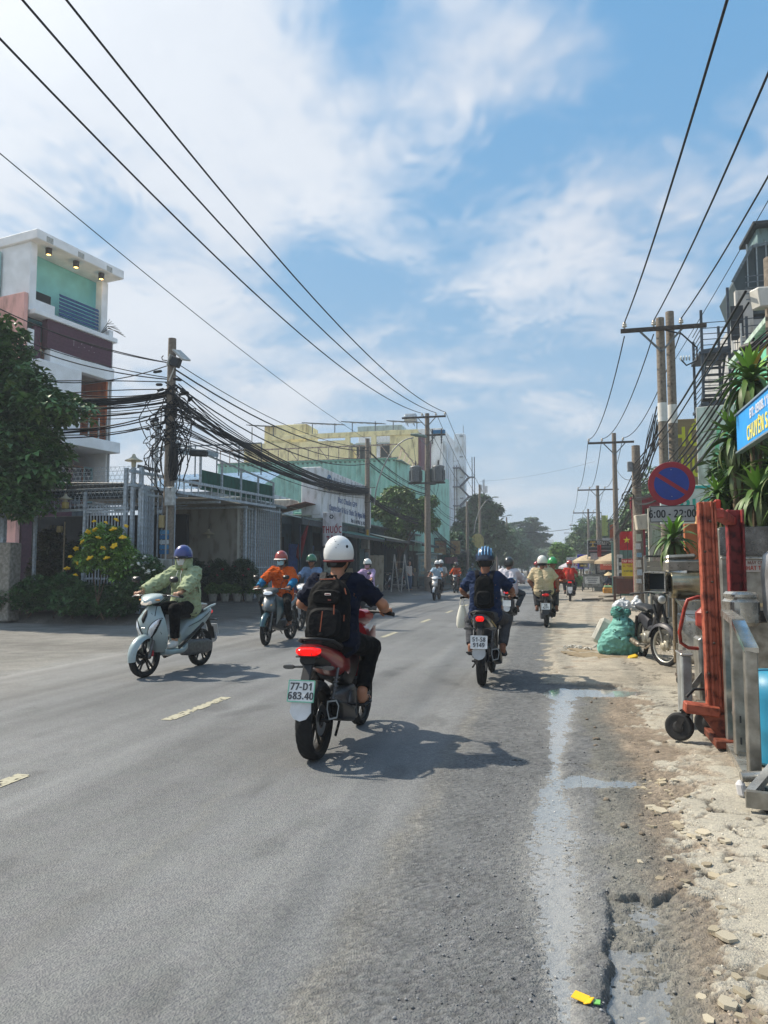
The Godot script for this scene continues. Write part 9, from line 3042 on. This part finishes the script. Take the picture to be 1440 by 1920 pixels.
func sack() -> void:
	var o := thing("rubbish_sack","large tied green woven sack beside the parked motorbike","sack",V(0.82,0.02,-12.45))
	var g := nets([[V(-0.1,0.16,0),V(0.12,0.18,0),0.20,0.20],[V(0.02,0.26,0),V(0.08,0.40,0.0),0.25,0.20],[V(0.08,0.40,0),V(0.06,0.52,0),0.18,0.12],[V(-0.2,0.1,0.05),V(0.2,0.1,0.05),0.10,0.10]],0.017,0.05,0.022,4.5)
	part("sack",g,mat("78b4a8",0.6,0.0,"cloth",2.5),o)
	var t := nets([[V(0.05,0.60,0),V(0.0,0.67,0.02),0.06,0.10],[V(0.05,0.60,0),V(0.14,0.67,0.0),0.05,0.07]],0.014,0.03,0.02,9.0)
	part("tied_neck",t,mat("64a093",0.6,0.0,"cloth",2.5),o)
	var pm := StandardMaterial3D.new()
	pm.albedo_color = Color(0.82,0.83,0.84)
	pm.roughness = 0.25
	pm.backlight_enabled = true
	pm.backlight = Color(0.5,0.5,0.5)
	for i in 2:
		var b := nets([[V(-0.06,0.0,0),V(0.06,0.02,0),0.085,0.08],[V(0,0.06,0),V(0.03,0.12,0),0.06,0.03]],0.014,0.04,0.022,6.0)
		solo("plastic_bag",b,pm,["crumpled clear plastic bag lying on top of the green sack","second clear plastic bag between the sack and the motorbike seat"][i],"plastic bag",Transform3D(Basis(Vector3.UP,i * 1.4),[V(0.9,0.78,-12.5),V(1.14,0.8,-12.65)][i]))
	var w := thing("paper_sack","white paper sack leaning against the green sack","sack",V(0.60,0.02,-12.55))
	box_part(w,"sack",V(0,0.36,0),V(0.24,0.42,0.16),mat("c6c4ba",0.8,0.0,"stain",2.0),0.05,Basis(Vector3.BACK,-0.45))
func litter() -> void:
	var r := RandomNumberGenerator.new()
	r.seed = 12
	var paper := mat("cfcdc6",0.8,0.0,"stain",3.0)
	for i in 4:
		var g := nets([[V(-0.08,0,0),V(0.08,0.01,0.03),0.03,0.04],[V(0,0,-0.04),V(0.03,0.03,0.04),0.03,0.025]],0.012,0.03,0.04,14.0)
		solo("crumpled_paper",g,paper,"crumpled white paper on the dirt near the green sack, %s" % ["largest of the four","second from the road","nearest the road","nearest the sack"][i],"litter",Transform3D(Basis(Vector3.UP,r.randf() * TAU) * Basis.from_scale(V(r.randf_range(0.8,1.5),0.7,r.randf_range(0.8,1.5))),V([0.35,0.22,0.08,0.55][i],0.035,-13.0 - 0.15 * i)),"paper scraps by the sack")
	for i in 4:
		var b := Geo.new()
		b.box(Vector3.ZERO,V(r.randf_range(0.3,0.6),0.012,r.randf_range(0.25,0.5)),Basis(),0.002)
		solo("flattened_cardboard",b,mat("8f7f66",0.9,0.0,"stain",2.0),"flattened grey-brown cardboard on the dirt verge, %s" % ["under the paper scraps","before the green sack","left of the green sack","nearer the road"][i],"cardboard",Transform3D(Basis(Vector3.UP,r.randf() * 2.0) * Basis(Vector3.RIGHT,0.04),[V(0.35,0.035,-12.2),V(0.75,0.03,-11.9),V(0.3,0.035,-12.9),V(0.1,0.03,-12.5)][i]))
	var yw := Geo.new()
	yw.box(Vector3.ZERO,V(0.055,0.006,0.035),Basis(),0.002)
	yw.box(V(0.032,0.004,0.006),V(0.03,0.005,0.03),Basis(Vector3.BACK,0.5),0.002)
	var yo := solo("sweet_wrapper",yw,mat("e0b01c",0.35,0.0,""),"bright yellow sweet wrapper on the wet gravel at the bottom","litter",Transform3D(Basis(Vector3.UP,-0.5) * Basis(Vector3.RIGHT,0.2),V(0.03,0.008,-2.6)))
	var gp := Geo.new()
	gp.box(V(0.055,0.002,-0.004),V(0.022,0.005,0.02),Basis(Vector3.UP,0.4),0.001)
	part("green_tip",gp,mat("6fae5a",0.4,0.0,""),yo)
	var yc := Geo.new()
	yc.box(Vector3.ZERO,V(0.16,0.07,0.1),Basis(Vector3.BACK,0.3),0.03)
	solo("yellow_scrap",yc,mat("d8b21c",0.4,0.0,""),"yellow plastic scrap beside the motorbike's rear wheel","litter",V(1.0,0.05,-11.95))
	var st := mat("8f8374",0.95,0.0,"concrete",4.0)
	var all := Geo.new()
	for i in 60:
		var z := -2.2 - r.randf() * 6.5
		var x := r.randf_range(0.15,1.2)
		var s := r.randf_range(0.006,0.022)
		all.ball(V(x,shoulder(x,z)[0] + s * 0.2,z),V(s * r.randf_range(0.8,1.5),s * 0.6,s),4,6,Basis(Vector3.UP,r.randf() * 3.0))
	var go := part("gravel",all,st,self)
	go.set_meta("kind","stuff")
	meta(go,"loose gravel scattered over the broken verge","gravel")
func umbrella(label: String,at: Vector3,r: float,h: float,hex: String) -> Node3D:
	var o := thing("market_umbrella",label,"umbrella",at)
	var rows := []
	for i in 6:
		var t := i / 5.0
		var ring := PackedVector3Array()
		for j in 32:
			var a := TAU * j / 32
			var sc := 1.0 - 0.06 * absf(sin(a * 4.0)) * t
			ring.append(V(cos(a) * r * t * sc,h - 0.32 * r * t * t - 0.05 * t,sin(a) * r * t * sc))
		rows.append(ring)
	var g := Geo.new()
	g.grid(rows,false,true,-1)
	var m := mat(hex,0.8,0.0,"stain")
	part("canopy",g,m,o)
	var vl := Geo.new()
	var rr := []
	for k in 2:
		var ring := PackedVector3Array()
		for p in rows[5]:
			ring.append(p - V(0,0.14 * k,0))
		rr.append(ring)
	vl.grid(rr,false,true,-1)
	part("valance",vl,m,o)
	tube_part(o,"pole",[V(0,0,0),V(0,h,0)],0.025,mat("6f7376",0.5,0.4),8)
	for k in 8:
		var a := TAU * k / 8
		bar_part(o,"rib",V(0,h - 0.06,0),V(cos(a) * r * 0.95,h - 0.36 * r,sin(a) * r * 0.95),0.015,0.015,mat("6f7376",0.5,0.4))
	return o
func flag(label: String,at: Vector3,w: float,h: float,hex: String,pole: float) -> Node3D:
	var o := thing("flag",label,"flag",at)
	var g := Geo.new()
	var rows := []
	for i in 9:
		var ring := PackedVector3Array()
		for j in 15:
			var u := j / 14.0
			ring.append(V(u * w,-h * i / 8.0,0.05 * sin(u * 8.0 + i * 0.35) * (0.3 + u)))
		rows.append(ring)
	g.grid(rows,false,false,-1)
	part("cloth",g,mat(hex,0.75,0.0,"cloth"),o)
	if pole > 0.0:
		tube_part(o,"pole",[V(-0.02,-pole,0),V(-0.02,0.15,0)],0.018,mat("8a8378",0.6),6)
	return o
func vendor(label: String,at: Vector3,turn: float,shirt: String,hat: String) -> void:
	var o := thing("person",label,"person",at,turn)
	var hip := V(0,0.32,0)
	var neck := V(0,0.80,-0.08)
	var b := []
	var sh := []
	var pt := []
	for q in [-1.0,1.0]:
		var s := neck + V(q * 0.16,-0.05,0)
		b.append([hip + V(q * 0.08,0,0),neck + V(q * 0.08,-0.08,0),0.09,0.09])
		b.append([s,s + V(q * 0.06,-0.24,-0.06),0.045,0.036])
		b.append([s + V(q * 0.06,-0.24,-0.06),V(q * 0.1,0.46,-0.38),0.036,0.026])
		for f in 4:
			b.append([V(q * 0.1,0.46,-0.38),V(q * 0.1 + (f - 1.5) * 0.02,0.43,-0.46),0.02,0.009])
		b.append([V(q * 0.1,0.46,-0.38),V(q * 0.05,0.45,-0.42),0.018,0.01])
		b.append([hip + V(q * 0.09,0,0),V(q * 0.18,0.5,-0.34),0.085,0.06])
		b.append([V(q * 0.18,0.5,-0.34),V(q * 0.16,0.09,-0.22),0.055,0.036])
		b.append([V(q * 0.16,0.06,-0.2),V(q * 0.17,0.04,-0.34),0.036,0.03])
		sh.append([hip + V(q * 0.08,0,0),neck + V(q * 0.08,-0.08,0),0.12,0.11])
		sh.append([neck + V(q * 0.06,-0.08,0),s,0.09,0.065])
		sh.append([s,s + V(q * 0.06,-0.24,-0.06),0.065,0.055])
		sh.append([s + V(q * 0.06,-0.24,-0.06),V(q * 0.1,0.48,-0.34),0.054,0.045,true])
		pt.append([hip + V(q * 0.09,0,0),V(q * 0.18,0.5,-0.34),0.11,0.08])
		pt.append([V(q * 0.18,0.5,-0.34),V(q * 0.165,0.16,-0.24),0.08,0.07,true])
	var g := nets(b,0.028,0.03)
	var hd := neck + V(0,0.17,-0.05)
	g.add(nets(head_bones(),0.013,0.018),Transform3D(Basis(Vector3.RIGHT,-0.2),hd))
	part("body",g,mat("8a5a42",0.55,0.0,"soft",4.0),o)
	part("shirt",nets(sh,0.025,0.035,0.007),mat(shirt,0.85,0.0,"cloth",2.2),o)
	part("trousers",nets(pt,0.025,0.03,0.005),mat("22242c",0.85,0.0,"cloth",2.2),o)
	var h := Geo.new()
	h.lathe([W(0.25,0.02),W(0.26,0.025),W(0.12,0.11),W(0.0,0.2)] if hat == "cone" else [W(0.24,0.05),W(0.25,0.06),W(0.12,0.08),W(0.1,0.17),W(0,0.19)],22)
	part("hat",h,mat("c9b48c",0.8,0.0,"soft",3.0),o,Transform3D(Basis(Vector3.RIGHT,-0.25),hd + V(0,0.02,0)))
	box_part(o,"stool",V(0,0.1,0.02),V(0.26,0.2,0.24),mat("3f5f8a",0.5),0.02)
func food_cart(label: String,at: Vector3,turn: float) -> void:
	var o := thing("food_cart",label,"cart",at,turn)
	var al := mat("9fa4a4",0.4,0.6,"steel")
	box_part(o,"lower_case",V(0,0.62,0),V(1.25,0.75,0.7),al,0.02)
	box_part(o,"counter",V(0,1.02,0),V(1.45,0.05,0.85),al,0.01)
	var nb := box_part(o,"notice_board",V(-0.1,0.68,0.36),V(0.85,0.42,0.02),mat("d0d2ce",0.6,0.0,"soft"),0.004)
	for k in 3:
		box_part(nb,"notice_line",V(0,0.12 - k * 0.12,0.013),V(0.65 - 0.1 * k,0.05,0.004),mat("5a6068",0.6,0.0,""),0.0)
	for x in [-0.55,0.1]:
		for z in [-0.28,0.28]:
			bar_part(o,"frame_post",V(x,1.04,z),V(x,1.75,z),0.03,0.03,al)
	box_part(o,"glass_case_top",V(-0.22,1.77,0),V(0.75,0.04,0.66),al,0.01)
	box_part(o,"glass_pane",V(-0.22,1.4,0.3),V(0.62,0.66,0.008),pane_glass(),0.0)
	for k in 3:
		box_part(o,"goods",V(-0.4 + k * 0.2,1.15,0),V(0.16,0.2,0.3),mat(["b58a4a","a5563a","c9b47c"][k],0.7,0.0,"soft"),0.04)
	box_part(o,"steel_hood",V(0.42,1.4,0),V(0.5,0.6,0.6),al,0.03)
	for q in [-1.0,1.0]:
		var w := Geo.new()
		w.lathe([W(0.0,-0.02),W(0.2,-0.02),W(0.25,-0.025),W(0.26,0.0),W(0.25,0.025),W(0.2,0.02),W(0,0.02)],22,V(q * 0.66,0.26,0.0),TURN_X)
		part("wheel",w,mat("191a1c",0.8),o)
	bar_part(o,"push_bar",V(0.7,0.95,-0.3),V(1.0,0.95,-0.3),0.03,0.03,al)
func far_right() -> void:
	var dark := mat("1a1d20",0.8,0.0,"grime")
	var rf := thing("red_shop_frame","red painted steel frame of a shop front beside the service pole","frame",V(2.75,0,-28.2))
	var rm := mat("9c2c3c",0.5,0.1,"grime")
	for x in [-0.22,0.06]:
		bar_part(rf,"post",V(x,0,0),V(x,3.9,0),0.16,0.16,rm)
	box_part(rf,"beam",V(1.1,3.75,0),V(2.9,0.42,0.2),rm,0.01)
	for k in 5:
		box_part(rf,"shelf",V(0.75,0.7 + k * 0.5,-0.2),V(1.1,0.04,0.4),mat("b9b4aa",0.7),0.0)
		box_part(rf,"shelf_goods",V(0.7,0.86 + k * 0.5,-0.2),V(0.8,0.24,0.3),mat(["a8a49a","6f7f86","9a6a5a","b5ac92","7a8a84"][k],0.7,0.0,"stain",3.0),0.03)
	for k in 3:
		box_part(rf,"hanging_bag",V(0.3 + k * 0.25,2.95 - k * 0.15,0.15),V(0.2,0.4,0.14),mat(["8a3a22","a9a39a","c8c2b4"][k],0.7,0.0,"stain",3.0),0.05)
	var dk := thing("wooden_desk","brown wooden cabinet standing out on the pavement before the red frame","desk",V(2.35,0.03,-30.4))
	box_part(dk,"top",V(0,1.02,0),V(0.95,0.05,0.6),mat("5a3426",0.6,0.0,"stain"),0.01)
	box_part(dk,"front_panel",V(0.02,0.68,0.24),V(0.8,0.6,0.04),mat("6a3a2a",0.6,0.0,"stain"),0.01)
	box_part(dk,"raised_panel",V(0.02,0.68,0.27),V(0.55,0.4,0.02),mat("5c3022",0.6,0.0,"stain"),0.008)
	for q in [-0.42,0.42]:
		for z in [-0.24,0.24]:
			bar_part(dk,"leg",V(q,0,z),V(q,1.0,z),0.06,0.06,mat("50301f",0.6,0.0,"stain"))
	var vf := flag("red flag with a yellow star between two poles on the right",V(2.72,3.2,-38.3),0.72,0.92,"c8141c",0.0)
	var star := PackedVector2Array()
	for k in 10:
		var a := PI / 2 + TAU * k / 10.0
		var r := 0.17 if k % 2 == 0 else 0.07
		star.append(W(cos(a) * r,sin(a) * r))
	var sg := Geo.new()
	sg.plate(star,0.02)
	part("star",sg,mat("f0d41c",0.6,0.0,""),vf,V(0.33,-0.43,0.07))
	bar_part(vf,"top_line",V(-0.1,0.01,0),V(0.8,0.01,0),0.015,0.015,dark)
	var tc := thing("sheet_wall","teal corrugated sheet wall below the red flag","wall",V(3.6,1.35,-39.6))
	part("sheet",corrugated(2.4,2.7,0.03,0.2),mat("6f9a92",0.6,0.1,"stain"),tc)
	box_part(tc,"cap",V(0,1.38,0),V(2.5,0.08,0.12),mat("8aa8a2",0.6),0.01)
	var ys := thing("yellow_sign","yellow hanging sign with a red head and pointed foot before the shops","sign",V(2.62,1.35,-32.5))
	var pl := Geo.new()
	pl.plate(PackedVector2Array([W(-0.25,-0.28),W(0.0,-0.5),W(0.28,-0.28),W(0.28,0.42),W(-0.25,0.42)]),0.04)
	part("panel",pl,mat("d8c01c",0.6,0.0,"soft"),ys)
	box_part(ys,"red_head",V(0.015,0.33,0.024),V(0.53,0.18,0.008),mat("b8282c",0.6,0.0,""),0.0)
	words("lettering","TẠP HÓA",0.14,mat("e8d8c0",0.6,0.0,""),ys,Transform3D(Basis(),V(0.015,0.33,0.03)),true,0.85)
	words("lettering","A. TUẤN",0.12,mat("a8442c",0.6,0.0,""),ys,Transform3D(Basis(),V(0.015,0.13,0.022)),true,0.9)
	words("lettering","0.937.962",0.11,mat("4a4a44",0.6,0.0,""),ys,Transform3D(Basis(),V(0.015,-0.08,0.022)),true,0.8)
	var hgr := Geo.new()
	hgr.tube([V(0,0.42,0),V(0,1.2,0)],0.012,6)
	part("hanger",hgr,dark,ys)
	box_part(ys,"post",V(0.32,-0.2,-0.05),V(0.05,2.6,0.05),dark,0.0)
	var vs := thing("upright_sign","narrow black and white upright sign beside the flag pole","sign",V(2.48,1.25,-35.0))
	box_part(vs,"panel",Vector3.ZERO,V(0.24,1.5,0.06),mat("d0d2d2",0.6),0.01)
	for k in 4:
		box_part(vs,"mark",V(0,0.5 - k * 0.34,0.034),V(0.12,0.2,0.006),mat("2c3036",0.6,0.0,""),0.0)
	box_part(vs,"post",V(0,-0.6,-0.05),V(0.05,1.4,0.04),dark,0.0)
	var bs := thing("black_shop","black fronted corner shop with a gold emblem and flags on its roof","shop",V(2.9,0,-46.0))
	box_part(bs,"wall",V(0.6,1.3,-1.0),V(3.4,2.6,0.15),mat("7d8a8e",0.7,0.0,"stain"),0.01)
	box_part(bs,"fascia",V(0.2,2.55,0.3),V(3.4,0.95,0.12),mat("15171a",0.5,0.0,"grime"),0.01)
	for k in 5:
		bar_part(bs,"roof_bar",V(-1.4,2.2 + k * 0.22,0.4 + k * 0.02),V(1.9,2.25 + k * 0.2,0.4),0.03,0.03,mat("a8acae",0.5,0.4))
	bar_part(bs,"frame_post",V(-1.48,1.9,0.4),V(-1.48,3.1,0.4),0.05,0.05,mat("c8cacb",0.5,0.3))
	words("lettering","TEMPO",0.3,mat("c9c9c4",0.6,0.0,""),bs,Transform3D(Basis(),V(-0.55,2.86,0.37)),true,0.8)
	var em := Geo.new()
	em.box(V(0,0.12,0),V(0.3,0.06,0.03))
	em.box(V(0,-0.02,0),V(0.07,0.26,0.03))
	em.box(V(0,-0.14,0),V(0.24,0.05,0.03))
	part("gold_emblem",em,mat("c8a43c",0.4,0.4,""),bs,V(-1.18,2.82,0.38))
	box_part(bs,"red_strip",V(-0.9,2.42,0.37),V(1.0,0.12,0.02),mat("6a1c24",0.6,0.0,""),0.0)
	box_part(bs,"poster",V(-1.1,2.1,0.38),V(0.45,0.35,0.02),mat("b9b2b0",0.6,0.0,"stain",3.0),0.002)
	for x in [-1.0,-0.3,0.4]:
		house_window(bs,V(x,1.45,-0.88),0.55,1.0,Basis(),0,"8f9ca2")
	box_part(bs,"awning",V(0.6,3.08,0.0),V(2.4,0.06,1.4),mat("54585a",0.6,0.2),0.01,Basis(Vector3.RIGHT,0.15))
	var of := thing("orange_board","orange banner board above the food cart","sign",V(2.65,1.55,-44.2))
	box_part(of,"panel",Vector3.ZERO,V(1.2,0.5,0.05),mat("c8502c",0.6,0.0,"soft"),0.01)
	words("lettering","NƯỚC MÍA",0.22,mat("e0b8a0",0.6,0.0,""),of,Transform3D(Basis(),V(0,0.05,0.028)),true,0.8)
	box_part(of,"post",V(0.5,-0.75,-0.04),V(0.05,1.6,0.04),dark,0.0)
	for i in 3:
		flag(["pale blue and yellow flag hanging folded above the black shop","orange flag behind the pale blue flag","dark red flag low on the black shop's frame"][i],[V(2.25,4.5,-45.4),V(2.75,4.0,-46.4),V(1.95,2.75,-45.2)][i],[0.34,0.4,0.22][i],[1.2,0.9,0.7][i],["a9b878","b85a34","9c2c28"][i],[1.5,1.2,0.0][i])
	var rsg := thing("emblem_sign","blue and black square sign with a gold emblem on the right verge","sign",V(1.25,1.8,-49.5))
	box_part(rsg,"panel",Vector3.ZERO,V(0.72,0.92,0.14),mat("3a3ab4",0.5,0.0,"soft"),0.02)
	box_part(rsg,"black_face",V(0,0,0.072),V(0.54,0.74,0.01),mat("101116",0.5,0.0,""),0.0)
	var e2 := Geo.new()
	e2.box(V(0,0.1,0),V(0.3,0.06,0.02))
	e2.box(V(0,-0.02,0),V(0.06,0.24,0.02))
	e2.box(V(0,-0.12,0),V(0.2,0.05,0.02))
	part("gold_emblem",e2,mat("d8b43c",0.5,0.2,""),rsg,V(0,0.08,0.08))
	box_part(rsg,"gold_line",V(0,-0.24,0.08),V(0.36,0.1,0.01),mat("c8a43c",0.5,0.2,""),0.0)
	box_part(rsg,"post",V(0.0,-1.15,-0.02),V(0.07,1.4,0.07),dark,0.0)
	var vg := thing("white_red_sign","white sign with tall red letters left of the emblem sign","sign",V(0.62,1.75,-52.5))
	box_part(vg,"panel",Vector3.ZERO,V(0.8,0.75,0.06),mat("c8ccd2",0.6,0.0,"soft"),0.01)
	words("lettering","VÕNG",0.6,mat("9c2438",0.6,0.0,""),vg,Transform3D(Basis(),V(0,-0.02,0.032)),true,0.42)
	box_part(vg,"post",V(0.0,-1.05,-0.03),V(0.06,1.4,0.04),dark,0.0)
	umbrella("beige umbrella over the steel food cart",V(1.7,0,-46.6),1.15,2.25,"b9a88c")
	umbrella("big tan umbrella behind the flag pole",V(3.3,0,-41.0),1.7,2.35,"a8967c")
	umbrella("pale grey umbrella farther back over the fruit stand",V(0.95,0,-56.0),1.3,1.95,"b4b0b8")
	food_cart("steel food cart with glass case standing on the verge",V(1.75,0,-46.2),0.0)
	vendor("seated street seller in dark clothes with a conical hat",V(2.55,0.02,-44.0),PI - 0.5,"2c3044","cone")
	vendor("seated street seller in pale shirt with a brimmed hat",V(2.95,0.02,-43.4),PI + 0.4,"b4b4b8","brim")
	var bk := thing("yellow_basket","yellow plastic basket of goods on the verge before the sellers","basket",V(2.35,0.02,-42.4))
	box_part(bk,"basket",V(0,0.16,0),V(0.55,0.3,0.4),mat("d89a2c",0.6),0.04)
	box_part(bk,"goods",V(0,0.36,0),V(0.45,0.14,0.32),mat("8fb48a",0.7,0.0,"soft"),0.05)
	solo("foam_box",_box(V(0.5,0.42,0.4),0.03),mat("d0d2d0",0.7,0.0,"soft"),"white foam box beside the yellow basket","box",V(2.82,0.23,-42.2))
	solo("black_bag",nets([[V(-0.1,0.25,0),V(0.1,0.28,0),0.22,0.2],[V(0,0.4,0),V(0.05,0.6,0),0.12,0.06]],0.03,0.05,0.03),mat("1c1e22",0.4,0.0,""),"black rubbish bag leaning by the sellers","bag",V(3.0,0.02,-43.0))
	solo("green_bag",nets([[V(-0.1,0.25,0),V(0.1,0.28,0),0.24,0.22],[V(0,0.4,0),V(0.05,0.6,0),0.14,0.06]],0.03,0.05,0.03),mat("2f6a5c",0.6,0.0,"cloth"),"dark green sack at the foot of the flag pole","bag",V(2.9,0.1,-37.5))
	for i in 3:
		solo("kerb_slab",_box(V(0.9,0.09,0.5),0.02),mat("8d8578",0.95,0.0,"concrete"),"broken concrete slab lying on the verge, %s" % ["nearest the road","before the desk","by the flag pole"][i],"slab",Transform3D(Basis(Vector3.UP,0.3 * i) * Basis(Vector3.BACK,0.06),[V(1.2,0.05,-33.5),V(1.9,0.05,-32.6),V(2.1,0.06,-37.2)][i]))
	for i in 4:
		var ft := thing("fruit_stand","low stand with coloured goods on the far verge, %s" % ["nearest the food cart","second from the cart","third from the cart","farthest"][i],"stand",V([1.2,0.9,1.5,1.0][i],0,-52.0 - i * 4.0))
		box_part(ft,"table",V(0,0.4,0),V(1.0,0.1,0.7),mat("7a6a54",0.8),0.02)
		for q in [-0.4,0.4]:
			bar_part(ft,"leg",V(q,0,0),V(q,0.36,0),0.08,0.08,dark)
		for k in 4:
			box_part(ft,"goods",V(-0.36 + k * 0.24,0.54,0.05),V(0.22,0.18,0.5),mat(["c83c2c","d8a82c","4a8a3c","c8702c"][(k + i) % 4],0.6,0.0,"stain",4.0),0.05)
	var rs := [[-17.5,"4a5054","shuttered workshop behind the white signboard on the right"],[-25.5,"5c5e5a","shop behind the poster wall on the right"],[-35.0,"6a6258","shop behind the red frame and the yellow sign"],[-54.0,"5f6a6a","shop past the black corner shop on the right"],[-66.0,"6f6a5c","low shop under the right-hand trees"],[-82.0,"5a5f62","distant shop row piece on the right"],[-100.0,"6a6a66","farthest shop on the right"]]
	for q in rs:
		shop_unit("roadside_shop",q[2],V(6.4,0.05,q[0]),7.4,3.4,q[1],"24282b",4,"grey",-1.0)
	var specs := [[7.6,-58.0,9.0,2.6,"big tree rising behind the red frame on the right"],[5.6,-50.0,6.5,1.8,"tree behind the red flag on the right"],[5.0,-74.0,6.0,2.0,"leafy tree above the black corner shop"],[3.2,-86.0,7.0,2.2,"tree beside the far crossarm pole on the right"],[2.2,-100.0,6.0,2.0,"tree at the far right verge beyond the signs"],[4.0,-125.0,7.0,3.2,"farthest dark tree on the right verge"]]
	for q in specs:
		make_tree(q[4],V(q[0],0,q[1]),q[2] * 0.7,[[V(0,q[2] * 0.82,0),V(q[3],q[2] * 0.2,q[3])],[V(q[3] * 0.4,q[2] * 0.55,0.4),V(q[3] * 0.9,q[2] * 0.26,q[3])],[V(-q[3] * 0.5,q[2] * 0.6,0),V(q[3] * 0.8,q[2] * 0.22,q[3])]],1400,0.28,Color(0.055,0.105,0.04),"trees on the right side","bushy_tree",0.16)
	make_tree("light green drooping shrub on the verge left of the white and red sign",V(-0.35,0,-62.0),2.4,[[V(0.2,2.4,0),V(1.0,0.9,0.9)],[V(0.4,1.4,0),V(1.2,0.9,1.0)],[V(0.0,3.0,0),V(0.6,0.5,0.6)]],1500,0.2,Color(0.11,0.20,0.05),"","drooping_shrub",0.08)
	make_tree("low leafy stall plants below the signs on the far verge",V(0.5,0,-50.5),0.5,[[V(0,0.75,0),V(0.6,0.45,0.5)],[V(0.4,0.5,0.1),V(0.5,0.35,0.5)]],600,0.14,Color(0.10,0.19,0.04),"","low_shrub",0.03)
func _box(s: Vector3,bev: float) -> Geo:
	var g := Geo.new()
	g.box(Vector3.ZERO,s,Basis(),bev)
	return g
func _ready() -> void:
	rng.seed = 7
	var t0 := Time.get_ticks_msec()
	stage()
	build_ground()
	build_poles()
	build_left()
	build_back()
	build_right()
	build_traffic()
	print("done ", Time.get_ticks_msec() - t0)
